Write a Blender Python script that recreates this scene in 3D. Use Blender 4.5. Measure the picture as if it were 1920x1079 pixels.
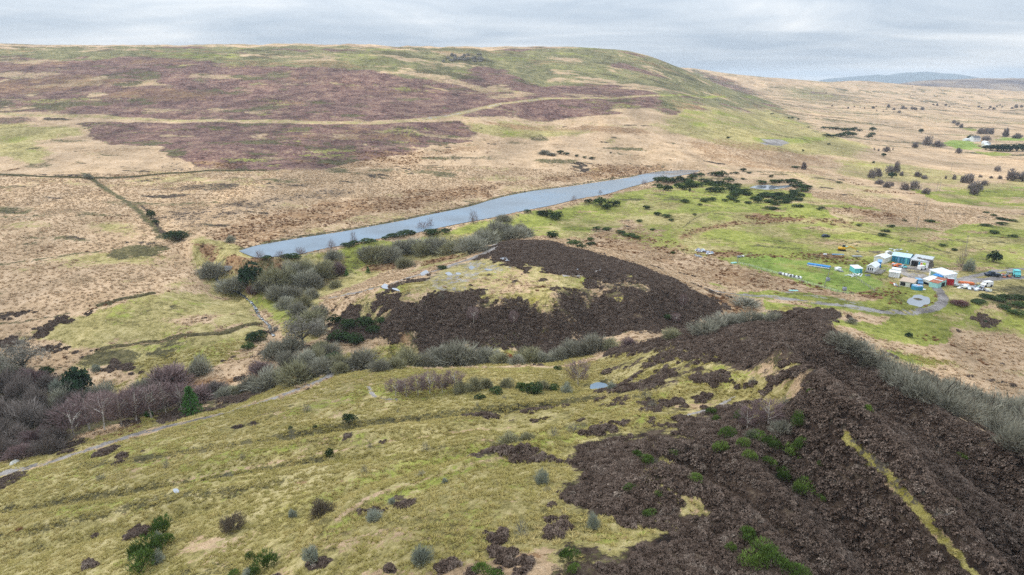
import bpy, bmesh, math, random
import numpy as np
from mathutils import Vector, Matrix

for _o in list(bpy.data.objects): bpy.data.objects.remove(_o)
scene = bpy.context.scene
COL = scene.collection
R = math.radians
random.seed(7); rng = np.random.default_rng(7)

# ================================================================ camera, sky, sun, exposure
EYE = 90.0
cam_data = bpy.data.cameras.new('camera'); cam = bpy.data.objects.new('camera', cam_data); COL.objects.link(cam)
cam.location = (0, 0, EYE); cam.rotation_euler = (R(90 - 16.844), 0, 0)
cam_data.sensor_width = 36; cam_data.lens = 24; cam_data.clip_start = 0.5; cam_data.clip_end = 60000
scene.camera = cam

world = bpy.data.worlds.new('World'); scene.world = world; world.use_nodes = True
SUN_EL, SUN_AZ = R(33), R(-72)          # azimuth clockwise from +Y (the view direction)
def build_sky():
    nt = world.node_tree; nt.nodes.clear()
    N = nt.nodes.new; LK = nt.links.new
    out = N('ShaderNodeOutputWorld'); bg = N('ShaderNodeBackground'); bg.inputs['Strength'].default_value = 0.1
    LK(bg.outputs[0], out.inputs[0])
    sky = N('ShaderNodeTexSky'); sky.sky_type = 'NISHITA'; sky.sun_disc = False
    sky.sun_elevation = SUN_EL; sky.sun_rotation = SUN_AZ; sky.air_density = 1.0; sky.dust_density = 1.5
    geo = N('ShaderNodeTexCoord')
    sep = N('ShaderNodeSeparateXYZ'); LK(geo.outputs['Generated'], sep.inputs[0])
    # stratus sheet: project the direction on a level layer
    zz = N('ShaderNodeMath'); zz.operation = 'MAXIMUM'; LK(sep.outputs[2], zz.inputs[0]); zz.inputs[1].default_value = 0.0
    za = N('ShaderNodeMath'); za.operation = 'ADD'; LK(zz.outputs[0], za.inputs[0]); za.inputs[1].default_value = 0.11
    dx = N('ShaderNodeMath'); dx.operation = 'DIVIDE'; LK(sep.outputs[0], dx.inputs[0]); LK(za.outputs[0], dx.inputs[1])
    dy = N('ShaderNodeMath'); dy.operation = 'DIVIDE'; LK(sep.outputs[1], dy.inputs[0]); LK(za.outputs[0], dy.inputs[1])
    cmb = N('ShaderNodeCombineXYZ'); LK(dx.outputs[0], cmb.inputs[0]); LK(dy.outputs[0], cmb.inputs[1])
    rot = N('ShaderNodeMapping'); rot.inputs['Rotation'].default_value = (0, 0, R(8)); rot.inputs['Scale'].default_value = (0.42, 0.95, 1); rot.inputs['Location'].default_value = (1.3, 0.4, 0)
    LK(cmb.outputs[0], rot.inputs[0])
    n1 = N('ShaderNodeTexNoise'); n1.inputs['Scale'].default_value = 1.0; n1.inputs['Detail'].default_value = 7; n1.inputs['Roughness'].default_value = 0.52; n1.inputs['Distortion'].default_value = 0.7
    LK(rot.outputs[0], n1.inputs['Vector'])
    mp2 = N('ShaderNodeMapping'); mp2.inputs['Scale'].default_value = (3.2, 3.2, 21); mp2.inputs['Location'].default_value = (.7, 2.1, .3); LK(geo.outputs['Generated'], mp2.inputs[0])
    n2 = N('ShaderNodeTexNoise'); n2.inputs['Scale'].default_value = 1.0; n2.inputs['Detail'].default_value = 8; n2.inputs['Roughness'].default_value = .58; n2.inputs['Distortion'].default_value = .5; LK(mp2.outputs[0], n2.inputs['Vector'])
    mxn = N('ShaderNodeMath'); mxn.operation = 'MULTIPLY_ADD'; LK(n2.outputs['Fac'], mxn.inputs[0]); mxn.inputs[1].default_value = .75
    mxm = N('ShaderNodeMath'); mxm.operation = 'MULTIPLY_ADD'; LK(n1.outputs['Fac'], mxm.inputs[0]); mxm.inputs[1].default_value = .45; mxm.inputs[2].default_value = -.10; LK(mxm.outputs[0], mxn.inputs[2])
    ramp = N('ShaderNodeValToRGB'); LK(mxn.outputs[0], ramp.inputs[0])
    e = ramp.color_ramp.elements
    e[0].position = 0.36; e[0].color = (4.6, 5.4, 6.4, 1)
    e[1].position = 0.64; e[1].color = (8.5, 8.8, 9.1, 1)
    m = ramp.color_ramp.elements.new(0.5); m.color = (6.2, 6.85, 7.6, 1)
    mix = N('ShaderNodeMixRGB'); mix.inputs[0].default_value = 0.94
    LK(sky.outputs[0], mix.inputs[1]); LK(ramp.outputs[0], mix.inputs[2])
    # overcast luminance grows towards the zenith: (1 + 2 sin h) / 3
    cie = N('ShaderNodeMath'); cie.operation = 'MULTIPLY_ADD'; LK(zz.outputs[0], cie.inputs[0]); cie.inputs[1].default_value = 2.0; cie.inputs[2].default_value = 0.84
    sc_ = N('ShaderNodeVectorMath'); sc_.operation = 'SCALE'; LK(mix.outputs[0], sc_.inputs[0]); LK(cie.outputs[0], sc_.inputs['Scale'])
    LK(sc_.outputs[0], bg.inputs['Color'])
build_sky()

sun_d = bpy.data.lights.new('sun', 'SUN'); sun_d.energy = 1.5; sun_d.angle = R(10); sun_d.color = (1.0, 0.955, 0.89)
sun = bpy.data.objects.new('sun', sun_d); COL.objects.link(sun); sun.location = (0, -200, 400)
_d = Vector((math.sin(SUN_AZ) * math.cos(SUN_EL), math.cos(SUN_AZ) * math.cos(SUN_EL), math.sin(SUN_EL)))
sun.rotation_euler = (-_d).to_track_quat('-Z', 'Y').to_euler()

vs = scene.view_settings
vs.view_transform = 'Standard'; vs.look = 'None'; vs.gamma = 1; vs.use_curve_mapping = False; vs.exposure = 0.25
scene.render.engine = 'CYCLES'
scene.cycles.use_denoising = False; scene.cycles.use_adaptive_sampling = False; scene.cycles.denoiser = 'OPENIMAGEDENOISE'; scene.cycles.denoising_input_passes = 'RGB_ALBEDO_NORMAL'; scene.cycles.denoising_prefilter = 'NONE'

# ---------------------------------------------------------------- numeric helpers
def lattice(ix, iy, seed):
    h = (ix.astype(np.int64) * 374761393 + iy.astype(np.int64) * 668265263 + seed * 974634777) & 0xFFFFFFFF
    h = ((h ^ (h >> 13)) * 1274126177) & 0xFFFFFFFF
    return ((h ^ (h >> 16)) & 0xFFFF) / 65535.0

def vnoise(x, y, seed=0):
    xi = np.floor(x); yi = np.floor(y)
    fx = x - xi; fy = y - yi
    fx = fx * fx * fx * (fx * (fx * 6 - 15) + 10); fy = fy * fy * fy * (fy * (fy * 6 - 15) + 10)
    a = lattice(xi, yi, seed); b = lattice(xi + 1, yi, seed)
    c = lattice(xi, yi + 1, seed); d = lattice(xi + 1, yi + 1, seed)
    return (a + (b - a) * fx) * (1 - fy) + (c + (d - c) * fx) * fy - 0.5

def fbm(x, y, octaves=4, seed=0, gain=0.5):
    s = np.zeros_like(x); amp = 1.0
    for k in range(octaves):
        s += amp * vnoise(x + 17.3 * k, y - 9.1 * k, seed + k)
        ca, sa = 1.6, 1.2
        x, y = ca * x + sa * y, -sa * x + ca * y
        amp *= gain
    return s

def sstep(t):
    t = np.clip(t, 0, 1)
    return t * t * (3 - 2 * t)

def poly_sd(px, py, poly):
    """signed distance to a closed polygon, positive inside"""
    P = np.asarray(poly, float); Q = np.roll(P, -1, axis=0)
    d2 = np.full(px.shape, 1e18); ins = np.zeros(px.shape, bool)
    for (ax, ay), (bx, by) in zip(P, Q):
        ex, ey = bx - ax, by - ay
        L = ex * ex + ey * ey + 1e-9
        t = np.clip(((px - ax) * ex + (py - ay) * ey) / L, 0, 1)
        dx = px - ax - t * ex; dy = py - ay - t * ey
        d2 = np.minimum(d2, dx * dx + dy * dy)
        c = (ay > py) != (by > py)
        if ey != 0:
            ins ^= c & (px < ex * (py - ay) / ey + ax)
    d = np.sqrt(d2)
    return np.where(ins, d, -d)

def line_d(px, py, pts):
    """distance to an open polyline"""
    P = np.asarray(pts, float)
    d2 = np.full(px.shape, 1e18)
    for (ax, ay), (bx, by) in zip(P[:-1], P[1:]):
        ex, ey = bx - ax, by - ay
        L = ex * ex + ey * ey + 1e-9
        t = np.clip(((px - ax) * ex + (py - ay) * ey) / L, 0, 1)
        dx = px - ax - t * ex; dy = py - ay - t * ey
        d2 = np.minimum(d2, dx * dx + dy * dy)
    return np.sqrt(d2)

def smooth_line(pts, n=6):
    """Catmull-Rom through the points"""
    P = np.asarray(pts, float)
    if len(P) < 3: return P
    E = np.vstack([2 * P[0] - P[1], P, 2 * P[-1] - P[-2]])
    out = []
    for i in range(1, len(E) - 2):
        p0, p1, p2, p3 = E[i - 1], E[i], E[i + 1], E[i + 2]
        for k in range(n):
            t = k / n
            out.append(.5 * ((2 * p1) + (-p0 + p2) * t + (2 * p0 - 5 * p1 + 4 * p2 - p3) * t * t + (-p0 + 3 * p1 - 3 * p2 + p3) * t ** 3))
    out.append(P[-1])
    return np.array(out)

# ---------------------------------------------------------------- the lie of the land
# surveyed heights (x, y, z in metres) joined by a thin plate spline; distances are compressed so that near and far points weigh alike
def warp(x, y):
    r = np.sqrt(x * x + y * y) + 1e-6
    return np.stack([np.arctan2(x, y) * 1.25, np.log(r)], -1)

def tps_fit(spots, lam=2e-5):
    S = np.asarray(spots, float)
    U = warp(S[:, 0], S[:, 1]); n = len(S)
    d2 = ((U[:, None] - U[None]) ** 2).sum(-1)
    K = 0.5 * d2 * np.log(d2 + 1e-12) + lam * np.eye(n)
    Pm = np.hstack([np.ones((n, 1)), U])
    A = np.zeros((n + 3, n + 3)); A[:n, :n] = K; A[:n, n:] = Pm; A[n:, :n] = Pm.T
    b = np.zeros(n + 3); b[:n] = S[:, 2]
    return U, np.linalg.solve(A, b)

def tps_eval(fit, x, y):
    U, w = fit
    x = np.asarray(x, float); y = np.asarray(y, float)
    sh = x.shape; V = warp(x.ravel(), y.ravel()); out = np.empty(len(V))
    for i in range(0, len(V), 20000):
        v = V[i:i + 20000]
        d2 = (v[:, :1] - U[None, :, 0]) ** 2 + (v[:, 1:] - U[None, :, 1]) ** 2
        out[i:i + 20000] = (0.5 * d2 * np.log(d2 + 1e-12)) @ w[:len(U)] + w[len(U)] + v @ w[len(U) + 1:]
    return out.reshape(sh)

def land_height(x, y, fit, waters, ridges=()):
    x = np.asarray(x, float); y = np.asarray(y, float)
    z = tps_eval(fit, x, y)
    r = np.sqrt(x * x + y * y)
    # natural unevenness: hummocks close by, gullies and shelves on the hill
    z = z + fbm(x / 9.0, y / 9.0, 4, 3) * 0.55 * sstep((900 - r) / 700)
    z = z + fbm(x / 55.0, y / 55.0, 4, 11) * 2.2 * sstep((r - 120) / 500) * sstep((1e4 - r) / 8e3)
    hill = sstep((y - 850) / 500) * sstep((450 - x) / 300) * sstep((2500 - r) / 800)
    along = x * 0.35 + y * 0.0
    z = z + fbm(x / 45.0, (y + 0.3 * x) / 260.0, 4, 23) * (6.0 - 4.0 * sstep((x + 150) / 350)) * hill
    z = z + np.clip(r - 2600, 0, 4e3) / 4e3 * fbm(x / 500.0, y / 500.0, 4, 31) * 12
    for h, w, pts in ridges:
        P = smooth_line(pts, 4); m = 3 * w
        box = (x > P[:, 0].min() - m) & (x < P[:, 0].max() + m) & (y > P[:, 1].min() - m) & (y < P[:, 1].max() + m)
        if box.any(): z[box] += h * np.exp(-(line_d(x[box], y[box], P) / w) ** 2) * (1 + .8 * fbm(x[box] / 14, y[box] / 14, 2, 61))
    for level, rim, poly in waters:
        P = np.asarray(poly)
        m = rim * 1.5 + 4
        box = (x > P[:, 0].min() - m) & (x < P[:, 0].max() + m) & (y > P[:, 1].min() - m) & (y < P[:, 1].max() + m)
        if not box.any(): continue
        sd = poly_sd(x[box], y[box], P)
        zb = z[box]
        lip = 0.18 * rim
        inside = level - 0.10 - np.clip(sd + lip, 0, 6) * 0.12
        k = sstep((-sd - lip) / rim)
        outside = np.maximum(zb, level + 0.12) * (1 - k) + zb * k
        outside = np.maximum(outside, np.where(-sd < rim * .6, level + 0.08, -1e9))
        outside = np.where(-sd < rim * 1.5, np.minimum(outside, level + .25 + np.clip(-sd - lip, 0, 99) * .14 + np.clip(-sd - rim, 0, 99) * 1.5), outside)
        z[box] = np.where(sd > -lip, inside, outside)
    return z


RIDGES = [(5,4.4,[(56.2,130.1),(53.3,108.6),(52,95.2),(54.6,84.9),(56.3,76.9),(60,71.5)]),
 (-8,5.5,[(64.8,132.2),(65.7,111.9),(69.3,100.6),(72.5,90),(73,82.7),(76,78.1)]),
 (3.6,4,[(71.6,162.7),(72.2,148.8),(74.4,137.6),(76.5,122),(80.2,112.2),(84.4,106.4),(87.3,102.2)]),
 (-6,4.5,[(28.8,95.8),(32.5,86.6),(36.1,81.4),(39.2,75.9),(40.2,69)]),
 (4,4,[(21.5,82.6),(25.8,76.8),(29.7,73.7),(32.2,66)]),
 (-4.5,4,[(43.1,94),(46.2,85.6),(48.8,77.9),(48.6,71.9)]),
 (-4,3.4,[(74.5,135.5),(74.5,116.6),(77.9,105.5),(82.1,95.1)]),
 (2.8,3,[(65.8,129.6),(67.6,111.8),(71.3,100.9),(74.7,92)]),
 (1.5,3.2,[(-28.1,90.6),(-22.7,96.8),(-16,99.6),(-8.2,102.6),(-0.9,106.9),(3.8,107.5),(14.1,115),(24.6,118.1)]),
 (-1.5,3.2,[(-33.7,101),(-26.7,106.9),(-19.7,111.1),(-11.2,115.2),(4.1,117.4),(14.9,122.3)]),
 (-1.2,2.6,[(-111.2,122.7),(-89.6,122.8),(-72.8,123.2),(-56.4,124.4),(-39.2,123.4),(-28,122.4)]),
 (-1.3,2.6,[(-51.3,139.6),(-39.2,140.7),(-26.9,140.8),(-7.3,140.7),(4.9,143.5),(17.2,143.5)]),
 (1,2.6,[(-47.1,134.1),(-35.4,135.1),(-23.4,134.4),(-7.1,135.7)]),
 (-0.5,2.2,[(-120.4,141),(-110.7,145.6),(-100.7,155.4),(-81.8,162.7),(-65.5,173.6),(-54.3,183.5)]),
 (1.2,4,[(-131,147.6),(-121.3,152.8),(-114.6,161.5),(-106.1,169.4),(-98.1,180.2),(-82.6,188.6)]),
 (1.1,2.6,[(-98.5,111.7),(-79,114.5),(-57.5,114.3),(-41.4,116)]),
 (-0.5,2,[(-50.6,186.4),(-27.3,201.4),(6.2,183.2)]),
 (-1.2,4,[(-143.7,238.6),(-133.1,241.6)]),
 (1.2,7,[(-52.6,246.7),(-31.1,236.9),(-11.5,233),(7.6,230.9),(27.7,240.4),(47.5,241.1)]),
 (-1.5,3,[(-129.8,309.6),(-116.1,290.4),(-103.1,264.9),(-91.9,244.3),(-86.8,232.6)]),
 (-1.5,3,[(-75.4,191.9),(-84,194.4),(-90,192.5),(-103.7,181.8)]),
 (1,2.4,[(-104.9,117.3),(-86.7,118.2),(-70.3,118.4),(-54.3,119.2),(-37.8,118.4)]),
 (-1,2.4,[(-94.6,104),(-78.9,106),(-64.5,107.4),(-53.4,109.4)]),
 (0.9,2.2,[(-53.4,131.9),(-41.8,132.4),(-23,131.6),(-6.9,131.4)])]
SPOTS = [(-87.64,97.57,9),(-51.22,85.53,19),(-22,73.48,29),(0,65.05,36),(19.12,63.84,37),(42.56,71.07,31),(59.82,73.48,29),(68.17,75.89,27),(-102.97,117.71,5),(-61.38,105.25,14),(-34.62,94.85,21),(-26.41,90.68,25),(-17.41,97.07,26),(-8.22,102.99,26.5),(3.8,107.96,27),(19.15,115.74,27),(41.9,124.9,28),(-34.1,102.2,20.5),(-21.79,111.55,21),(-11.2,115.54,22),(4.13,118.08,24),(20.23,122.85,25.5),(-4.5,82.74,32),(6.52,79.89,34),(7.69,96.19,30.5),(19.98,93.77,32),(-120.28,140.77,1.5),(-106.4,149.18,2.5),(-90.82,157.99,4),(-73.45,167.03,5.5),(-53.03,183.46,7),(-77.67,132.57,8),(-62.87,140.66,10),(-45.99,147.22,12),(-19.13,137.78,17),(-21.61,157.6,14),(0,149.49,16.5),(17.91,149.3,18),(-129.97,153.21,-2),(-145.65,173.54,-7),(-131.38,179.8,-7),(-115.23,188,-6),(-93.22,194.17,-4),(-80.1,195.33,-2),(-161.67,195.56,-8),(-171.29,209.26,-7),(-80.4,206.5,0),(-76.22,227.89,1),(-55.02,210.74,2),(-18.18,216.58,2.5),(0,209.26,3),(16.24,215.27,4),(27.58,205.44,7),(-50.64,186.51,7),(-32.04,189.3,7.5),(-9.5,187,8.5),(6.25,184.71,9.5),(22.26,160.94,14.5),(30.36,190.09,12),(39.36,180.97,19),(48.92,172.75,25),(59.27,169.97,28),(68.11,167.73,30),(71.65,162.93,31),(72.5,149.45,31.5),(74.58,137.98,31),(77.04,122.98,30),(80.57,112.78,28.5),(84.75,106.87,27),(87.34,102.3,26),(40.19,139.32,28),(53.25,128.08,33),(35.06,119.46,29),(42.82,112.45,31.5),(51.04,109.75,35),(51.76,99.17,36.5),(52.23,94.82,37),(54.81,85.31,35.5),(55.99,77.67,33.5),(65.53,111.62,33),(69.06,100.25,30),(71.44,89.79,28),(44.46,93.45,35),(47.08,84,32),(48.57,75.82,29.5),(23.63,79.41,36),(33.81,75.32,34),(32.85,87.66,34),(104.93,210.27,12),(117.49,212.65,6),(121.78,194.05,4),(127.68,176.95,3),(133.86,163.5,1),(131.67,156.48,1),(139.42,225.33,2),(173.4,233.02,-1),(203.74,256.28,-1),(170.22,208.98,-3),(146.82,206.5,0),(73.35,239.38,5),(55.03,228.05,5),(95.92,279.1,3),(119.03,268.61,3.5),(135.95,258.05,4),(151.49,251.49,4),(168.79,259.55,3.5),(180.38,273.18,2.5),(184.84,290.27,2),(148.62,241.65,1),(184.76,250.08,-1),(200.56,274.74,2),(-65.1,256.01,8),(-49.13,250.46,13),(-34.07,262.07,15),(-13.72,283.52,16),(-2.51,313.44,17),(9.53,296.62,17.5),(29.62,261.03,17.5),(37.26,271.01,17),(-5.98,244.09,16),(18.28,249.45,16.5),(49.75,254.54,15),(69.65,249.76,10),(81.57,250.74,6),(52.73,296.95,12),(27.24,340.4,11),(21.61,387.26,5.5),(43.79,364.54,4.5),(67.66,335.92,4),(87.14,306.78,3.5),(103.08,286.98,3),(-39.39,226.96,11),(-21.07,232.86,13),(-1.88,228.07,13),(16.92,228.07,13),(46.79,237.13,12),(-44.52,221.76,3),(-29.57,220.75,2.8),(-10.95,217.77,3),(7.38,220.72,3.8),(26.72,229.39,4.5),(57.11,237.62,5),(-75.31,270.06,3.5),(-73.88,247.83,2),(-59.54,234.87,3.5),(-84.92,256.98,1),(-121.17,319.53,6.6),(-97.72,337.79,6.6),(-74.04,355.59,6.6),(-48.08,376.6,6.6),(-19.29,404.77,6.6),(14.05,444.65,6.6),(71.29,504.46,6.6),(118.82,563.32,6.6),(-105.08,324.68,2),(-86.54,335.02,2),(-56.78,353.21,2.5),(-29.13,363.3,3),(0,403.14,4),(27.55,434.63,4.3),(79.03,477.54,5),(-146.89,360.16,7.3),(-113.53,396.81,7.6),(-57.74,457.72,7.8),(0,548.07,8),(125.69,675.64,8.3),(-164.26,342.68,8.5),(-158.3,346.47,7.6),(-132.89,323.42,7.2),(-152.3,336.92,1.5),(-167.06,340.08,3.5),(-133.21,322.23,0.5),(-193.21,240.7,-4),(-203.74,256.28,-1),(-160.41,254.87,-0.5),(-150.42,277.86,1),(-193.95,315.56,5),(-242.11,311.85,6),(-154.14,310.99,1),(-189.75,359.67,8),(-288.18,378.16,13),(-246.54,410.53,13),(-383.18,513.22,22),(-283.22,553.01,21),(-167.59,415.86,12),(-142.48,506.58,15),(-70.44,566.05,15),(-80.2,648.84,19),(-4.89,632.03,16),(22.4,728.1,21.4),(84.65,789.71,27.5),(75.79,702.32,18.5),(159.18,712.15,17.5),(-114.6,256.28,-1),(-101.94,261.91,-3),(-127.6,230.1,-4),(-151.01,220.27,-6),(-102.01,234.04,-3.5),(-100.36,211.23,-4),(-470.17,636.82,30),(-274.27,636.82,30),(437.54,1060.62,14),(481.85,1295.74,26),(220.26,731.08,10),(324.04,776.78,5),(272.59,649.07,4),(215.65,574.81,4),(662.07,1256,0),(443.27,831.61,-1),(784.7,1162.56,-9),(1013.26,1381.6,-9),(1386.54,1903.12,-4),(1271.08,1998.26,6),(382.47,663.07,-3),(529.69,724.54,-6),(380.18,501.17,-4),(302.87,485.17,-1),(238.62,471.84,1.5),(199.71,390.37,1),(160.22,410.95,3),(93.95,407.17,3.8),(46.43,417.57,4.3),(88.81,469.15,5),(142.94,536.67,5.5),(108.08,344.29,3),(146.06,335.24,2.5),(194.52,350.23,1.5),(203.13,340.22,1.2),(181.02,300.36,1.5),(218.19,320.43,1),(243.94,312.74,0.5),(277.96,368.22,0),(306.29,399.15,-1),(150.8,288.63,2.5),(-665.88,920,64.77),(-746.54,1040,90),(-834.08,1170,116.61),(-922.78,1300,137.84),(-1027.05,1450,153.49),(-1167.72,1650,166.84),(-423.11,920,64.77),(-474.36,1040,90),(-529.99,1170,116.61),(-586.35,1300,137.84),(-652.61,1450,153.49),(-741.99,1650,166.84),(-252.42,930,64.5),(-285.34,1060,90),(-320.8,1200,117.29),(-354.03,1330,138.94),(-398.26,1500,157.76),(-445.57,1680,171.74),(-154.99,980,66.69),(-171.16,1090,90),(-191.81,1230,117.97),(-211.17,1360,140.05),(-235.56,1520,155.49),(-260.19,1680,165.9),(-47.79,1060,72.46),(-52.04,1160,90),(-59.32,1330,115.55),(-63.95,1440,137.95),(-70.88,1600,156.71),(-77.47,1750,166.62),(123.87,1180,78.99),(138.87,1330,101.39),(160.8,1550,136.17),(175.75,1700,159.69),(188,1820,169.68),(230.1,1280,82.66),(281.59,1580,125.93),(319.49,1800,154.98),(292.76,1300,73.19),(346.8,1550,103.28),(387.34,1750,128.57),(386.77,1350,52.98),(442.14,1550,69.95),(509.09,1800,86.13),(521.36,1500,37.93),(759.34,2300,63.57),(724.16,2950,140.41),(835.32,2950,123.66),(995.75,2900,106.57),(1126.85,2900,96.22),(1258.24,2900,85.85),(687,1900,43.43),(941.95,1950,29.43),(1343.73,2800,63.88),(1677.92,3400,90),(1481.48,3300,82.91),(1884.57,3400,70.5),(2268.53,3600,51.23),(2670.42,3700,23.44),(1881.84,2600,18.71),(1546.91,2600,28.15),(-603.78,830,53.28),(-382.01,825,48.64),(-161.06,815,45.53),(-65.94,870,50.87),(-7.25,960,58.08),(45.66,1010,64.51),(111.74,1060,65.56),(235.92,1120,67.42),(27.58,907,40.51),(213.92,1010,51.25),(182.7,856,35.04),(0,-60,25),(90,-60,22),(-90,-60,8),(0,10,38),(40,30,38),(-40,30,28),(0,45,38),(-300,150,-4),(-300,40,-8),(300,150,-2),(250,40,10),(-900,500,25),(-1200,900,60),(-1700,1500,180),(1000,400,-10),(2500,1500,0),(4500,3000,10),(-500,2600,170),(-2500,2600,180),(300,2600,130),(-300,4000,120),(-3000,5000,120),(600,3600,60),(2500,5500,-30),(4500,5500,-30),(1000,6500,-30),(2900,4600,-25),(2300,4600,-15),(3600,4600,-35),(1700,4600,10),(3400,6500,-70),(4500,6500,-70),(5500,5000,-50),(2300,6500,-60),(-3000,9000,-30),(0,9000,-30),(5000,9000,-30),(0,-3000,0),(-3000,-3000,0),(3000,-3000,0),(-300,-300,0),(300,-300,0)]
WATERS = [('reservoir',6,12,[(-140.9,342.5),(-136.3,354.4),(-127.9,363.2),(-119,372.4),(-99.2,389.3),(-83.9,406.1),(-67.2,424.3),(-55.7,440.3),(-30,472),(-16,499),(0,523),(21,547),(44,564),(74,592),(107,623),(129,653),(151,669),(171,677),(184,673),(172,653),(147,627),(121,596),(94,559),(70,523),(50,506),(30,480),(15,464),(0,447.9),(-13.7,431.3),(-26.6,419.2),(-41.6,402.9),(-55.4,386.4),(-71.6,373.8),(-86.3,359.4),(-97.8,348.4),(-108,335.7),(-117.4,331.3),(-126.7,329.2),(-134.5,335.7)]),
 ('pond',4,5,[(200,575),(211,587),(221,590),(228,584),(241,590),(235,578),(223,569),(211,563),(206,566)]),
 ('farm_pond',2.3,4,[(163.4,268.7),(166.5,273.1),(169.3,275.3),(171.9,278.3),(175,279.1),(175.3,276.8),(176.3,275.3),(174.4,270.9),(171.4,266.6),(168.6,265.2),(165.8,262.5),(163.4,262.5),(162.8,265.2)]),
 ('pool',14.3,2.5,[(20.4,162.7),(22.4,164.3),(24.6,163.3),(24.8,161),(22.5,159.5),(20.2,160.1)])]
PUDDLES = [(17.66,[(-5.9,281.3),(-3.7,283.6),(-0.5,279.7),(0.9,276.6),(-2.7,276.4)]),
 (15.94,[(-18.4,273.6),(-17,276.9),(-15,272.5),(-15.2,267.9),(-17.5,269.6)]),
 (15.69,[(-27.5,264.8),(-25.6,267.1),(-23.5,262.7),(-24.6,258.9)]),
 (16.17,[(-22.9,264.4),(-21,264.5),(-19.9,261.2),(-22,260.5)]),
 (13.97,[(-50.9,251.5),(-49.7,256.1),(-45.6,249.6),(-46.1,247.2),(-49.1,248.3)]),
 (15.14,[(-45.6,245.8),(-43.1,245.2),(-40.2,241),(-41.8,241),(-44.9,243.9)]),
 (17.93,[(24.7,263.1),(26.6,264.9),(26.5,262.2),(25.1,262.1)]),
 (13.03,[(-66.9,117.2),(-65.9,117.3),(-64.7,115.9),(-64.7,114.9),(-66.2,116)]),
 (13.36,[(-38.5,272.5),(-36.1,278.2),(-33.9,271.4),(-36.2,265.2)]),
 (16.87,[(-11.9,267.6),(-8.7,267.3),(-7.5,263.8),(-10.7,264.9)])]
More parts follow.
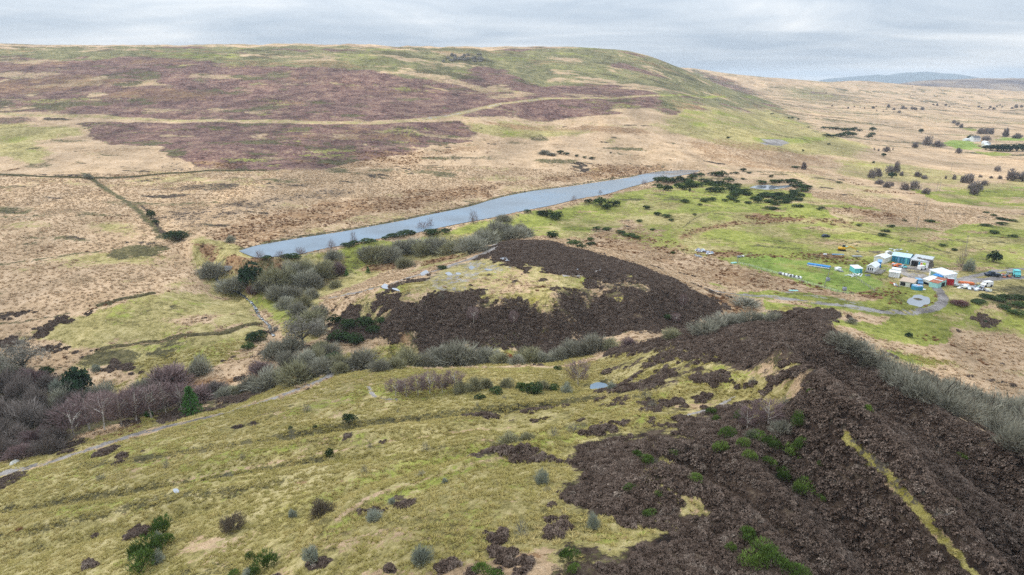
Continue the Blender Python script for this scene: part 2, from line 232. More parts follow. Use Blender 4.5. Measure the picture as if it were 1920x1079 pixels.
PATCHES = [('hillgreen',13.3,0.9,[(-1033,1373),(-988,1395),(-801,1529),(-525,1548),(-297,1549),(-71,1608),(225,1791),(371,1789),(706,2791),(719,2464),(614,1773),(574,1401),(509,1108),(373,900),(289,858),(252,891),(220,932),(198,970),(187,1034),(30,981),(-235,860),(-598,821),(-638,825)]),
 ('heather',8.7,1,[(-952,1261),(-905,1273),(-819,1229),(-755,1198),(-695,1201),(-647,1265),(-572,1225),(-491,1181),(-433,1189),(-343,1153),(-293,1158),(-276,1177),(-252,1148),(-224,1157),(-190,1132),(-155,1121),(-134,1117),(-95,1152),(-88,1206),(-77,1297),(-55,1352),(-21,1313),(11,1218),(53,1172),(121,1182),(136,1225),(168,1247),(202,1224),(233,1157),(239,1112),(205,1022),(152,956),(98,918),(28,914),(-40,881),(-101,827),(-196,806),(-342,804),(-473,820),(-649,840)]),
 ('heather',4.3,1,[(-486,788),(-337,791),(-193,794),(-99,812),(-63,832),(-34,814),(-39,767),(-51,736),(-86,699),(-106,656),(-130,624),(-149,602),(-160,571),(-208,557),(-242,557),(-278,585),(-302,610),(-331,653),(-376,662),(-427,706)]),
 ('green',12.4,0.6,[(-673,1339),(-607,1324),(-499,1298),(-474,1242),(-538,1253),(-621,1290)]),
 ('green',15.2,0.35,[(-324,1370),(-194,1308),(-111,1367),(-96,1290),(-157,1174),(-229,1183),(-302,1234)]),
 ('green',16.2,0.3,[(42,1425),(210,1484),(244,1362),(134,1278),(40,1328)]),
 ('dark',13.0,0.5,[(-46,1411),(-52,1373),(-69,1345),(-89,1317),(-108,1332),(-117,1363),(-113,1398),(-96,1427),(-74,1444),(-54,1443)]),
 ('rush',15.4,0.6,[(-99,1334),(-101,1289),(-113,1255),(-128,1233),(-142,1238),(-152,1279),(-151,1319),(-141,1364),(-123,1381),(-107,1367)]),
 ('rush',20.8,0.5,[(201,1507),(189,1475),(164,1444),(135,1425),(114,1428),(107,1442),(117,1465),(142,1499),(171,1517),(194,1520)]),
 ('rush',18.7,0.5,[(141,1347),(130,1319),(109,1296),(84,1286),(66,1300),(59,1315),(67,1325),(87,1337),(113,1349),(134,1356)]),
 ('rush',22.5,0.4,[(299,1614),(287,1580),(262,1539),(237,1516),(220,1513),(216,1531),(228,1573),(250,1599),(276,1624),(296,1634)]),
 ('rush',15.1,0.5,[(-191,1288),(-194,1257),(-207,1223),(-226,1209),(-248,1227),(-260,1252),(-257,1276),(-242,1296),(-218,1292),(-199,1296)]),
 ('rush',16.7,0.4,[(-356,1378),(-357,1341),(-377,1324),(-411,1339),(-432,1327),(-448,1348),(-448,1376),(-434,1414),(-411,1448),(-369,1391)]),
 ('rush',14.1,0.4,[(-97,1172),(-102,1158),(-115,1162),(-132,1174),(-146,1192),(-153,1218),(-149,1230),(-134,1226),(-118,1219),(-103,1194)]),
 ('bleach',11.5,0.85,[(-589,1063),(-588,1054),(-593,1049),(-603,1050),(-615,1057),(-625,1069),(-627,1079),(-622,1084),(-610,1081),(-598,1073)]),
 ('bleach',10.9,0.85,[(-636,956),(-628,940),(-628,931),(-635,931),(-647,942),(-662,962),(-669,975),(-670,986),(-664,989),(-651,977)]),
 ('bleach',10.4,0.85,[(-546,954),(-541,942),(-543,936),(-549,936),(-558,943),(-566,954),(-573,970),(-572,978),(-566,977),(-556,969)]),
 ('bleach',10.5,0.85,[(-1,1127),(-5,1114),(-15,1107),(-27,1103),(-37,1108),(-41,1115),(-37,1126),(-28,1142),(-15,1143),(-5,1137)]),
 ('bleach',9.2,0.85,[(185,979),(178,969),(162,960),(143,955),(129,956),(124,966),(131,976),(147,986),(166,987),(181,985)]),
 ('bleach',8.7,0.85,[(161,923),(151,912),(130,906),(104,905),(85,917),(77,925),(86,930),(107,932),(134,935),(154,931)]),
 ('rush',10.1,0.6,[(-610,877),(-602,862),(-603,852),(-611,851),(-625,861),(-640,878),(-648,895),(-648,905),(-639,906),(-625,896)]),
 ('rush',13.2,0.5,[(-502,1003),(-498,992),(-500,985),(-505,984),(-513,992),(-524,1010),(-528,1023),(-527,1030),(-521,1029),(-512,1020)]),
 ('green',16.3,0.5,[(-379,1089),(-376,1074),(-379,1067),(-386,1066),(-394,1075),(-401,1087),(-403,1100),(-400,1107),(-392,1106),(-384,1099)]),
 ('rush',11.4,0.5,[(-613,1043),(-607,1030),(-610,1024),(-620,1030),(-629,1037),(-637,1047),(-641,1058),(-639,1064),(-632,1065),(-624,1059)]),
 ('olive',12.1,0.9,[(-596,784),(-553,791),(-500,783),(-452,745),(-438,706),(-455,687),(-406,613),(-378,575),(-389,557),(-431,582),(-451,584)]),
 ('heather',11.3,0.6,[(-614,809),(-548,801),(-506,782),(-543,776),(-585,769)]),
 ('rush',7.3,0.7,[(-431,641),(-425,628),(-425,620),(-431,618),(-443,629),(-453,641),(-460,654),(-460,662),(-453,663),(-443,656)]),
 ('rush',6.9,0.6,[(-423,604),(-421,598),(-421,594),(-425,592),(-430,595),(-437,602),(-441,611),(-442,617),(-436,616),(-429,610)]),
 ('rush',6.6,0.6,[(-388,589),(-385,580),(-385,576),(-391,578),(-397,582),(-402,587),(-405,595),(-405,600),(-401,601),(-395,597)]),
 ('rush',7.9,0.6,[(-371,560),(-369,553),(-369,546),(-375,545),(-383,549),(-392,559),(-396,568),(-393,573),(-385,570),(-376,565)]),
 ('rush',4.8,0.7,[(-358,578),(-356,573),(-357,568),(-360,567),(-364,570),(-368,575),(-371,582),(-371,586),(-367,586),(-362,583)]),
 ('bleach',8.7,0.8,[(-506,775),(-501,763),(-505,756),(-514,754),(-526,761),(-537,772),(-539,780),(-533,785),(-524,786),(-514,783)]),
 ('rush',7.6,0.6,[(-430,684),(-427,675),(-432,670),(-441,670),(-451,673),(-458,680),(-461,688),(-456,694),(-446,694),(-437,690)]),
 ('green',9.8,0.5,[(-477,682),(-473,671),(-475,665),(-484,665),(-495,672),(-502,679),(-508,690),(-506,698),(-499,699),(-487,692)]),
 ('bracken',14.0,0.5,[(-148,597),(-104,673),(-46,745),(0,774),(-11,723),(-70,647),(-117,581)]),
 ('olive',9.5,0.8,[(-50,821),(0,875),(54,889),(102,833),(61,803),(24,783),(-12,786),(-42,793)]),
 ('bracken',12.4,0.6,[(-36,850),(69,906),(176,854),(167,809),(88,819),(-6,848)]),
 ('rush',5.5,0.7,[(-135,568),(-135,560),(-139,554),(-145,551),(-151,555),(-154,561),(-155,570),(-151,576),(-144,577),(-138,574)]),
 ('rush',5.5,0.7,[(-90,582),(-93,577),(-101,572),(-112,570),(-121,570),(-125,575),(-123,581),(-115,586),(-104,589),(-95,587)]),
 ('rush',5.4,0.7,[(3,576),(0,571),(-5,568),(-12,566),(-18,567),(-20,571),(-18,576),(-13,579),(-5,580),(0,580)]),
 ('rush',6.2,0.7,[(-63,658),(-65,651),(-71,645),(-79,643),(-85,646),(-88,651),(-87,657),(-81,662),(-73,664),(-66,662)]),
 ('rush',7.5,0.7,[(39,799),(37,788),(32,780),(27,779),(23,784),(22,794),(24,807),(28,816),(34,816),(38,810)]),
 ('rush',7.4,0.7,[(121,777),(118,769),(112,764),(105,763),(100,768),(100,779),(103,788),(109,791),(115,791),(120,786)]),
 ('rush',6.2,0.7,[(0,670),(-6,660),(-21,649),(-39,650),(-55,653),(-61,658),(-56,664),(-40,668),(-21,672),(-6,673)]),
 ('rush',6.3,0.7,[(68,672),(63,664),(52,654),(39,650),(29,653),(25,660),(30,668),(40,675),(54,677),(64,677)]),
 ('rush',5.4,0.7,[(-49,580),(-51,575),(-56,570),(-63,568),(-69,568),(-71,571),(-70,575),(-64,578),(-57,580),(-52,582)]),
 ('rush',7.0,0.7,[(-26,746),(-28,741),(-31,736),(-36,733),(-40,735),(-42,739),(-41,744),(-37,748),(-32,750),(-28,749)]),
 ('green',11.1,0.7,[(127,777),(122,768),(113,762),(103,760),(95,767),(94,781),(98,791),(107,794),(118,793),(125,787)]),
 ('green',12.2,0.55,[(107,658),(102,647),(90,637),(77,631),(68,634),(64,639),(69,647),(80,655),(94,663),(104,665)]),
 ('olive',17.2,0.8,[(196,958),(300,1103),(541,1490),(544,1252),(504,1062),(526,1006),(410,817),(342,821),(270,798),(220,820),(185,834)]),
 ('green',8.9,0.8,[(317,891),(385,968),(492,1091),(470,1028),(378,911),(320,868)]),
 ('green',13.2,0.7,[(253,917),(249,906),(240,894),(230,881),(225,883),(225,893),(232,914),(241,925),(249,929),(254,927)]),
 ('green',20.6,0.7,[(617,1786),(578,1681),(553,1635),(530,1595),(519,1591),(521,1606),(541,1659),(568,1714),(654,1937),(671,1954)]),
 ('green',17.1,0.5,[(355,1348),(325,1262),(287,1181),(250,1114),(230,1102),(225,1106),(234,1119),(265,1182),(303,1250),(342,1328)]),
 ('bracken',11.9,0.5,[(198,808),(304,862),(401,810),(406,706),(309,619),(259,682),(192,731)]),
 ('gravel',4.2,0.9,[(316,887),(335,902),(359,918),(353,889),(333,866),(312,861)]),
 ('dark',11.2,0.5,[(-228,420),(-222,448),(-185,445),(-159,471),(-127,497),(-121,472),(-156,441),(-171.2,400.2),(-176.5,376),(-204,389.6),(-220,409)]),
 ('dark',9.6,0.55,[(-268,488),(-243,495),(-224,513),(-191,511),(-197,484),(-233,472)]),
 ('dark',13.1,0.4,[(-317,522),(-291,589),(-234,560),(-144,545),(-102,503),(-120,479),(-180,500),(-254,493)]),
 ('bracken',10.2,0.6,[(-166.9,363.8),(-165.9,386.6),(-152.3,418.8),(-130,458),(-99,486),(-58,531),(0,575),(71,651),(128,690),(181,687),(171,678),(107,627),(44,567),(0,526),(-30,475),(-56,442.5),(-84.3,408.3),(-119.6,374.3),(-141.2,344.6)]),
 ('olive',8.4,0.45,[(-136.5,372),(-109.9,407.5),(-71,447),(-38,490),(0,549),(67,613),(44,567),(0,526),(-30,475),(-84.3,408.3),(-119.6,374.3)]),
 ('rush',4.8,0.8,[(-176.5,363.8),(-176,360),(-178.9,359.2),(-183.4,360.3),(-187.7,362.8),(-190.6,366.3),(-190.9,369.6),(-188.4,371.3),(-184.1,370.9),(-179.8,368.5)]),
 ('rush',5.9,0.8,[(-295,406),(-292,400),(-294,396),(-300,397),(-307,400),(-312,405),(-313,409),(-311,412),(-306,414),(-300,411)]),
 ('olive',9.0,0.75,[(-252,388),(-240,400),(-215.7,388.2),(-199.8,368.4),(-205,355.7),(-230.7,366.2)]),
 ('olive',7.9,0.8,[(-227.2,328.1),(-213.9,341.5),(-199.2,350.1),(-182.4,349.9),(-173.5,342.1),(-172.4,322.7),(-187.2,321.6),(-199.5,303.7),(-216.8,307.6)]),
 ('rush',4.6,0.85,[(-184.5,346.4),(-184.4,343.6),(-186.3,341.3),(-189.3,340.1),(-193,341.5),(-195.6,344.4),(-196.2,347.9),(-194.1,350),(-190.5,350.3),(-186.7,348.7)]),
 ('rush',4.6,0.8,[(-190.9,336.6),(-190.2,333.1),(-191.9,330.2),(-195.3,329.3),(-199.4,330.9),(-202,333.5),(-202.6,337),(-200.9,339.8),(-197.4,340.7),(-193.6,339.6)]),
 ('rush',6.2,0.4,[(-246.8,297.8),(-230.9,302.7),(-212.7,282.9),(-207.2,267.8),(-222.6,264.8)]),
 ('rush',8.8,0.3,[(-305,376),(-259,369),(-223.1,348.1),(-238.1,328.7),(-271.8,331.8)]),
 ('olive',4.1,0.95,[(-202.2,236.5),(-195.6,244.1),(-186.2,248.8),(-177.7,259.2),(-166.9,267.1),(-154.8,282.4),(-151.4,304.8),(-146.5,321.8),(-134.3,316),(-116.5,295.1),(-100.2,263.9),(-101.1,259.1),(-113.5,243.2),(-132.7,240.4),(-149.8,231.7),(-164.8,227.4),(-184,238.9),(-196.6,228.9)]),
 ('bleach',4.3,0.8,[(-139.7,255.7),(-130.4,263.2),(-117,272.6),(-114.1,249.9),(-129.8,247.7)]),
 ('bleach',4.3,0.8,[(-186.7,236.9),(-179.3,244.2),(-166.9,244.4),(-162.8,237.2),(-174.5,230.5)]),
 ('bleach',4.0,0.7,[(-148.7,293.5),(-152.1,323.2),(-138.1,320),(-135.8,306.6)]),
 ('green',6.2,0.5,[(-173.6,263.3),(-157.8,274.8),(-144.9,266.4),(-143.6,246.5),(-157.6,242.2)]),
 ('olive',3.1,0.95,[(-149.3,230.7),(-130.8,236.7),(-113,242),(-100.2,257.7),(-92.5,243.6),(-95.7,233.1),(-93.7,212.8),(-93.1,202.3),(-104.6,212.6),(-110.9,206.4),(-123.9,204.2),(-138.8,220.1),(-149.2,220.3),(-154.2,225.6)]),
 ('green',4.6,0.45,[(-121.5,233.9),(-109.1,242.1),(-99,242.1),(-102.2,229.6),(-110.4,217.4)]),
 ('bleach',2.1,0.85,[(-102.2,215.7),(-100.1,229.1),(-94.1,231.5),(-85.7,216.3),(-92,208.6),(-98.5,206.7)]),
 ('bleach',2.4,0.8,[(-166.1,220.4),(-162.8,233.7),(-151.2,234.3),(-148.7,238.7),(-152.2,229.1),(-157,220.8)]),
 ('dark',3.6,0.7,[(-183.1,242.4),(-182.5,240.2),(-183.6,238.1),(-186,237),(-188.8,237.2),(-191.2,239),(-192,241.4),(-191,243.6),(-188.4,244.5),(-185.4,244.1)]),
 ('dark',4.3,0.5,[(-171.9,254.6),(-171.7,252.1),(-173.6,249.4),(-176.9,247.5),(-180.5,247.2),(-182.7,248.2),(-182.9,250.3),(-180.9,252.9),(-177.4,254.7),(-174,255.5)]),
 ('rush',3.1,0.95,[(-134.8,223.6),(-135.4,221.3),(-139.3,220.3),(-145,221.1),(-150.9,224),(-154.1,227),(-153.5,229.1),(-149.4,229.9),(-143.2,228.6),(-137.8,226.5)]),
 ('dark',2.4,0.5,[(-129.9,219.2),(-130.4,218.2),(-133,217.7),(-136.6,218.1),(-140,219.2),(-141.6,220.1),(-141.1,221.1),(-138.6,221.8),(-135.2,221.8),(-131.7,220.7)]),
 ('rush',3.1,0.85,[(-121,230.1),(-120.1,226.4),(-121,224.3),(-123.3,224.3),(-126.2,226.3),(-128.7,229.9),(-129.6,233.5),(-128.7,235.7),(-126.2,235.6),(-123.2,233.3)]),
 ('rush',2.3,0.7,[(-173.6,275.2),(-173.6,275.1),(-173.6,275.1),(-173.7,275.1),(-173.7,275.1),(-173.7,275.2),(-173.7,275.2),(-173.7,275.2),(-173.7,275.2),(-173.7,275.2)]),
 ('rush',2.3,0.7,[(-140.8,289.7),(-139.9,286.8),(-139.7,284),(-140.5,282.6),(-141.8,283.1),(-143.1,285),(-143.8,287.4),(-143.9,290),(-143.2,291.7),(-142,291.6)]),
 ('rush',2.2,0.6,[(-140,272.1),(-139.3,269.8),(-139.6,268.1),(-140.7,267.6),(-142.1,268.3),(-143.3,270),(-144,272.2),(-143.9,274.4),(-143,275.3),(-141.5,274.3)]),
 ('rush',2.7,0.7,[(-138.5,256.7),(-138.4,255.7),(-138.8,254.9),(-139.8,254.7),(-141,255.4),(-141.8,256.5),(-142.1,257.7),(-141.7,258.6),(-140.7,258.7),(-139.4,257.9)]),
 ('rush',2.4,0.7,[(-92.1,239.7),(-91.4,235.6),(-92.4,232.7),(-95.1,233.7),(-98.1,236.3),(-100.3,240.2),(-100.6,243.2),(-99.3,245.2),(-96.8,245.3),(-94.2,243.6)]),
 ('rush',1.7,0.7,[(-121.3,207.4),(-121.3,206.5),(-122.4,206.2),(-124,206.3),(-125.7,207),(-126.6,207.9),(-126.5,208.7),(-125.6,209.3),(-123.9,209.1),(-122.3,208.4)]),
 ('bracken',2.7,0.8,[(-130.3,199.8),(-121.1,202.1),(-110.6,205.7),(-98.5,206.7),(-89.2,201.1),(-93.6,195.1),(-106,186),(-123.5,188)]),
 ('olive',2.8,0.6,[(-144.8,212.7),(-125.8,204.5),(-125.3,197),(-135.9,200.5)]),
 ('rush',4.9,0.85,[(-190.7,220.9),(-167.9,220.4),(-140.3,211.2),(-121.9,197.1),(-103.7,191.4),(-91,196.9),(-79.2,188.5),(-86.6,179.4),(-100.6,170.5),(-111.4,156.8),(-125.8,147.9),(-132.6,146.4)]),
 ('olive',4.1,0.9,[(-170.5,355.7),(-155.3,359.9),(-124.3,335.7),(-93,340.7),(-48.1,377.1),(0,441.2),(71,504),(122,570),(161,608),(210,583),(237,560),(253,503),(273,466),(300,450),(395,489),(226.4,269.3),(215,278.9),(167.5,253.5),(152.6,249.5),(131.8,249.2),(113.5,265.6),(95.8,278.6),(84.8,307.5),(64.1,331.2),(38,338.3),(23.7,371.4),(0,378.1),(-24.4,303.1),(-51.9,290.5),(-66.9,272.7),(-73.7,255.4),(-66.5,227.1),(-76.1,227.5),(-92,251.9),(-108.1,278.3),(-143.5,313.9),(-165.5,336.2)]),
 ('green',4.1,0.85,[(-106,329),(-93,340.7),(-74.3,356.9),(-48,376.4),(-19.4,407.8),(14.1,445.1),(71,502),(119,564),(117,535),(83,480),(34.3,432.1),(0,404.4),(-30.6,383.3),(-73.1,350.4),(-100.6,328.1)]),
 ('green',3.2,0.8,[(-121.5,302.2),(-100.6,291.7),(-82.1,258.5),(-77.9,247.3),(-81,243.8),(-89.1,249.7),(-101.2,265.5)]),
 ('green',4.0,0.75,[(-83.3,345.6),(-71.9,343.8),(-64.2,330.5),(-71.9,316),(-83.9,323.5),(-83.9,335.6)]),
 ('bracken',2.6,0.95,[(-168.5,345.6),(-156.1,347.7),(-134.2,326.8),(-118.8,320.3),(-111.2,319.8),(-116.7,312.2),(-132.7,321.3),(-148.1,333.7),(-159.3,338.3)]),
 ('bracken',3.9,0.6,[(-118,317.1),(-104.9,324.2),(-82.8,318.4),(-90.1,306.6),(-110.9,309.5)]),
 ('rush',5.1,0.5,[(-139.4,325.3),(-105.2,325.5),(-72.7,348.3),(-18.4,384.8),(12.8,403.7),(0,365.2),(-26.3,326.9),(-55.9,347),(-84.3,324.9),(-101.6,294.9),(-123.7,309.2)]),
 ('green',2.1,0.8,[(-155.2,330.6),(-141.5,322.6),(-130.5,313.1),(-136.3,314.5),(-148,319.1)]),
 ('bracken',3.9,0.7,[(-71.5,326.9),(-54.6,338.6),(-29.7,336.1),(-27.5,309.8),(-47,323.1),(-57.9,310.3)]),
 ('bleach',2.0,0.9,[(-76.3,253),(-84.5,286.2),(-76.7,293.2),(-62,318.5),(-51.5,335.8),(-43,333.3),(-46.4,293.6),(-54.5,256.7),(-68,259),(-71.8,252.3),(-67.1,236),(-67.4,227.1),(-71.8,238.4)]),
 ('dark',2.2,1,[(-66.1,227.1),(-64.1,241.8),(-54.2,244.6),(-46.3,246.4),(-35.8,259.1),(-25.3,284.4),(-13.1,295.8),(-2.3,362.9),(11.2,350.3),(25.3,315.3),(38.9,302.2),(56,288.7),(72.7,261.9),(84.5,254.3),(78.6,242.4),(64.2,234.3),(45.9,220.6),(28.2,225),(16.2,214.8),(5.4,213.1),(-5.4,213.4),(-18,214.4),(-29.1,216.2),(-40.1,217.2),(-50.6,224.1),(-60.1,224.2)]),
 ('olive',3.7,0.8,[(-43.9,243.9),(-33.8,260.2),(-25,281.4),(-12.8,288.5),(0,279.5),(17,262.9),(33.8,260.5),(38.5,256.3),(30.2,246.7),(17,228.8),(3.8,228.7),(-11.4,231.1),(-22.9,232.6),(-34.8,235.8)]),
 ('bleach',3.7,0.35,[(-24.3,248.6),(0,267.8),(25,256),(15.4,235.3),(-11.6,235.1)]),
 ('dark',3.9,0.6,[(17,262.9),(34.9,269.9),(38.1,261.1),(27.3,258.3)]),
 ('dark',2.8,0.5,[(-36.6,235),(-23.7,242.2),(-11.8,239.6),(-21.1,234.4)]),
 ('dark',2.8,0.6,[(-42.8,237.4),(-35.9,244.3),(-31.4,240.5),(-36.5,233.9)]),
 ('dark',3.1,0.5,[(0,276.2),(10.8,267.4),(8.5,260.7),(-2.2,268.5)]),
 ('yellow',3.5,0.28,[(-15.4,235.1),(0,239.3),(20.2,247.5),(41.6,256.2),(44.3,246.7),(31.9,243.2),(19.1,231.8),(3.8,228.4),(-11.4,230.4)]),
 ('yellow',1.8,0.6,[(-55.9,242.1),(-46.9,237.7),(-30.8,234.8),(-34.4,232.5),(-50.8,236.6)]),
 ('yellow',1.6,0.9,[(0.6,229.4),(0.3,228.8),(-0.5,228.3),(-1.4,228.1),(-2.2,228.4),(-2.4,228.9),(-2.2,229.4),(-1.4,229.8),(-0.5,230),(0.3,229.8)]),
 ('yellow',1.6,0.95,[(16.6,229.8),(15.9,228.6),(14.2,228.2),(12.1,228.6),(10.5,229.5),(9.9,230.4),(10.5,231.3),(12.2,231.6),(14.3,231.2),(16,230.6)]),
 ('yellow',2.2,0.7,[(9.1,231.6),(8.8,230.9),(8.1,230.5),(7.1,230.6),(6.4,231.1),(6.1,231.9),(6.4,232.7),(7.2,233.2),(8.1,233.1),(8.9,232.4)]),
 ('yellow',2.2,0.7,[(23.7,238.1),(23.4,237.1),(22.7,236),(21.9,234.9),(21.2,234.5),(21.1,235.1),(21.4,236.4),(22.1,237.8),(22.9,238.6),(23.5,238.7)]),
 ('yellow',2.3,0.6,[(39.9,239.3),(39.5,238.6),(38.7,238.5),(37.8,238.8),(37.1,239.7),(36.9,240.7),(37.3,241.4),(38.1,241.7),(39,241.3),(39.7,240.4)]),
 ('yellow',2.1,0.6,[(17,226.2),(16.8,225.7),(16.2,225.4),(15.5,225.4),(15,225.7),(14.8,226.1),(15,226.4),(15.5,226.6),(16.2,226.6),(16.8,226.5)]),
 ('yellow',2.5,0.6,[(49.4,259.7),(48.4,257.2),(46.7,255.8),(44.8,255.6),(43.4,256.1),(43.1,257.4),(43.9,259.3),(45.7,261),(47.7,262),(49.1,261.4)]),
 ('yellow',2.8,0.6,[(48,233.8),(46.6,232.2),(44.5,231.9),(42.5,233.3),(41.2,235.3),(41.1,236.9),(42.3,237.6),(44.3,237.2),(46.4,236.2),(47.9,235.4)]),
 ('yellow',2.8,0.5,[(-8.5,234.2),(-9,233.7),(-10.6,233.7),(-12.5,234),(-14,234.5),(-14.7,235.2),(-14.1,236),(-12.6,236.4),(-10.7,236.3),(-9.1,235.2)]),
 ('gravel',2.9,0.45,[(-39.7,249.8),(-34.7,266.8),(-24.5,274.7),(-19.1,261.1),(-22.3,248.7),(-16.8,241.6),(-25.3,237.7),(-33.4,240.4)]),
 ('gravel',3.1,0.6,[(-1.3,266.2),(-1.9,264.7),(-3.4,263.9),(-5.2,264.4),(-6.8,266.3),(-7.4,268.6),(-6.9,270.5),(-5.3,270.8),(-3.4,269.7),(-1.9,267.9)]),
 ('mud',2.6,0.7,[(7.3,219.5),(16.4,218.4),(27.7,221.1),(24.7,210.4),(10.8,214.3)]),
 ('bleach',1.7,0.45,[(9.3,222.5),(26.9,231.3),(45.3,227.6),(51,227.6),(26.6,227.6),(11.1,220.8)]),
 ('bracken',1.6,0.8,[(-41.8,223.1),(-36.2,222.9),(-33.3,221.4),(-36.5,218),(-41.3,219.5)]),
 ('olive',2.5,0.9,[(-58.4,217.1),(-47.8,218.9),(-29.2,217.4),(-10.8,215.2),(7.2,215.1),(27.8,207),(26.9,188),(6.5,191.3),(-26.6,196.5),(-51,187.8)]),
 ('green',2.5,0.5,[(-47.5,217.3),(-36.5,218),(-31.8,209.6),(-40.1,197.4)]),
 ('rush',3.2,0.5,[(-59,219.7),(-11,218.7),(29.5,220.6),(23.7,201.2),(-10.7,211),(-45.4,206.9)]),
 ('bracken',3.1,0.8,[(72,259.2),(95.8,278.6),(100.1,264.8),(97.9,246.8),(87.1,238.9),(76.2,242.7),(80.9,250.6)]),
 ('olive',3.2,0.8,[(102.4,271.4),(133.2,252.3),(124.4,242.3),(67.5,156.6),(87.5,240.3),(97.2,250.7)]),
 ('dark',2.0,0.95,[(109.3,260.4),(121.9,255.1),(129.6,249),(121.9,241.3),(68.9,154),(98.3,242.5)]),
 ('yellow',3.2,0.7,[(111.5,253.7),(70.5,161.3),(69.7,162.1),(104.5,248.4),(103.2,249.9),(103.8,253.4),(106.1,257.3),(108.8,259.3),(111.1,259.3),(112.1,256.9)]),
 ('dark',2.5,0.8,[(103.1,248.7),(101.9,246.8),(100.2,245.7),(98.7,245.6),(98,246.9),(98.3,249),(99.6,251.3),(101.4,252.8),(103,252.9),(103.6,251.3)]),
 ('green',9.4,0.45,[(102.3,388.9),(131,435),(157,429),(182,423),(154.7,371.3),(126.9,378.1),(101.5,361.4)]),
 ('green',6.7,0.75,[(171,422),(218,460),(210,429),(182.7,401.9),(163.5,385.8)]),
 ('green',7.3,0.6,[(160,472),(187,493),(195,466),(171,451),(160,459)]),
 ('green',6.3,0.6,[(109.6,418.3),(136,451),(143,442),(114.8,412.9),(104.3,403.4)]),
 ('bracken',5.6,0.85,[(149,457),(171,470),(188,466),(197,452),(176,436),(160,438),(151,444)]),
 ('bleach',4.8,0.75,[(26,349.7),(40,385.6),(51.1,401.4),(75.1,430.4),(86.3,401.6),(84.3,376.3),(94.3,344.6),(114,320),(127.1,300.3),(141.5,283.9),(154.2,277),(146.7,266.9),(134.4,273.3),(114.1,285),(97.1,282.7),(81.8,305.3),(55.2,311),(37,329.5)]),
 ('bracken',6.0,0.5,[(26,349.7),(51.1,401.4),(80.3,421.7),(84.7,378.2),(95,347.1),(127.7,301.9),(154.2,277),(134.4,273.3),(114.1,285),(89.4,296.7),(59.2,334.2)]),
 ('bracken',3.3,0.85,[(103,356.2),(124.3,351.5),(142.1,346.3),(167.9,354.1),(180.8,339.6),(180.8,329),(165.3,330.1),(141.8,338.4),(118.6,342.6),(102.4,343.8)]),
 ('green',2.1,0.7,[(110.7,339.2),(119.3,344.6),(118.1,332.5),(112.9,332.9)]),
 ('bleach',9.3,0.7,[(227,480),(271,476),(287,452),(334,486),(378,509),(392,496),(349,468),(290,434),(245,383),(241,388),(268,429),(248,427),(227,448)]),
 ('bracken',9.2,0.6,[(241,478),(271,469),(259,441),(245,455)]),
 ('bracken',5.7,0.6,[(175,432),(218,460),(231,440),(217,426),(205,445)]),
 ('bright',1.5,0.97,[(118.4,343.5),(128.5,347.3),(147,337.6),(160.6,325.6),(168.3,314.1),(170.3,300.9),(160.1,283.9),(145.6,277.8),(139.2,283.8),(128.7,304.4),(112.8,331)]),
 ('green',3.1,0.6,[(129.4,334.2),(147.2,325.1),(151.8,311.7),(137.3,313.5)]),
 ('rush',4.4,0.6,[(164,351.7),(179,347.5),(183.8,334.9),(173.4,322),(158.7,327.3),(147.8,339.6)]),
 ('bracken',3.4,0.6,[(167.3,346.4),(183.8,334.9),(176,330)]),
 ('mud',3.7,0.8,[(188.7,358.5),(200.9,368.3),(219.7,370.1),(230.4,358.2),(245,349.6),(247.6,341),(229.5,338.5),(218.2,344.8),(215.6,362.6),(197.3,355.7)]),
 ('gravel',2.8,0.9,[(184.8,330.5),(197.2,334.5),(209.2,329.5),(203.8,317.3),(191.6,302.5),(183.6,304.9),(186.1,318.8)]),
 ('mud',2.7,0.5,[(189.9,326),(199.7,324.5),(201.1,313.7),(191.5,310.1),(187.8,317.2)]),
 ('rush',2.6,0.5,[(174.9,309.8),(182.9,308.2),(178.2,299.5),(168.5,297.5)]),
 ('bright',2.7,0.9,[(184.1,325),(188.2,325.3),(180.9,311.6),(175.7,311.3)]),
 ('olive',2.9,0.9,[(212.5,335.2),(213.3,329.7),(216.1,317.1),(251.1,330.3),(257,338.8),(228,336)]),
 ('bracken',2.3,0.95,[(151.3,281.1),(162.8,289.1),(173,286),(167.1,275.6),(157.3,260.3),(159.7,254.9),(167.2,260.2),(173.9,268.6),(184.8,283.9),(185.2,281.4),(173.8,264.9),(164.3,255.5),(154.8,253.6),(149,262.8),(146.5,270.7)]),
 ('mud',2.6,0.6,[(202.9,296.3),(218.4,301.2),(212.1,288.3),(197.8,284.5)]),
 ('olive',3.4,0.95,[(117.7,236.7),(129.3,244),(149.9,248.3),(168.2,254.6),(236.9,283.2),(196.4,229.1),(185.2,241.4),(161.5,236.2),(143.3,225.3),(124.8,219.5)]),
 ('green',5.2,0.6,[(131.9,241.1),(166.8,252.2),(209,270.1),(196.6,251.9),(159.6,239.7),(135,231.4)]),
 ('green',4.9,0.4,[(185.3,275.5),(204.6,280.6),(209,270.1),(179.7,259.3)]),
 ('rush',3.1,0.6,[(194.8,271.3),(192.1,269.3),(187.5,267.9),(182.1,266.8),(177.9,266.3),(177.9,268.7),(181.9,272.6),(186.8,274.5),(191.8,274.8),(194.6,273.2)]),
 ('dark',2.2,0.8,[(188.6,254.6),(187.3,253.1),(185.6,251.8),(184.3,251.4),(183.8,252),(184.5,253.5),(186,255.4),(187.6,256.5),(188.8,256.6),(189.1,255.9)]),
 ('dark',2.1,0.7,[(166.7,243.4),(165.6,242.1),(164.4,241.1),(163.5,240.9),(163.2,241.4),(163.5,242.4),(164.5,243.6),(165.7,244.5),(166.7,244.9),(167,244.4)]),
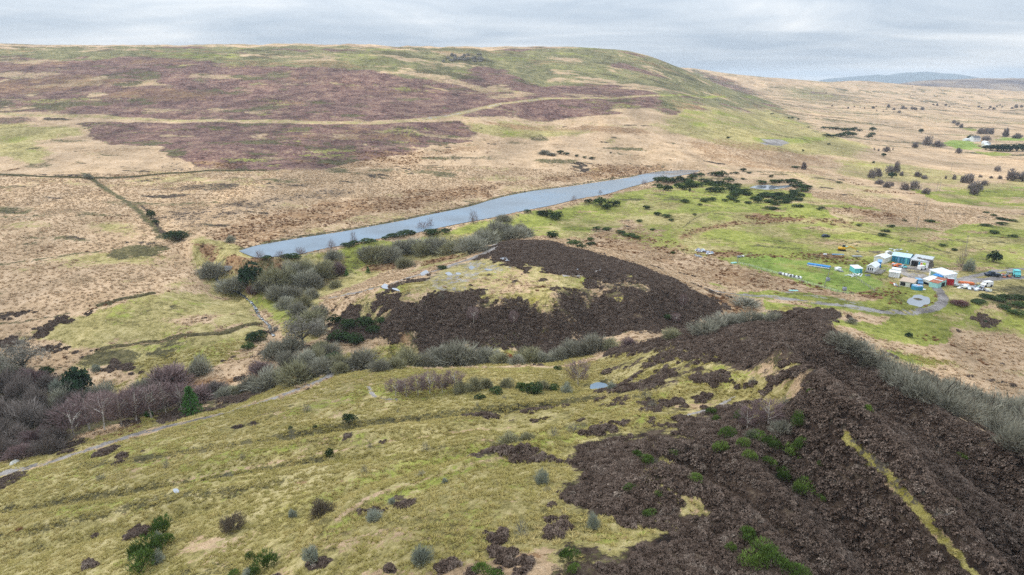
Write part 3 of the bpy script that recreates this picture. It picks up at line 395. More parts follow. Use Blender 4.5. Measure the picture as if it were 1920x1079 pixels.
 ('bracken',2.4,0.8,[(142.3,233.7),(153.9,236.7),(163.6,233),(155.2,225.8),(145.4,228.8)]),
 ('bleach',5.2,0.35,[(127.4,220.7),(143.3,225.3),(158.8,231.6),(174.4,234.4),(196.4,229.1),(152.5,171.8),(148.1,183),(144,202.1),(136.2,213)]),
 ('bracken',5.5,0.35,[(140.2,226.5),(164.5,234.5),(178.9,226.5),(172.7,202.5),(152.6,184.6),(152,208.8)]),
 ('olive',4.3,0.6,[(121.6,213.3),(137.5,215.3),(150,211.4),(139.8,200.9),(127.7,204.3)]),
 ('rush',5.0,0.85,[(200.7,280),(231.3,295.1),(247.6,297.4),(210.6,248.1),(198,254),(199,265.4)]),
 ('olive',15.2,0.7,[(371,800),(438,834),(461,784),(486,745),(483,697),(421,641),(370,641),(327,656)]),
 ('olive',11.8,0.7,[(349,603),(434,662),(559,704),(403,500),(365,520),(336,541)]),
 ('olive',15.0,0.5,[(271,646),(309,619),(322,554),(276,508),(251,551)]),
 ('bright',5.8,0.95,[(728,1175),(765,1203),(784,1182),(742,1102),(683,1022),(670,1043),(678,1092)]),
 ('green',5.4,0.9,[(680,1013),(718,1036),(736,1011),(703,970),(656,955)]),
 ('bright',6.8,0.8,[(892,1293),(988,1265),(941,1203),(847,1215)]),
 ('green',7.5,0.8,[(948,1473),(962,1446),(903,1359),(904,1390)]),
 ('bright',3.6,0.7,[(472,653),(522,655),(506,634),(464,631)]),
 ('bracken',81.3,0.5,[(906,2634),(1168,2787),(1140,2531),(856,2187),(794,2300)]),
 ('hillgreen',73.9,0.6,[(920,2506),(1180,2715),(1096,2273),(804,1836),(756,2007)]),
 ('rush',28.9,0.5,[(751,2329),(909,2423),(855,2325),(733,2219)]),
 ('rush',29.6,0.5,[(927,2376),(1065,2360),(1140,2224),(930,2056)]),
 ('heather',38.2,0.7,[(673,2828),(751,2652),(800,2429),(748,2070),(533,1691),(673,2577)]),
 ('olive',2.7,1,[(-130,139.9),(-120.5,141),(-107,150),(-92,159.9),(-74.2,168.7),(-52.4,181),(-51.3,188.9),(-32.4,191.6),(6.3,187.5),(27.1,189.4),(34.2,185.1),(41.2,176.1),(50.6,168.6),(49.2,131.8),(49.4,106.6),(40.7,106.4),(32.6,100),(40.5,81.9),(31,60.3),(-93,90.5)]),
 ('olive',2.3,0.9,[(-136.3,147.4),(-125.3,147.4),(-112.5,158.5),(-99.1,173.2),(-81.9,187.1),(-76.6,195),(-66.5,195.6),(-57,198.1),(-51,187.8),(-55.9,182.4),(-74.2,168.7),(-92,159.9),(-107,150),(-120.5,141)]),
 ('dark',1.8,0.55,[(-104.7,169.9),(-97.3,178.8),(-96,192.6),(-83.9,195.8),(-76.1,193.3),(-78,181.4),(-86.8,173.1),(-93.6,163.1)]),
 ('dark',1.7,0.5,[(-121,152.6),(-113.2,159.6),(-108.2,163.3),(-106.5,155.8),(-112.7,148.4)]),
 ('bracken',2.2,0.4,[(-112.7,161.1),(-102.9,166.7),(-100,159.1),(-106.4,153.4)]),
 ('dark',1.6,0.8,[(-124.7,139.7),(-119,140.6),(-114.3,141.2),(-111.8,136.2),(-113.4,131.7),(-117.6,130.8)]),
 ('yellow',1.4,0.6,[(-109.9,161.2),(-103.3,159.7),(-103.9,156),(-107,154.3)]),
 ('yellow',1.4,0.5,[(-120.8,146.7),(-115,149.9),(-116.8,146.6),(-119.1,144.3)]),
 ('yellow',2.2,0.4,[(-111.3,150.4),(-100.7,155.2),(-103.6,146.9),(-110.8,145.6)]),
 ('bleach',3.4,0.3,[(-62.8,184.1),(-39.9,181),(-27.2,158.5),(-32.3,143.4),(-51.8,149.2),(-63.4,159.6)]),
 ('bleach',4.6,0.2,[(-109.8,144.2),(-85.1,147.1),(-59.4,148.4),(-39.8,143),(-52.9,130.7),(-83.3,131.9)]),
 ('bleach',2.5,0.2,[(-24.6,83.6),(-13.3,92.5),(-0.8,93.5),(3,82.5),(-7.8,77.7),(-17.4,71.4)]),
 ('bleach',2.1,0.4,[(-53.3,86.3),(-55.5,99.3),(-43.7,95.5),(-39.9,82)]),
 ('green',3.0,0.35,[(-14.8,91.2),(-4.9,90.6),(3,84.2),(0,67.3),(-13.2,71),(-11.6,79.4)]),
 ('green',5.0,0.35,[(-109.8,144.2),(-97.7,145.9),(-84.9,136.9),(-91.1,130.9),(-106.4,132.1)]),
 ('green',3.6,0.35,[(-64.9,125.3),(-41.8,117.7),(-39.2,109.3),(-53.2,111.3)]),
 ('yellow',2.6,0.35,[(-44.1,111.8),(-30.7,106.9),(-24.4,89.6),(-32,92.4),(-43.3,104)]),
 ('yellow',1.8,0.35,[(0,93.2),(7.5,93.6),(7.7,85.1),(1.5,84.5)]),
 ('yellow',1.0,0.7,[(8.7,105.4),(8.4,104.8),(7.8,104.4),(7,104.3),(6.3,104.6),(6.1,105),(6.4,105.5),(7,105.8),(7.9,106),(8.5,105.8)]),
 ('dark',2.5,0.35,[(-9.8,140.9),(0,144.6),(12.5,145.3),(11.2,128.9),(0,128.7)]),
 ('dark',0.8,0.9,[(-9.6,109.1),(-7.2,116.9),(-1.9,106.6),(3.7,104.3),(5.9,102.1),(2.7,101.7),(-1.8,104.2),(-6.3,101.4)]),
 ('dark',0.9,0.85,[(-8.9,129.1),(-9.2,128.5),(-10.1,128.3),(-11.2,128.6),(-12.1,129.1),(-12.5,129.7),(-12.2,130.2),(-11.3,130.4),(-10.2,130.2),(-9.3,129.8)]),
 ('dark',0.7,0.85,[(-18.4,93.6),(-18.6,93),(-19.4,92.9),(-20.5,93.2),(-21.5,93.8),(-21.9,94.4),(-21.7,95),(-20.9,95.3),(-19.9,95.3),(-18.9,94.7)]),
 ('dark',0.7,0.85,[(-15.2,90.3),(-15.3,89.4),(-15.8,89.2),(-16.5,89.5),(-17.3,90.5),(-17.7,91.7),(-17.7,92.6),(-17.1,93),(-16.3,92.6),(-15.6,91.6)]),
 ('dark',0.7,0.85,[(-19.6,90.3),(-19.7,89.2),(-20.5,88.9),(-21.6,89.4),(-22.6,90.2),(-23.2,91.3),(-23,92.2),(-22.3,92.7),(-21.3,92.6),(-20.2,91.8)]),
 ('dark',0.7,0.85,[(-17.1,93.5),(-17.2,92.8),(-17.6,92.5),(-18.3,92.9),(-19,93.6),(-19.3,94.4),(-19.2,95),(-18.7,95.2),(-18.1,95.1),(-17.5,94.5)]),
 ('dark',1.2,0.85,[(-89.3,140.8),(-88.9,139.9),(-89.3,139.5),(-90.2,139.8),(-91.3,140.7),(-92,141.6),(-92.1,142.3),(-91.8,142.7),(-91.1,142.6),(-90.1,141.9)]),
 ('dark',1.2,0.85,[(-85.9,143.2),(-85.9,142.7),(-86.3,142.5),(-87.1,142.8),(-87.9,143.4),(-88.5,144),(-88.5,144.5),(-88.1,144.7),(-87.4,144.5),(-86.5,143.9)]),
 ('dark',1.3,0.85,[(-97.1,147.2),(-96.9,146.4),(-97.4,146.1),(-98.4,146.5),(-99.8,147.6),(-100.6,148.5),(-100.9,149.3),(-100.4,149.8),(-99.4,149.4),(-98.1,148.3)]),
 ('dark',1.2,0.85,[(-66,150.6),(-66.4,149.9),(-68,149.6),(-70.1,149.6),(-72.1,150.3),(-73.1,150.9),(-72.7,151.5),(-71,151.7),(-68.8,151.5),(-67,151.2)]),
 ('dark',1.2,0.85,[(-62.9,151.9),(-62.9,151.3),(-63.3,151.1),(-64.1,151.3),(-64.8,151.8),(-65.2,152.4),(-65.2,152.9),(-64.8,153.1),(-64.1,153),(-63.3,152.5)]),
 ('dark',0.9,0.85,[(-63.9,102.9),(-63.9,102.5),(-64.7,102.5),(-66,103),(-67.4,104.1),(-69.1,106.4),(-69.2,107),(-68.5,107.2),(-67.3,106.9),(-64.7,103.8)]),
 ('dark',0.9,0.85,[(-74.6,107.4),(-74.6,107),(-75.1,106.9),(-76.1,107.2),(-77,107.7),(-77.5,108.2),(-77.4,108.5),(-76.9,108.6),(-75.9,108.3),(-75.1,107.9)]),
 ('dark',0.5,0.85,[(-0.7,74.1),(-0.9,73.2),(-1.4,72.8),(-2,73),(-2.5,73.6),(-2.7,74.6),(-2.5,75.4),(-2,75.8),(-1.4,75.7),(-0.9,75.1)]),
 ('dark',0.5,0.85,[(-0.9,70.6),(-1.1,70),(-1.6,69.8),(-2.3,70),(-2.8,70.5),(-3,71.3),(-2.9,71.8),(-2.3,72),(-1.7,71.8),(-1.1,71.2)]),
 ('dark',0.5,0.85,[(0.3,68.6),(0.1,67.8),(-0.4,67.5),(-0.9,67.7),(-1.4,68.3),(-1.5,69.2),(-1.4,69.9),(-0.9,70.2),(-0.4,70),(0.1,69.4)]),
 ('dark',0.5,0.85,[(-14.4,71.3),(-14.5,70.8),(-14.9,70.7),(-15.5,70.9),(-16.1,71.4),(-16.4,72),(-16.3,72.6),(-15.9,72.8),(-15.3,72.6),(-14.7,71.9)]),
 ('dark',0.6,0.85,[(-24.1,80.3),(-24.1,79.8),(-24.4,79.5),(-25,79.8),(-25.5,80.5),(-25.9,81.2),(-25.9,81.8),(-25.5,81.9),(-25,81.7),(-24.4,81)]),
 ('dark',0.6,0.85,[(-25.4,77.1),(-25.5,76.6),(-26.1,76.6),(-26.9,76.9),(-27.7,77.6),(-28.2,78.4),(-28.1,78.9),(-27.5,78.9),(-26.6,78.5),(-25.9,77.9)]),
 ('dark',0.6,0.85,[(-24.9,78.3),(-25,77.9),(-25.4,77.9),(-26.1,78.1),(-26.6,78.6),(-27,79.1),(-26.9,79.6),(-26.5,79.7),(-25.9,79.4),(-25.3,78.9)]),
 ('dark',0.8,0.85,[(-68.8,94.3),(-68.7,93.9),(-68.9,93.8),(-69.3,93.9),(-69.8,94.3),(-70.2,94.7),(-70.3,95.1),(-70.1,95.2),(-69.7,95.1),(-69.2,94.7)]),
 ('dark',0.5,0.85,[(-7,69.3),(-7,68.7),(-7.3,68.5),(-7.8,68.6),(-8.1,69),(-8.3,69.7),(-8.2,70.3),(-7.9,70.6),(-7.5,70.4),(-7.1,69.9)]),
 ('dark',0.9,0.85,[(-27.1,127.8),(-27.2,127.2),(-27.5,126.8),(-28.1,127),(-28.7,127.6),(-29,128.4),(-29,128.9),(-28.5,129.1),(-27.9,128.9),(-27.4,128.5)]),
 ('dark',1.0,0.85,[(-35.2,132.7),(-35.3,132.4),(-35.6,132.3),(-36.1,132.3),(-36.5,132.6),(-36.7,133),(-36.7,133.5),(-36.4,133.8),(-35.9,133.6),(-35.5,133.2)]),
 ('dark',3.6,1,[(10.5,106.7),(13.6,111.2),(18.9,113.9),(26.7,114),(33.1,115.9),(38.3,118.2),(43.8,121.2),(48.5,110.5),(49.4,106.6),(49.5,113.4),(50.1,125.2),(48.1,135.1),(40.2,139.4),(35.6,139.6),(29.9,139.9),(25,139),(22.5,146.3),(29.2,149.3),(33.4,151.5),(40.2,143.9),(40.9,151.6),(39.6,162.5),(35.9,178.4),(30.2,188.8),(30.4,201.5),(38.3,190.9),(49.6,175.2),(66.3,163.2),(68.7,153.4),(70.9,141.3),(76.1,121.5),(80.2,109.3),(82.6,104.1),(85.1,99.9),(93.4,97.5),(91.4,84.9),(75.2,66.6),(46.6,56),(21.6,50),(0,55.7),(1.6,68),(3.4,74.7),(6.1,83),(7.2,77.5),(8.4,73.4),(10.8,68.7),(12.4,71.2),(15.3,72.8),(15.1,75.5),(11.3,78),(7.5,83.4),(7.6,86),(10.8,89.4),(12.7,94.2),(11.2,101.4)]),
 ('olive',1.2,0.9,[(25.2,174.9),(32.9,178),(38.7,164.5),(40.7,150),(36.9,144.2),(29.4,143.8),(26.5,163.9)]),
 ('dark',1.9,0.5,[(34.2,169.3),(38.9,159.3),(35.9,151.5),(30,160.9),(27.5,170.9)]),
 ('olive',0.9,0.9,[(20.8,126.6),(27.1,131.2),(31.6,131.5),(41.2,130),(44.5,132.2),(49.2,117.5),(49.9,109.1),(48.9,109.6),(46.4,117.3),(40.1,122.3),(30.7,118.5),(23.1,116)]),
 ('dark',1.5,0.45,[(26.9,130.1),(40.9,129.1),(46.2,122.5),(35.2,119.9),(26.5,117.6)]),
 ('bleach',1.1,0.6,[(33.4,125.2),(41.5,127.2),(41.7,124.3),(33.7,118.1)]),
 ('olive',1.4,0.85,[(45.9,137.8),(45.2,137.7),(44,138.8),(42.7,140.7),(42.2,144),(42.3,146.1),(43,146.1),(44.1,144.3),(45.1,141.6),(45.9,139.2)]),
 ('olive',1.5,0.85,[(58.4,152.8),(57.6,151.3),(56.6,150.8),(55.7,151.3),(55.3,152.8),(55.7,155),(56.7,157),(57.8,157.8),(58.5,156.6),(58.7,154.6)]),
 ('olive',1.3,0.85,[(54.2,120.8),(53.1,119.2),(53,121.2),(52.8,123.7),(52.6,125.8),(52.6,126.9),(53,127),(53.7,126.1),(54.3,124.5),(54.6,122.8)]),
 ('olive',1.4,0.85,[(46.8,144.7),(46.3,144.2),(45.6,144.5),(44.8,145.3),(44.3,146.5),(44.2,147.6),(44.7,148),(45.4,147.7),(46.2,146.8),(46.7,145.7)]),
 ('olive',1.3,0.85,[(48.6,131.3),(48.2,130.9),(47.5,131.3),(46.7,132.2),(46.1,133.3),(46.1,134.3),(46.5,134.7),(47.3,134.4),(48.1,133.3),(48.5,132.1)]),
 ('olive',1.3,0.85,[(29.3,136.8),(28.6,135.8),(27.5,135.8),(26.2,136.7),(25.5,139.4),(25.5,142.2),(26.2,143.4),(27.4,143.1),(28.5,141.4),(29.2,138.8)]),
 ('olive',1.2,0.85,[(48.7,116),(48.2,117.1),(47.2,120.7),(45.2,124.2),(43.5,126.9),(42.8,128.1),(43.8,128.1),(45.9,126.2),(47.9,122.9),(48.7,118.4)]),
 ('yellow',1.1,0.8,[(58.4,152.2),(57.8,151.5),(57,151.3),(56.3,151.8),(55.9,152.9),(56,154.1),(56.6,154.9),(57.3,155),(58,154.3),(58.5,153.4)]),
 ('bleach',0.7,0.9,[(18.8,79.8),(21.3,78.5),(23.3,76.2),(24.3,74.1),(22.3,74.5),(20.2,77.1)]),
 ('olive',0.7,0.7,[(18.8,79.8),(21.3,78.5),(23.9,76),(24.8,73.9),(22.3,74.5)]),
 ('olive',0.9,0.6,[(20.5,96.4),(25,101.4),(28.3,99.6),(20.7,79.9),(18.4,82.5)]),
 ('olive',0.9,0.7,[(11.7,70.9),(14.9,74.1),(15.5,72),(12.7,68.9)]),
 ('olive',2.2,0.4,[(15.3,109.2),(23.4,111.8),(30.9,110.9),(28,102.7),(19.2,98.7),(13,97.9)]),
 ('olive',2.3,0.25,[(27.5,112.7),(38,115.5),(37.4,101.9),(30.2,100.5)]),
 ('gravel',0.4,0.8,[(56.1,74.6),(55.9,74.6),(55.7,74.7),(55.4,74.9),(55.3,75.2),(55.3,75.3),(55.5,75.3),(55.7,75.1),(56,74.9),(56.1,74.7)]),
 ('dark',5.2,0.14,[(-43.9,243.9),(-33.8,260.2),(-25,281.4),(-12.8,288.5),(0,279.5),(17,262.9),(33.8,260.5),(38.5,256.3),(30.2,246.7),(17,228.8),(3.8,228.7),(-11.4,231.1),(-22.9,232.6),(-34.8,235.8)]),
 ('gravel',3.7,0.4,[(-40.2,246.7),(-25,281.4),(-13.7,283.8),(0,267.8),(-12.3,252.3),(-19.5,238.6),(-33.1,237.9)]),
 ('olive',3.7,0.62,[(-62.3,248.1),(-52.6,247.1),(-41.2,253.1),(-32.5,249.4),(-32.6,233.4),(-46.1,232.5)]),
 ('olive',4.2,0.5,[(-15.2,231.5),(7.6,230.3),(32.2,246.5),(45.7,255.6),(53.1,249.7),(31.3,236.9),(3.7,225.8)]),
 ('green',7.0,0.75,[(123.2,239.7),(149.6,247.7),(173.3,255.9),(215.1,272.6),(234.4,276.7),(205,238.1),(188,245.4),(163.4,239.3),(143.4,232.2),(127.6,228.6)]),
 ('green',12.0,0.6,[(219.8,340.6),(261.1,365.3),(347,422),(263.9,315.3),(242.3,325.3),(216.1,317.1)]),
 ('green',11.2,0.55,[(68.7,391.8),(97.8,410.2),(97.2,355.9),(80,355.9)]),
 ('green',13.0,0.5,[(13.4,421.3),(68,478),(103,504),(79,457),(38.3,401.6),(18.2,380.4)])]
STRIPS = [('rush',2,0.7,0.5,[(357,1123),(460,1321),(557,1509)]),
 ('rush',2,0.6,0.5,[(389,999),(468,1136),(556,1281)]),
 ('rush',3,0.6,0.5,[(203,828),(259,894),(333,995)]),
 ('rush',5,0.85,0.8,[(-333,532),(-302,499),(-270,462),(-240,429),(-216,398),(-195.6,372),(-178.4,356.8)]),
 ('rush',4,0.8,0.6,[(-412,520),(-357,510),(-319,512),(-271,544),(-232,553),(-190,556)]),
 ('dark',3,0.7,1,[(-238,434),(-217,406),(-197.8,376.7),(-185.9,367.1),(-174.5,354.8)]),
 ('rush',4,0.6,0.5,[(-377,473),(-340,472),(-334,486)]),
 ('rush',3,0.5,1,[(-305,376),(-279,391),(-275,405),(-260,417),(-249,433)]),
 ('rush',3,0.7,1,[(-256.3,310.8),(-239.2,318.7),(-228.4,325.8),(-216.6,336.9),(-199.2,344.6)]),
 ('rush',4,0.75,0.8,[(-165.6,266.6),(-163.5,273),(-158.6,280)]),
 ('rush',2.5,0.7,0.6,[(-213.1,251.5),(-190.6,255.8),(-178.2,259.9),(-167.2,267.6),(-155.2,283.1)]),
 ('rush',1.6,0.9,0.4,[(-150,232),(-143.6,238),(-133.1,241),(-113.7,243.6),(-107.4,248.4),(-101.9,261.2)]),
 ('rush',3,0.8,0.5,[(-136.7,236.5),(-125.9,239.1)]),
 ('rush',4,0.8,0.5,[(-108.9,246.8),(-102.6,257.6)]),
 ('gravel',4,0.95,0.6,[(-41.4,268.3),(-35.8,276),(-25.4,285.3),(-17.6,291.7),(-12,299.8),(-8.7,308.2),(-6.9,356.9)]),
 ('gravel',2.5,0.8,0.5,[(-79.3,277.8),(-66.8,263.1),(-54.5,256.7),(-45.3,259.1),(-39.4,269.8)]),
 ('gravel',1.4,0.6,0.8,[(19.7,256),(27.2,257.9),(32.8,260.7),(36.3,267.1),(35.6,272),(32,273.4)]),
 ('bracken',8,0.7,1,[(97.9,383.3),(115.7,404),(138.2,424.7),(162,433),(185,448)]),
 ('rush',3,0.7,1,[(213,432),(220,407),(230,389),(235.1,376),(235.4,357)]),
 ('rush',2,0.7,0.8,[(185,423),(188.9,405.1),(193.6,384.1),(195.1,374.5)]),
 ('rush',2,0.6,1,[(225,475),(234,461),(247,445)]),
 ('rush',1.5,0.7,0.6,[(103.3,406),(116,430.7),(134,458),(155,481),(175,495)]),
 ('rush',2,0.6,1,[(137,539),(158,532),(175,519)]),
 ('gravel',2.2,1,0.5,[(83.4,276),(94.6,278.4),(103.9,275.6)]),
 ('gravel',4,1,0.4,[(100.3,278.4),(109.9,273.7),(119,268.4),(129.3,262),(139.3,256),(149.9,252.3),(158.7,253.2),(168.2,258.5),(177.3,267.7),(183.6,277.1),(186.6,284.1),(189.3,291),(195.5,300.1),(201.3,306.3)]),
 ('gravel',3.2,1,0.4,[(200.4,304.7),(209.3,306.4),(220.4,312.1),(232.7,318.9),(246.7,324.1),(274.3,329)]),
 ('gravel',5,0.95,0.4,[(206.6,302.2),(221.5,305.9),(234.8,310.7),(259.4,309.5)]),
 ('gravel',5,0.5,1,[(118.6,281.4),(122.6,277.3),(132.7,269.6),(140.3,262.5)]),
 ('rush',5,0.7,1.5,[(755,1554),(768,1400),(836,1369),(897,1350)]),
 ('rush',4,0.6,1,[(560,1144),(568,1073),(616,1056),(648,1015),(660,961)]),
 ('rush',4,0.5,2,[(823,1569),(900,1516),(1068,1633),(1306,1683)]),
 ('rush',8,0.5,3,[(930,2056),(1310,2348),(1669,2485),(1976,2569)]),
 ('rush',6,0.5,3,[(898,1857),(1111,1985),(1354,2131),(1750,2268)]),
 ('dark',6,0.5,4,[(1673,2856),(1890,2890),(2225,2900)]),
 ('rush',3,0.6,1,[(531,1082),(536,1027),(549,964)]),
 ('gravel',2.4,1,0.4,[(-126.4,138.7),(-121.1,141.7),(-117.5,143.8),(-111.6,146.8),(-106.4,151.1),(-101.4,156.5),(-92.4,160.7),(-82.7,164.5),(-74,168.2),(-65.9,174.7),(-58.7,181),(-54.7,184.7),(-53.9,189.8)]),
 ('gravel',1.2,0.6,0.4,[(-38.8,168.4),(-35.6,159.7),(-32.2,156.4),(-28.6,154.8)]),
 ('gravel',2,0.35,0.8,[(-43.1,195.9),(-27.7,204.4),(-10,197.2),(6.3,184.9),(15.6,183.8)]),
 ('rush',3.2,0.95,1,[(-100.2,139.6),(-87.3,139.2),(-75.1,139.9),(-62.5,139.8),(-52,141.6),(-39.8,143)]),
 ('rush',2.8,0.95,0.8,[(-39.7,142.5),(-27.2,142.7),(-19.7,142.1),(-7.4,142.8),(5,146),(17.5,146)]),
 ('rush',2.4,0.85,1.2,[(-107.6,123.7),(-90.6,124.3),(-73.8,125),(-57.2,126.1),(-39.7,124.8)]),
 ('rush',2.2,0.75,1,[(-32.3,143.4),(-19.8,143.2),(-1.2,144.9),(15.3,148.2),(27.6,133.9)]),
 ('green',4,0.8,1.5,[(-25.6,87.7),(-18.9,95.8),(-11.5,99.3),(-0.9,104.2),(13.8,112.7),(24.1,115.7)]),
 ('green',4,0.7,1.5,[(-33.7,103.9),(-25.7,110.8),(-11.4,117.2),(4.2,119.9)]),
 ('bleach',1.2,0.6,0.6,[(-26.7,88.9),(-22.3,95.4),(-15.9,98.6),(-8,100.5),(-0.9,104.1)]),
 ('gravel',1,0.8,0.4,[(33.5,117.2),(37,119.1),(41.5,123.6),(44.5,125.1)]),
 ('olive',0.7,1,0.4,[(49.8,91.7),(50.4,89.7),(51.7,85.9),(52.8,82.2),(53.6,78),(54.5,74.4),(56,71.9),(57.3,69.9),(58.1,68.2)]),
 ('yellow',0.6,0.85,0.8,[(49.9,91.3),(50.4,89.7),(51.7,85.9),(52.8,82.2),(53.6,78),(54.5,74.4),(56,71.9),(57.3,69.9),(58.1,68.2)]),
 ('mud',1,0.6,1,[(49.2,94.6),(51.8,86.2),(53.9,78.9),(55.9,73.3)]),
 ('mud',1.5,0.35,2,[(53.9,113.7),(69.6,122.5),(74.4,108.3),(80.4,100.5)]),
 ('olive',15,0.75,0.6,[(-652,844),(-601,826),(-526,816),(-471,817),(-342,804),(-195,802),(-124,814),(-83,845),(-65,877),(-39,934),(0,981),(30,1002),(54,1022),(112,1058),(179,1080),(236,1123)]),
 ('gravel',5,0.55,0.6,[(-652,844),(-601,826),(-526,816),(-471,817),(-342,804),(-195,802),(-124,814),(-83,845),(-65,877),(-39,934),(0,981),(30,1002),(54,1022),(112,1058),(179,1080),(236,1123)]),
 ('bleach',3.5,0.5,0.6,[(-652,844),(-601,826),(-526,816),(-471,817),(-342,804),(-195,802),(-124,814),(-83,845),(-65,877),(-39,934),(0,981),(30,1002),(54,1022),(112,1058),(179,1080),(236,1123)]),
 ('gravel',4,0.6,0.6,[(-101,832),(-72,865),(-39,934),(0,981),(38,1008),(54,1022)]),
 ('green',10,0.8,0.6,[(236,1123),(334,1304),(454,1508)]),
 ('olive',10,0.7,0.8,[(-58,849),(0,891),(69,904),(125,866),(173,838)]),
 ('bleach',4,0.7,0.6,[(-58,849),(0,891),(69,904),(125,866),(173,838)]),
 ('dark',26,1,0.3,[(64.5,161.9),(67.5,152.8),(69.3,141.3),(74.4,136.1),(75.7,120.5),(78.8,110),(82.3,103.5),(84.9,99.1),(89.4,93.9)]),
 ('rush',2.4,0.75,1.5,[(-99.5,110.5),(-87.8,111.9),(-73,113.9),(-57,113.2),(-44.7,113.7)]),
 ('rush',1.6,0.5,1.5,[(-93.7,105.1),(-83.1,107.7),(-73.9,109.6)]),
 ('bleach',1,0.6,0.8,[(-71.9,125.7),(-57.4,126.9),(-40.3,127),(-23.5,128),(-6.7,128.2),(4.4,128)]),
 ('olive',0.9,0.7,0.8,[(100.3,278.4),(109.9,273.7),(119,268.4),(129.3,262),(139.3,256),(149.9,252.3),(158.7,253.2),(168.2,258.5)]),
 ('mud',0.7,0.6,0.8,[(100.7,279.7),(119.4,269.5),(129.8,263.2),(139.7,256.8),(150.3,253),(159.1,253.8)]),
 ('olive',0.45,0.3,1,[(-126.4,138.7),(-121.1,141.7),(-117.5,143.8),(-111.6,146.8),(-106.4,151.1),(-101.4,156.5),(-92.4,160.7),(-82.7,164.5),(-74,168.2),(-65.9,174.7),(-58.7,181)]),
 ('olive',3.4,0.35,1,[(-128.8,141.6),(-122.4,143.5),(-112.7,148.4),(-102.5,158.4),(-93.6,163.1),(-75,170.6),(-59.3,183)]),
 ('rush',3.5,0.85,0.6,[(-141.3,346.6),(-132.9,360.8),(-119.7,374.7),(-99.9,392),(-78.9,414.1),(-56.1,443.1),(-30,476),(0,527),(44,568),(108,629),(152,674)]),
 ('mud',1.6,0.7,0.8,[(-140.7,344.8),(-132.4,359.4),(-119.3,373.5),(-99.5,390.4),(-78.6,412.4),(-55.9,441.6),(-30,473),(0,525),(44,566),(107,625)])]
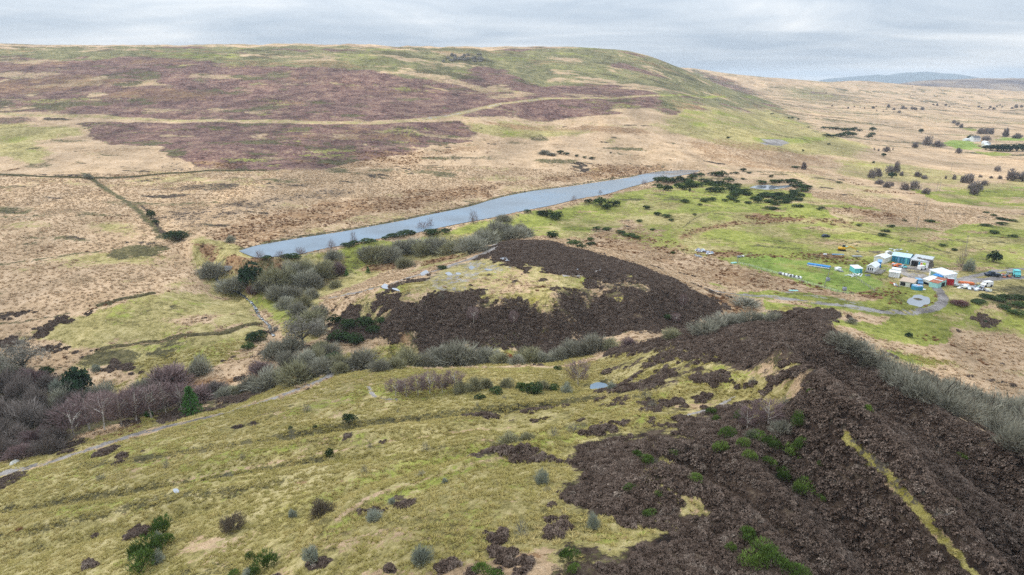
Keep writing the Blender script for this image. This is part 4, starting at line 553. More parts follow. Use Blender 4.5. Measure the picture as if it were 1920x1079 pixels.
VEG = [('greytree','grey bare tree standing alone at the upper left of the valley wood',None,[(-167.8,216.1,15.0,13.1)]),
 ('silver','silvery lichen-grey bush left of the dark evergreen in the valley wood',None,[(-148.0,203.3,8.9,8.0)]),
 ('evergreen','dark green spreading evergreen among bare trees left of the path',None,[(-138.8,199.6,10.2,11.9)]),
 ('gorse','low green gorse bush below the lone grey tree at left',None,[(-159.4,214.6,6.7,3.6)]),
 ('gorse','low green gorse bush just above the dark spreading evergreen',None,[(-148.5,212.9,8.7,3.9)]),
 ('silver','small grey bush under the olive mound at left',None,[(-143.9,217.9,5.2,3.5)]),
 ('purplebush','large purple-brown domed bush above the valley birches',None,[(-112.0,205.8,17.4,11.5)]),
 ('willow','pale grey round bush right of the large purple dome bush',None,[(-105.3,211.7,9.2,8.4)]),
 ('spruce','bright green young spruce standing beside the gravel path',None,[(-90.2,173.8,7.1,7.7)]),
 ('boxbush','small bright green bush on the edge above the path',None,[(-102.9,174.2,3.5,1.9)]),
 ('birch','purple-twigged birch, {n} from the left along the wood edge above the path','birches along the edge of the valley wood',[(-115.8,161.4,7.8,10.6),(-120.5,174.6,8.0,10.5),(-109.2,164.1,6.8,10.5),(-105.8,166.2,7.1,10.5),(-103.5,169.4,7.2,10.6),(-101.3,173.0,6.9,10.3),(-98.9,176.5,6.9,9.4),(-95.7,178.8,6.6,8.7)]),
 ('woodbush','bare grey tree in the upper valley wood, {n} from the left','bare trees massed in the valley wood',[(-166.6,204.4,10.1,10.1),(-153.2,186.9,10.2,10.2),(-158.4,200.0,10.2,9.8),(-143.7,182.0,9.8,9.8),(-148.6,193.6,9.5,9.0),(-136.3,182.4,10.1,9.7),(-137.4,191.8,8.8,8.4),(-131.2,192.0,9.1,9.1),(-125.5,193.0,9.0,8.2,'purplebush'),(-119.4,194.3,8.9,8.1,'purplebush'),(-112.7,195.9,8.4,7.7),(-104.3,192.6,9.3,7.5,'purplebush'),(-97.3,193.7,8.5,6.7,'purplebush'),(-93.9,197.2,7.4,5.9)]),
 ('woodbush','bare dark tree in the lowest part of the valley wood, {n} from the left','bare trees at the foot of the valley wood',[(-142.7,161.9,11.1,11.1),(-163.7,191.5,11.8,11.8),(-146.8,173.8,9.7,8.9),(-129.0,152.7,8.6,7.6),(-134.9,164.8,9.5,8.4),(-122.1,151.1,7.4,6.0,'purplebush'),(-125.6,160.7,9.1,8.1,'purplebush'),(-116.9,152.3,6.6,5.3),(-117.7,157.0,8.1,7.1)]),
 ('willow','grey bush at the top of the cascade below the dam',None,[(-147.8,322.5,13.7,10.9)]),
 ('willow','dull grey-brown bush right of the cascade',None,[(-134.7,314.4,15.6,12.2)]),
 ('evergreen','dark green holly-like bush in the thicket below the dam',None,[(-123.1,310.7,10.8,11.9)]),
 ('maroon','low maroon bush beside the stream below the dark evergreen',None,[(-121.4,304.5,9.1,5.9)]),
 ('olivebush','olive-grey domed bush right of the dark evergreen below the dam',None,[(-111.3,307.3,17.0,13.8)]),
 ('willow','grey bush in the middle of the thicket below the dam',None,[(-97.2,309.5,14.2,11.6)]),
 ('olivebush','olive bush at the right of the thicket below the dam',None,[(-92.5,317.8,14.0,10.7)]),
 ('purplebush','dark brown bush at the right end of the thicket below the dam',None,[(-84.4,322.2,11.3,9.7)]),
 ('willow','grey bush below the fenced bank of the reservoir',None,[(-90.7,334.9,10.1,7.8)]),
 ('olivebush','olive bush just below the green bank near the dam',None,[(-102.9,322.3,10.9,8.2)]),
 ('willow','grey bush standing over the stream, front of the thicket',None,[(-106.1,295.1,11.8,10.2)]),
 ('willow','small grey bush at the right of the stream-side bush',None,[(-99.6,295.6,9.2,7.6)]),
 ('olivebush','small olive bush at the edge of the clearing by the spoil tip',None,[(-82.8,304.6,7.2,5.7)]),
 ('willow','grey bush on the green mound by the stream',None,[(-84.5,255.6,9.3,8.4)]),
 ('olivebush','olive-grey bush between the green mound and the spoil tip track',None,[(-76.1,243.7,11.0,9.7)]),
 ('greytree','grey-green tree with a forked trunk beside the stream',None,[(-72.9,221.7,12.5,11.3)]),
 ('willow','dark grey tree at the bend of the stream',None,[(-80.0,213.9,11.1,9.2)]),
 ('olivebush','pale bush right of the forked grey tree',None,[(-65.0,216.1,8.3,7.2)]),
 ('willow','grey bush at the lower end of the stream thicket above the path',None,[(-74.9,194.0,11.7,8.9)]),
 ('olivebush','big olive-grey bush above the end of the gravel path',None,[(-63.8,187.3,14.2,10.1)]),
 ('willow','grey bush right of the big olive-grey bush above the path',None,[(-57.5,190.4,8.8,7.4)]),
 ('willow','brownish bush where the stream leaves the thicket',None,[(-82.6,197.2,7.3,6.2)]),
 ('evergreen','dark green ivy bush between the grey bushes below the spoil tip',None,[(-55.9,197.7,7.7,5.9)]),
 ('willow','large grey domed bush left in the row below the dark spoil tip',None,[(-46.3,193.8,13.2,9.5)]),
 ('olivebush','smaller olive domed bush second in the row below the dark spoil tip',None,[(-33.4,203.9,8.8,7.4)]),
 ('willow','largest grey bush in the row below the dark spoil tip',None,[(-18.3,206.4,16.2,11.6)]),
 ('willow','grey bush joined to the right of the largest bush below the tip',None,[(-8.4,206.3,10.2,7.7)]),
 ('olivebush','round olive-grey bush right of the orange sapling',None,[(5.8,202.0,9.3,7.2)]),
 ('willow','grey domed bush, left one of a pair below the spoil tip',None,[(20.0,204.6,10.8,8.3)]),
 ('willow','dark grey domed bush, right one of a pair below the spoil tip',None,[(26.5,201.9,10.3,8.6)]),
 ('olivebush','low olive bush behind the crest of the heather tip',None,[(43.8,173.6,7.2,4.2)]),
 ('silver','small pale bush between the round olive bush and the grey pair',None,[(14.5,202.5,4.5,2.8)]),
 ('rust','small orange-leaved beech sapling among grey bushes',None,[(-1.4,203.3,3.5,3.8)]),
 ('gorse','dark gorse bush at the left foot of the spoil tip, {n} from left','gorse at the left foot of the spoil tip',[(-66.4,241.1,5.8,3.7),(-61.7,227.8,6.7,3.9),(-60.3,233.7,7.2,4.4),(-55.5,224.2,7.3,4.2),(-53.1,231.5,7.9,4.3),(-49.0,226.3,5.8,3.5),(-47.2,229.4,4.7,2.7)]),
 ('gorse','dark gorse bush by the field wall near the stream',None,[(-94.5,236.5,8.5,4.7)]),
 ('gorse','small dark gorse bush below the field wall gorse',None,[(-95.4,229.2,5.0,3.1)]),
 ('gorse','low green bush between the two left grey domes under the tip',None,[(-42.9,194.6,3.4,1.7)]),
 ('gorse','dark green low gorse beside the spoil tip track',None,[(-29.5,280.1,6.4,2.1)]),
 ('birch','thin purple birch on the dark face of the spoil tip, left of two',None,[(-13.5,225.5,4.1,5.6)]),
 ('birch','thin pale birch on the dark face of the spoil tip, right of two',None,[(0.6,223.0,3.0,5.2)]),
 ('birch','pale birch sapling at the right of the dark spoil tip',None,[(64.4,244.4,2.9,5.0)]),
 ('birch','tiny pale birch near the right foot of the spoil tip',None,[(60.2,237.0,2.8,4.0)]),
 ('gorse','bright green bush at the right foot of the dark spoil tip',None,[(57.7,238.8,3.2,2.0)]),
 ('spruce','tiny conifer in the clearing left of the spoil tip, left of two',None,[(-80.5,320.0,2.4,3.2)]),
 ('spruce','tiny conifer in the clearing left of the spoil tip, right of two',None,[(-70.4,321.5,2.4,3.2)]),
 ('sapling','pale bush on top of the spoil tip',None,[(-25.4,234.3,3.9,2.7)]),
 ('olivebush','large olive domed bush on the reservoir bank, leftmost of the bank thicket',None,[(-70.6,336.6,17.2,11.1)]),
 ('willow','dark grey bush beside the leftmost domed bush on the reservoir bank',None,[(-61.3,337.6,12.7,10.5)]),
 ('olivebush','pale olive bush in front of the bank thicket',None,[(-52.7,322.5,12.2,8.5)]),
 ('willow','grey bush in the reservoir bank thicket, {n} from the left','grey bushes on the reservoir bank',[(-52.0,355.9,17.3,10.4),(-42.3,356.3,16.2,11.0),(-30.5,344.6,16.2,11.1,'olivebush'),(-18.3,307.6,16.4,11.4),(-15.7,356.1,18.3,12.6),(-9.0,377.3,19.9,14.5),(-5.3,419.7,10.0,6.0),(1.8,370.8,15.4,11.9),(7.5,377.1,10.9,8.5)]),
 ('baretree','small leafless tree by the reservoir edge, {n} from the near end','leafless trees along the reservoir edge',[(-122.4,321.7,6.6,5.0),(-113.5,324.5,7.2,3.9),(-108.2,336.3,6.2,5.1),(-105.4,334.3,5.1,3.9),(-92.9,342.3,8.0,5.7),(-86.5,364.0,6.0,7.2),(-53.6,400.7,9.7,5.2),(-49.8,406.9,7.2,5.9),(-23.2,406.3,7.1,9.1),(44.7,490.2,7.0,5.1),(69.0,533.4,5.1,3.8),(112.0,578.8,6.5,4.7)]),
 ('gorse','green gorse bush on the reservoir edge, {n} from the near end','gorse along the reservoir edge',[(-118.8,320.3,4.9,2.2),(-109.4,327.0,8.9,2.8),(-106.5,328.8,4.4,1.7),(-86.9,349.8,8.7,2.0),(-83.8,353.6,6.4,2.6),(-77.3,357.5,11.7,2.3),(-69.5,365.5,4.8,1.8),(-64.4,369.9,10.2,3.0),(-60.0,376.3,9.1,3.4),(-56.9,379.4,5.5,2.5),(-44.6,377.6,12.2,4.0),(-38.5,383.8,6.8,2.8)]),
 ('gorse','dark gorse clump on the outer slope of the reservoir bank, {n} from the left','gorse clumps on the outer bank',[(9.8,445.3,5.0,2.1),(18.2,442.9,5.6,2.8),(22.3,440.4,10.5,5.6),(29.7,436.5,11.8,6.3),(55.1,486.8,7.0,3.1),(62.5,478.1,13.0,7.6),(66.0,470.3,9.0,4.5),(71.6,478.6,10.0,5.4)]),
 ('gorse','dark gorse bush on the grass right of the spoil tip, {n} from the left','gorse bushes right of the spoil tip',[(22.6,368.0,10.0,4.4),(30.6,360.6,2.9,1.7),(31.3,331.1,8.5,3.2),(33.4,320.1,5.2,2.1),(43.7,371.4,4.8,2.4),(40.8,344.1,5.6,2.5)]),
 ('gorse','low gorse clump in the rough field below the reservoir, {n} from the left','gorse in the rough field below the reservoir',[(51.4,404.1,5.9,2.0),(57.6,402.3,6.5,1.9),(63.4,393.4,7.6,2.2),(67.6,388.5,8.2,2.2),(71.0,383.0,5.6,1.9),(81.5,428.2,4.9,1.7),(92.8,466.8,6.8,3.0),(84.8,402.0,3.9,1.3),(96.0,446.4,6.5,2.5),(100.7,438.5,7.2,2.5),(100.8,426.6,4.9,2.1),(84.9,349.7,2.9,1.4)]),
 ('gorse','dark gorse bush in the dense belt at the far end of the reservoir','gorse belt at the far end of the reservoir',[(137.8,560.6,11.1,5.4),(138.8,550.4,8.2,4.4),(149.0,567.4,11.7,3.9),(142.0,599.0,10.9,5.0),(125.8,591.2,9.6,5.6),(152.3,602.8,12.0,4.2),(147.7,603.3,8.8,5.6),(133.1,596.3,12.5,5.5),(124.3,544.7,9.8,4.7),(121.9,544.9,10.4,5.2),(154.0,593.1,10.1,4.2),(132.0,600.7,9.9,5.0),(119.1,559.9,9.4,4.2),(148.7,581.3,9.7,4.7),(190.5,638.8,13.5,4.2),(175.8,581.7,8.7,5.3),(168.1,602.4,8.9,4.0),(152.4,567.3,9.1,5.1),(179.7,574.1,9.9,4.5),(169.5,586.9,9.1,5.3),(177.2,580.8,8.8,5.6),(162.6,619.8,11.6,5.9),(158.9,571.6,10.5,4.3),(174.0,631.7,9.6,4.4),(170.1,569.2,9.0,3.8),(190.8,604.4,10.6,4.5),(170.8,583.1,10.4,4.6),(149.0,570.5,8.5,4.6),(194.1,633.8,12.5,6.2),(172.8,585.7,9.1,4.7),(158.1,541.2,9.1,4.4),(165.3,541.3,11.5,4.4),(161.7,543.9,9.8,4.1)]),
 ('gorse','dark gorse bush in the ring around the far pond','gorse ring around the far pond',[(190.5,577.6,9.1,3.6),(190.2,553.7,9.2,2.7),(183.4,568.6,10.5,3.4),(178.1,540.1,10.0,3.0),(183.4,544.5,8.6,3.1),(182.7,558.1,10.3,3.1),(174.7,532.1,9.4,2.9),(177.5,552.7,8.3,3.1),(179.1,539.4,9.5,3.1),(180.8,549.4,10.0,3.2),(177.1,537.4,10.3,3.0),(184.2,534.9,9.0,2.8),(185.5,517.0,10.2,2.7),(209.0,522.7,9.7,2.4),(214.2,526.7,9.6,2.7),(205.5,520.8,9.3,3.0),(184.5,531.4,8.7,2.9),(188.9,520.9,9.2,2.2),(204.2,534.5,7.4,2.4),(197.4,533.5,7.9,2.3),(202.3,530.0,9.4,2.9),(188.0,515.8,6.9,2.6),(194.0,528.4,7.5,3.1),(202.3,540.5,9.5,2.4),(206.3,531.7,9.3,3.3),(217.8,531.8,10.2,3.0),(200.2,535.3,9.4,2.9),(217.7,517.2,9.3,2.6),(226.9,546.8,7.9,3.0),(213.6,543.1,9.7,3.3),(197.9,528.1,7.9,2.6),(226.4,537.1,10.9,3.4),(209.5,534.6,10.8,2.8),(200.5,530.6,10.7,2.8),(190.9,504.1,7.2,2.8),(197.4,509.1,9.6,3.1),(181.7,501.1,7.7,3.1),(208.2,510.8,7.9,2.3),(214.3,510.3,9.1,2.7),(199.9,499.9,9.3,2.3),(206.5,508.0,8.8,2.5),(190.7,502.6,8.4,2.5),(202.8,499.7,7.0,2.4),(191.9,493.2,9.7,2.7),(215.9,593.7,9.7,3.2),(240.9,596.0,10.1,3.7),(230.5,598.4,11.5,2.8),(225.5,593.1,8.3,3.5),(241.7,599.2,9.3,3.5),(253.1,608.7,10.3,3.3),(234.5,598.6,8.7,3.3),(249.8,609.2,9.3,3.7),(244.4,597.5,8.2,3.5),(250.4,596.1,11.0,2.6),(247.7,576.2,10.5,3.7),(247.4,579.3,9.1,3.6),(231.3,556.1,9.2,2.6),(247.5,582.5,8.4,3.0),(239.3,578.9,10.2,3.4),(249.7,580.0,9.7,2.9),(240.0,564.5,11.4,2.9),(228.5,551.9,8.1,3.1),(166.4,510.1,8.7,2.8),(166.0,515.4,7.7,2.9),(170.7,523.7,7.8,2.6)]),
 ('gorse','scattered dark gorse in the field near the far pond, {n} from left','scattered gorse near the far pond',[(124.9,490.1,8.0,2.8),(140.0,536.9,2.6,4.4),(120.3,444.6,2.9,1.5),(133.3,480.8,4.7,2.0),(141.7,497.8,8.2,3.3),(147.8,502.6,6.6,2.9),(158.7,504.5,5.9,2.5),(206.2,647.1,4.3,2.1),(210.4,646.1,6.4,2.7),(165.6,501.2,5.0,2.5),(223.3,664.3,7.7,3.9),(207.8,616.2,4.6,2.0),(174.2,498.4,7.5,2.1),(225.8,653.1,5.4,2.2),(184.7,481.8,10.6,2.0),(238.3,628.8,5.3,2.6),(204.6,485.3,9.2,2.5),(214.9,473.5,4.1,2.1),(218.5,477.7,5.0,2.1),(294.7,616.2,6.5,2.2)]),
 ('gorse','dark gorse bush in the cluster below the far hillside, {n} from the left','gorse cluster below the far hillside',[(545.3,1222.3,12.6,5.2),(483.7,1071.4,14.7,5.5),(557.3,1226.0,14.8,6.3),(497.3,1079.4,14.9,5.6),(569.5,1227.8,16.9,6.4),(519.2,1103.3,15.3,7.6),(577.8,1221.0,16.9,7.4),(539.0,1121.9,17.5,8.8),(584.6,1211.4,16.8,8.4),(555.2,1134.0,13.8,7.9),(613.1,1251.1,15.3,7.6),(622.1,1249.7,10.9,5.5),(580.2,1134.6,12.0,6.0),(605.1,1173.8,14.5,7.2),(668.5,1295.6,13.7,9.1)]),
 ('willow','small grey bush where two ditches meet on the left moor',None,[(-315.2,509.7,7.5,6.6)]),
 ('willow','grey bush on the moor above the reservoir, left of the gorse',None,[(32.2,696.2,12.0,6.6)]),
 ('willow','low grey bush touching the gorse on the moor above the reservoir',None,[(39.3,689.4,10.8,4.3)]),
 ('gorse','gorse clump in a short line above the reservoir, {n} from the left','gorse line on the moor above the reservoir',[(48.5,699.0,8.8,4.4),(54.6,694.6,6.6,3.3),(64.7,687.8,5.4,2.7),(71.7,683.3,5.4,2.7),(79.2,683.7,6.5,2.7)]),
 ('willow','grey bush on the bracken slope left of the reservoir',None,[(-150.3,355.8,6.2,5.6)]),
 ('gorse','dark green bush in the ditch on the left moor',None,[(-213.7,398.4,6.5,7.2)]),
 ('gorse','smaller dark green bush lower in the same moor ditch',None,[(-205.5,387.6,4.2,2.8)]),
 ('gorse','broad dark green gorse at the foot of the moor ditch',None,[(-181.5,360.5,12.2,5.1)]),
 ('sapling','tiny dark bush on the heather between the two hill tracks',None,[(1.4,912.0,4.3,7.1)]),
 ('palewillow','pale grey bush in the dip behind the heather tip, {n} from the left','pale bushes behind the heather tip',[(49.7,164.8,8.9,5.7),(58.0,171.9,10.5,5.7),(62.6,170.0,8.7,4.8),(66.0,162.7,5.2,3.2)]),
 ('palewillow','grey-green bush at the roadside above the dip',None,[(93.8,259.1,13.5,6.3)]),
 ('palewillow','small grey bush near the bend of the farm track',None,[(125.6,238.0,4.9,4.0)]),
 ('palewillow','pale grey bush in the ditch right of the heather tip, {n} from the left','pale bushes in the ditch right of the heather tip',[(72.8,140.1,6.5,4.7),(76.1,138.6,7.1,5.5),(82.7,142.4,7.7,6.3),(77.6,127.2,6.8,5.8),(97.6,154.0,7.6,6.7),(77.8,120.1,7.2,6.3),(95.3,138.4,9.9,8.5),(124.4,173.9,10.8,9.7),(97.6,134.2,9.0,7.9),(116.7,152.9,11.4,9.8),(133.8,171.9,10.3,8.1),(107.1,134.2,10.5,9.1),(85.0,102.9,8.2,6.9),(138.4,167.1,11.0,9.2),(151.6,181.0,9.9,7.1)]),
 ('birch','purple birch sapling in the brake below the bench track, {n} from the left','purple birch saplings in the brake',[(-29.6,158.3,4.2,4.5),(-26.6,156.8,4.1,5.0),(-23.7,157.1,4.1,5.0),(-20.9,158.5,4.4,5.5),(-17.7,158.6,3.9,5.0),(-14.7,159.4,4.2,5.0)]),
 ('olivebush','grey bush in the brake beside the small pool, {n} from the left','grey bushes in the brake',[(-12.7,157.3,4.6,4.6),(-9.2,158.8,5.2,5.2),(-6.6,161.1,4.7,4.5),(-1.7,162.2,4.2,3.4),(8.2,160.4,4.2,3.1),(13.6,155.5,3.8,3.5,'silver'),(23.4,147.3,3.6,3.6,'silver')]),
 ('gorse','green gorse bush in the brake near the small pool, {n} from the left','gorse in the brake',[(-17.6,163.2,2.5,1.4),(-7.8,151.1,3.4,1.4),(-4.0,154.9,4.0,1.9),(2.7,157.0,4.6,3.0),(5.9,156.3,5.4,3.3),(10.9,159.8,3.3,1.9),(13.2,181.0,2.5,1.5)]),
 ('birch','tall purple birch standing left of the small pool',None,[(17.5,165.7,4.9,6.6)]),
 ('sapling','pale twiggy sapling right of the small pool',None,[(28.2,131.2,3.5,3.0)]),
 ('sapling','small pale sapling in front of the twiggy one by the pool',None,[(28.5,125.4,2.7,2.0)]),
 ('sapling','pale bush in the grass patch on top of the heather tip',None,[(48.5,126.4,2.8,2.3)]),
 ('silver','round grey-green lichened bush at the bottom centre of the grass slope',None,[(-11.4,71.8,4.4,4.2)]),
 ('silver','grey-green bush left of the heather edge on the grass slope',None,[(4.5,90.3,2.9,3.2)]),
 ('silver','tall pale lichened bush in the gap between heather patches',None,[(10.3,74.1,2.6,3.2)]),
 ('silver','blue-grey lichened bush left of the bottom centre',None,[(-27.7,79.3,3.5,3.8)]),
 ('brownbush','brown twiggy domed bush on the grass slope',None,[(-30.4,94.0,6.0,4.8)]),
 ('brownbush','dark leaning twiggy bush on the left of the grass slope',None,[(-46.7,97.4,5.9,4.7)]),
 ('silver','small blue-grey bush left of the brown domed bush',None,[(-36.9,98.7,2.8,2.4)]),
 ('silver','grey bush on the terrace edge beside heather clumps',None,[(-20.6,87.1,3.4,2.4)]),
 ('silver','flat grey bush just above the terrace edge heather',None,[(-18.7,92.3,2.3,1.4)]),
 ('silver','small grey bush alone on the terrace edge',None,[(-10.8,96.1,1.6,1.3)]),
 ('sapling','sparse pale bush left of the heather edge',None,[(1.2,74.6,3.2,2.5)]),
 ('sapling','tiny pale bush just below the grey-green heather-edge bush',None,[(5.2,87.3,1.8,1.1)]),
 ('olivebush','twiggy grey bush, left of a pair on the lower bench',None,[(-0.4,119.0,4.5,3.4)]),
 ('olivebush','twiggy grey bush, right of a pair on the lower bench',None,[(2.9,119.5,3.4,3.2)]),
 ('sapling','pale low bush right of the bench pair, {n} from the left','pale low bushes on the bench',[(7.5,109.9,3.0,2.2),(11.5,114.4,3.7,2.5),(14.3,122.7,3.1,2.2)]),
 ('sapling','leafless sapling on the middle of the grass bench',None,[(-17.1,119.9,2.4,2.6)]),
 ('sapling','faint leafless sapling on the open grass, {n} from the left','faint saplings on the open grass',[(-89.8,130.6,3.1,1.7),(-76.3,132.8,1.9,3.0),(-59.1,124.5,3.0,1.7),(-58.2,130.5,1.8,2.3),(-50.5,140.1,2.1,4.0),(-51.4,154.9,3.1,2.6),(-27.6,112.3,1.5,1.9),(-29.4,125.9,1.6,1.9),(-27.1,146.4,1.3,1.6),(-15.3,101.3,2.1,1.3),(-8.1,145.2,1.3,1.5),(-3.7,118.5,1.5,1.7),(-1.9,149.6,1.8,1.3),(23.3,98.1,2.0,1.3)]),
 ('gorse','dark green sprig in the grass below the path, {n} from the left','green sprigs in the grass',[(-52.1,144.0,1.3,1.1),(-46.2,143.6,1.1,0.8),(-37.8,125.1,2.1,2.4),(-38.0,143.6,4.2,2.6)]),
 ('broom','green broom bush at the lower left, {n} from the left','broom bushes at the lower left',[(-57.8,88.7,5.2,3.4),(-59.1,93.4,4.8,4.2),(-58.1,95.3,2.9,2.5),(-60.6,101.4,4.2,3.5),(-57.8,96.9,2.5,1.9)]),
 ('silver','grey bush between the broom bushes at the lower left',None,[(-59.2,97.1,3.0,2.8)]),
 ('silver','larger grey bush among the lower left broom',None,[(-56.1,90.9,3.4,3.4)]),
 ('broom','broom at the bottom edge left of the blue-grey bush, {n} from left','broom bushes at the bottom edge',[(-39.7,81.2,2.1,1.4),(-39.2,85.9,1.6,1.5),(-36.3,80.9,2.6,1.9),(-35.5,82.8,3.5,2.8)]),
 ('silver','grey bush cut by the bottom edge among broom',None,[(-37.2,80.5,3.0,1.9)]),
 ('broom','bright green broom beside the lower heather, {n} from the left','broom beside the lower heather',[(-3.2,65.0,2.7,1.7),(-1.7,64.4,2.0,1.3),(6.7,67.0,2.3,2.0),(7.1,64.5,1.6,1.2)]),
 ('broom','broom clump in the patchy heather, {n} from the left','broom in the patchy heather',[(16.4,82.2,2.0,1.2),(20.4,98.7,2.4,1.5),(21.4,96.7,2.7,1.8),(17.8,75.8,1.9,1.0),(19.7,78.6,1.5,0.9),(27.0,101.5,1.9,0.9)]),
 ('broom','green broom bush on the heather tip below the birch group, {n} from the left','broom on the heather tip',[(24.0,78.8,2.0,1.2),(37.8,116.9,1.9,1.5),(37.0,111.7,1.9,1.4),(34.2,99.1,2.6,1.9),(35.9,102.1,2.9,2.1),(40.8,110.9,2.3,2.1),(37.3,98.3,2.4,1.7),(37.3,95.0,2.7,1.8),(40.2,100.3,2.9,1.9),(40.9,96.0,2.6,1.9),(42.1,98.4,3.2,2.7),(43.0,95.3,3.2,2.3),(44.5,96.9,3.4,2.7),(46.3,99.7,2.3,3.1),(45.8,96.3,2.3,2.6),(44.9,91.3,3.7,3.1),(50.0,104.3,1.8,1.0),(47.2,92.0,1.3,1.1),(46.4,88.8,1.5,1.3),(53.1,92.3,1.6,1.3)]),
 ('birch','purple birch, left of the small group on the heather tip',None,[(40.4,105.0,3.4,3.7)]),
 ('birch','tall reddish-purple birch in the small group on the heather tip',None,[(43.3,103.7,3.9,5.1)]),
 ('palewillow','fawn pale bush right of the reddish birch on the heather tip',None,[(44.3,100.4,3.8,4.2)]),
 ('palewillow','pale grey bush in front of the birch group on the heather tip',None,[(39.8,100.7,2.9,2.5)]),
 ('sapling','grey sapling above the birch group on the heather tip',None,[(47.9,109.0,2.7,2.0)]),
 ('broom','bright green broom bush at the bottom of the heather tip, {n} from the left','broom at the bottom of the heather tip',[(25.9,68.4,1.4,1.3),(27.9,69.3,2.9,2.0),(27.3,65.5,3.3,2.4),(29.0,66.6,3.1,2.2),(29.8,64.4,2.8,1.9),(31.4,63.2,2.8,1.8)]),
 ('broom','small green bush on the right crest of the heather tip',None,[(79.4,106.3,1.8,1.1)]),
 ('sapling','tiny pale sapling on the upper heather tip',None,[(51.6,94.7,1.1,0.9)]),
 ('evergreen','small dark tree above the far purple tree',None,[(762.0,1300.5,9.4,9.4)]),
 ('fartree','large dark purple tree left of the far farm',None,[(642.1,1076.3,23.6,19.6)]),
 ('fartree','pair of thin-trunked trees left of the large purple tree',None,[(602.4,1038.1,15.1,12.2)]),
 ('fartree','low spreading bare tree beside the far bright field',None,[(647.7,1056.3,21.4,13.6)]),
 ('fartree','bare tree at the foot of the far bright field',None,[(628.6,974.8,11.8,11.8)]),
 ('fartree','wide bare tree alone on the tan moor left of the far farm',None,[(509.8,943.2,16.8,10.9)]),
 ('fartree','tiny bare tree beside the wide lone moor tree, {n} from left','tiny trees beside the lone moor tree',[(497.8,952.9,3.4,5.1),(499.4,944.4,4.2,5.0),(533.8,971.7,3.5,5.2)]),
 ('evergreen','dark round bush below the wide lone tree on the moor',None,[(468.5,872.6,7.8,5.4)]),
 ('evergreen','tiny dark bush on the moor above the hedgerow trees',None,[(414.3,789.7,3.5,3.5)]),
 ('evergreen','dark tree left of the white farmhouse',None,[(802.9,1218.8,12.6,10.3)]),
 ('fartree','bare tree behind the white farmhouse, {n} from the left','bare trees behind the farmhouse',[(892.6,1330.2,22.6,17.6),(911.4,1339.8,27.9,20.3),(919.9,1340.2,17.8,17.8)]),
 ('fartree','upright bare tree in the far field behind the dark hedge',None,[(914.8,1292.5,21.1,22.3)]),
 ('fartree','low bare tree at the right edge behind the dark hedge',None,[(916.6,1265.5,26.9,13.5)]),
 ('fartree','small bare tree touching the right of the white farmhouse',None,[(825.2,1211.3,23.0,11.5)]),
 ('evergreen','dark evergreen in the tall hedge below the farmhouse, {n} from the left','tall dark hedge trees below the farmhouse',[(719.6,1053.5,12.0,8.0),(720.0,1041.9,15.9,10.9),(731.1,1043.9,18.0,12.0),(736.1,1037.2,17.9,13.0),(744.1,1034.9,18.0,13.0),(753.5,1034.8,18.1,13.0),(762.3,1034.8,16.1,14.1),(771.6,1035.6,18.2,14.2)]),
 ('fartree','bare purple-grey hedgerow tree in the right middle distance, {n} from the left','hedgerow trees in the right middle distance',[(354.0,674.7,15.6,12.0),(367.2,687.9,14.7,13.5),(337.3,628.1,12.4,7.3),(331.6,604.3,13.0,8.1),(395.4,718.7,15.5,14.2),(377.8,681.6,8.6,6.1,'evergreen'),(343.0,616.6,6.7,5.6),(406.0,726.0,14.4,15.7),(400.4,705.2,8.9,6.4),(342.7,594.3,14.1,9.2),(353.8,600.5,13.2,12.1),(415.7,702.9,10.3,8.3),(414.6,688.7,10.1,5.7),(350.1,575.7,10.6,6.9)]),
 ('fartree','bare tree in the right hand hedge line, {n} from the left','trees in the right hand hedge line',[(438.6,692.8,4.5,5.2),(446.0,690.7,7.1,6.5),(444.1,673.0,10.2,11.4),(447.2,669.7,17.7,15.2),(417.7,619.4,12.9,9.4),(401.6,591.4,13.5,9.0),(420.0,615.4,16.4,11.7),(481.8,705.1,5.4,4.0),(452.5,654.8,10.0,7.5),(488.2,698.3,6.0,4.0),(496.8,697.2,8.1,4.7)]),
 ('fartree','lone bare tree in the rough pasture at right',None,[(539.3,763.4,11.0,8.8)]),
 ('fartree','large round bare tree near the right edge',None,[(503.2,688.4,18.8,16.1)]),
 ('fartree','bare tree cut by the right edge beside the large round tree',None,[(512.5,686.4,13.5,16.2)]),
 ('fartree','wind-bent bare tree on the moor above the far pond',None,[(298.5,703.6,10.8,9.6)]),
 ('gorse','low dark gorse left of the wind-bent moor tree',None,[(293.6,712.0,9.7,2.4)]),
 ('fartree','tree in the short line above the far farm, {n} from the left','short tree line above the far farm',[(982.4,1559.3,14.4,11.5),(958.1,1506.6,14.0,12.6),(945.4,1472.9,13.7,11.0)]),
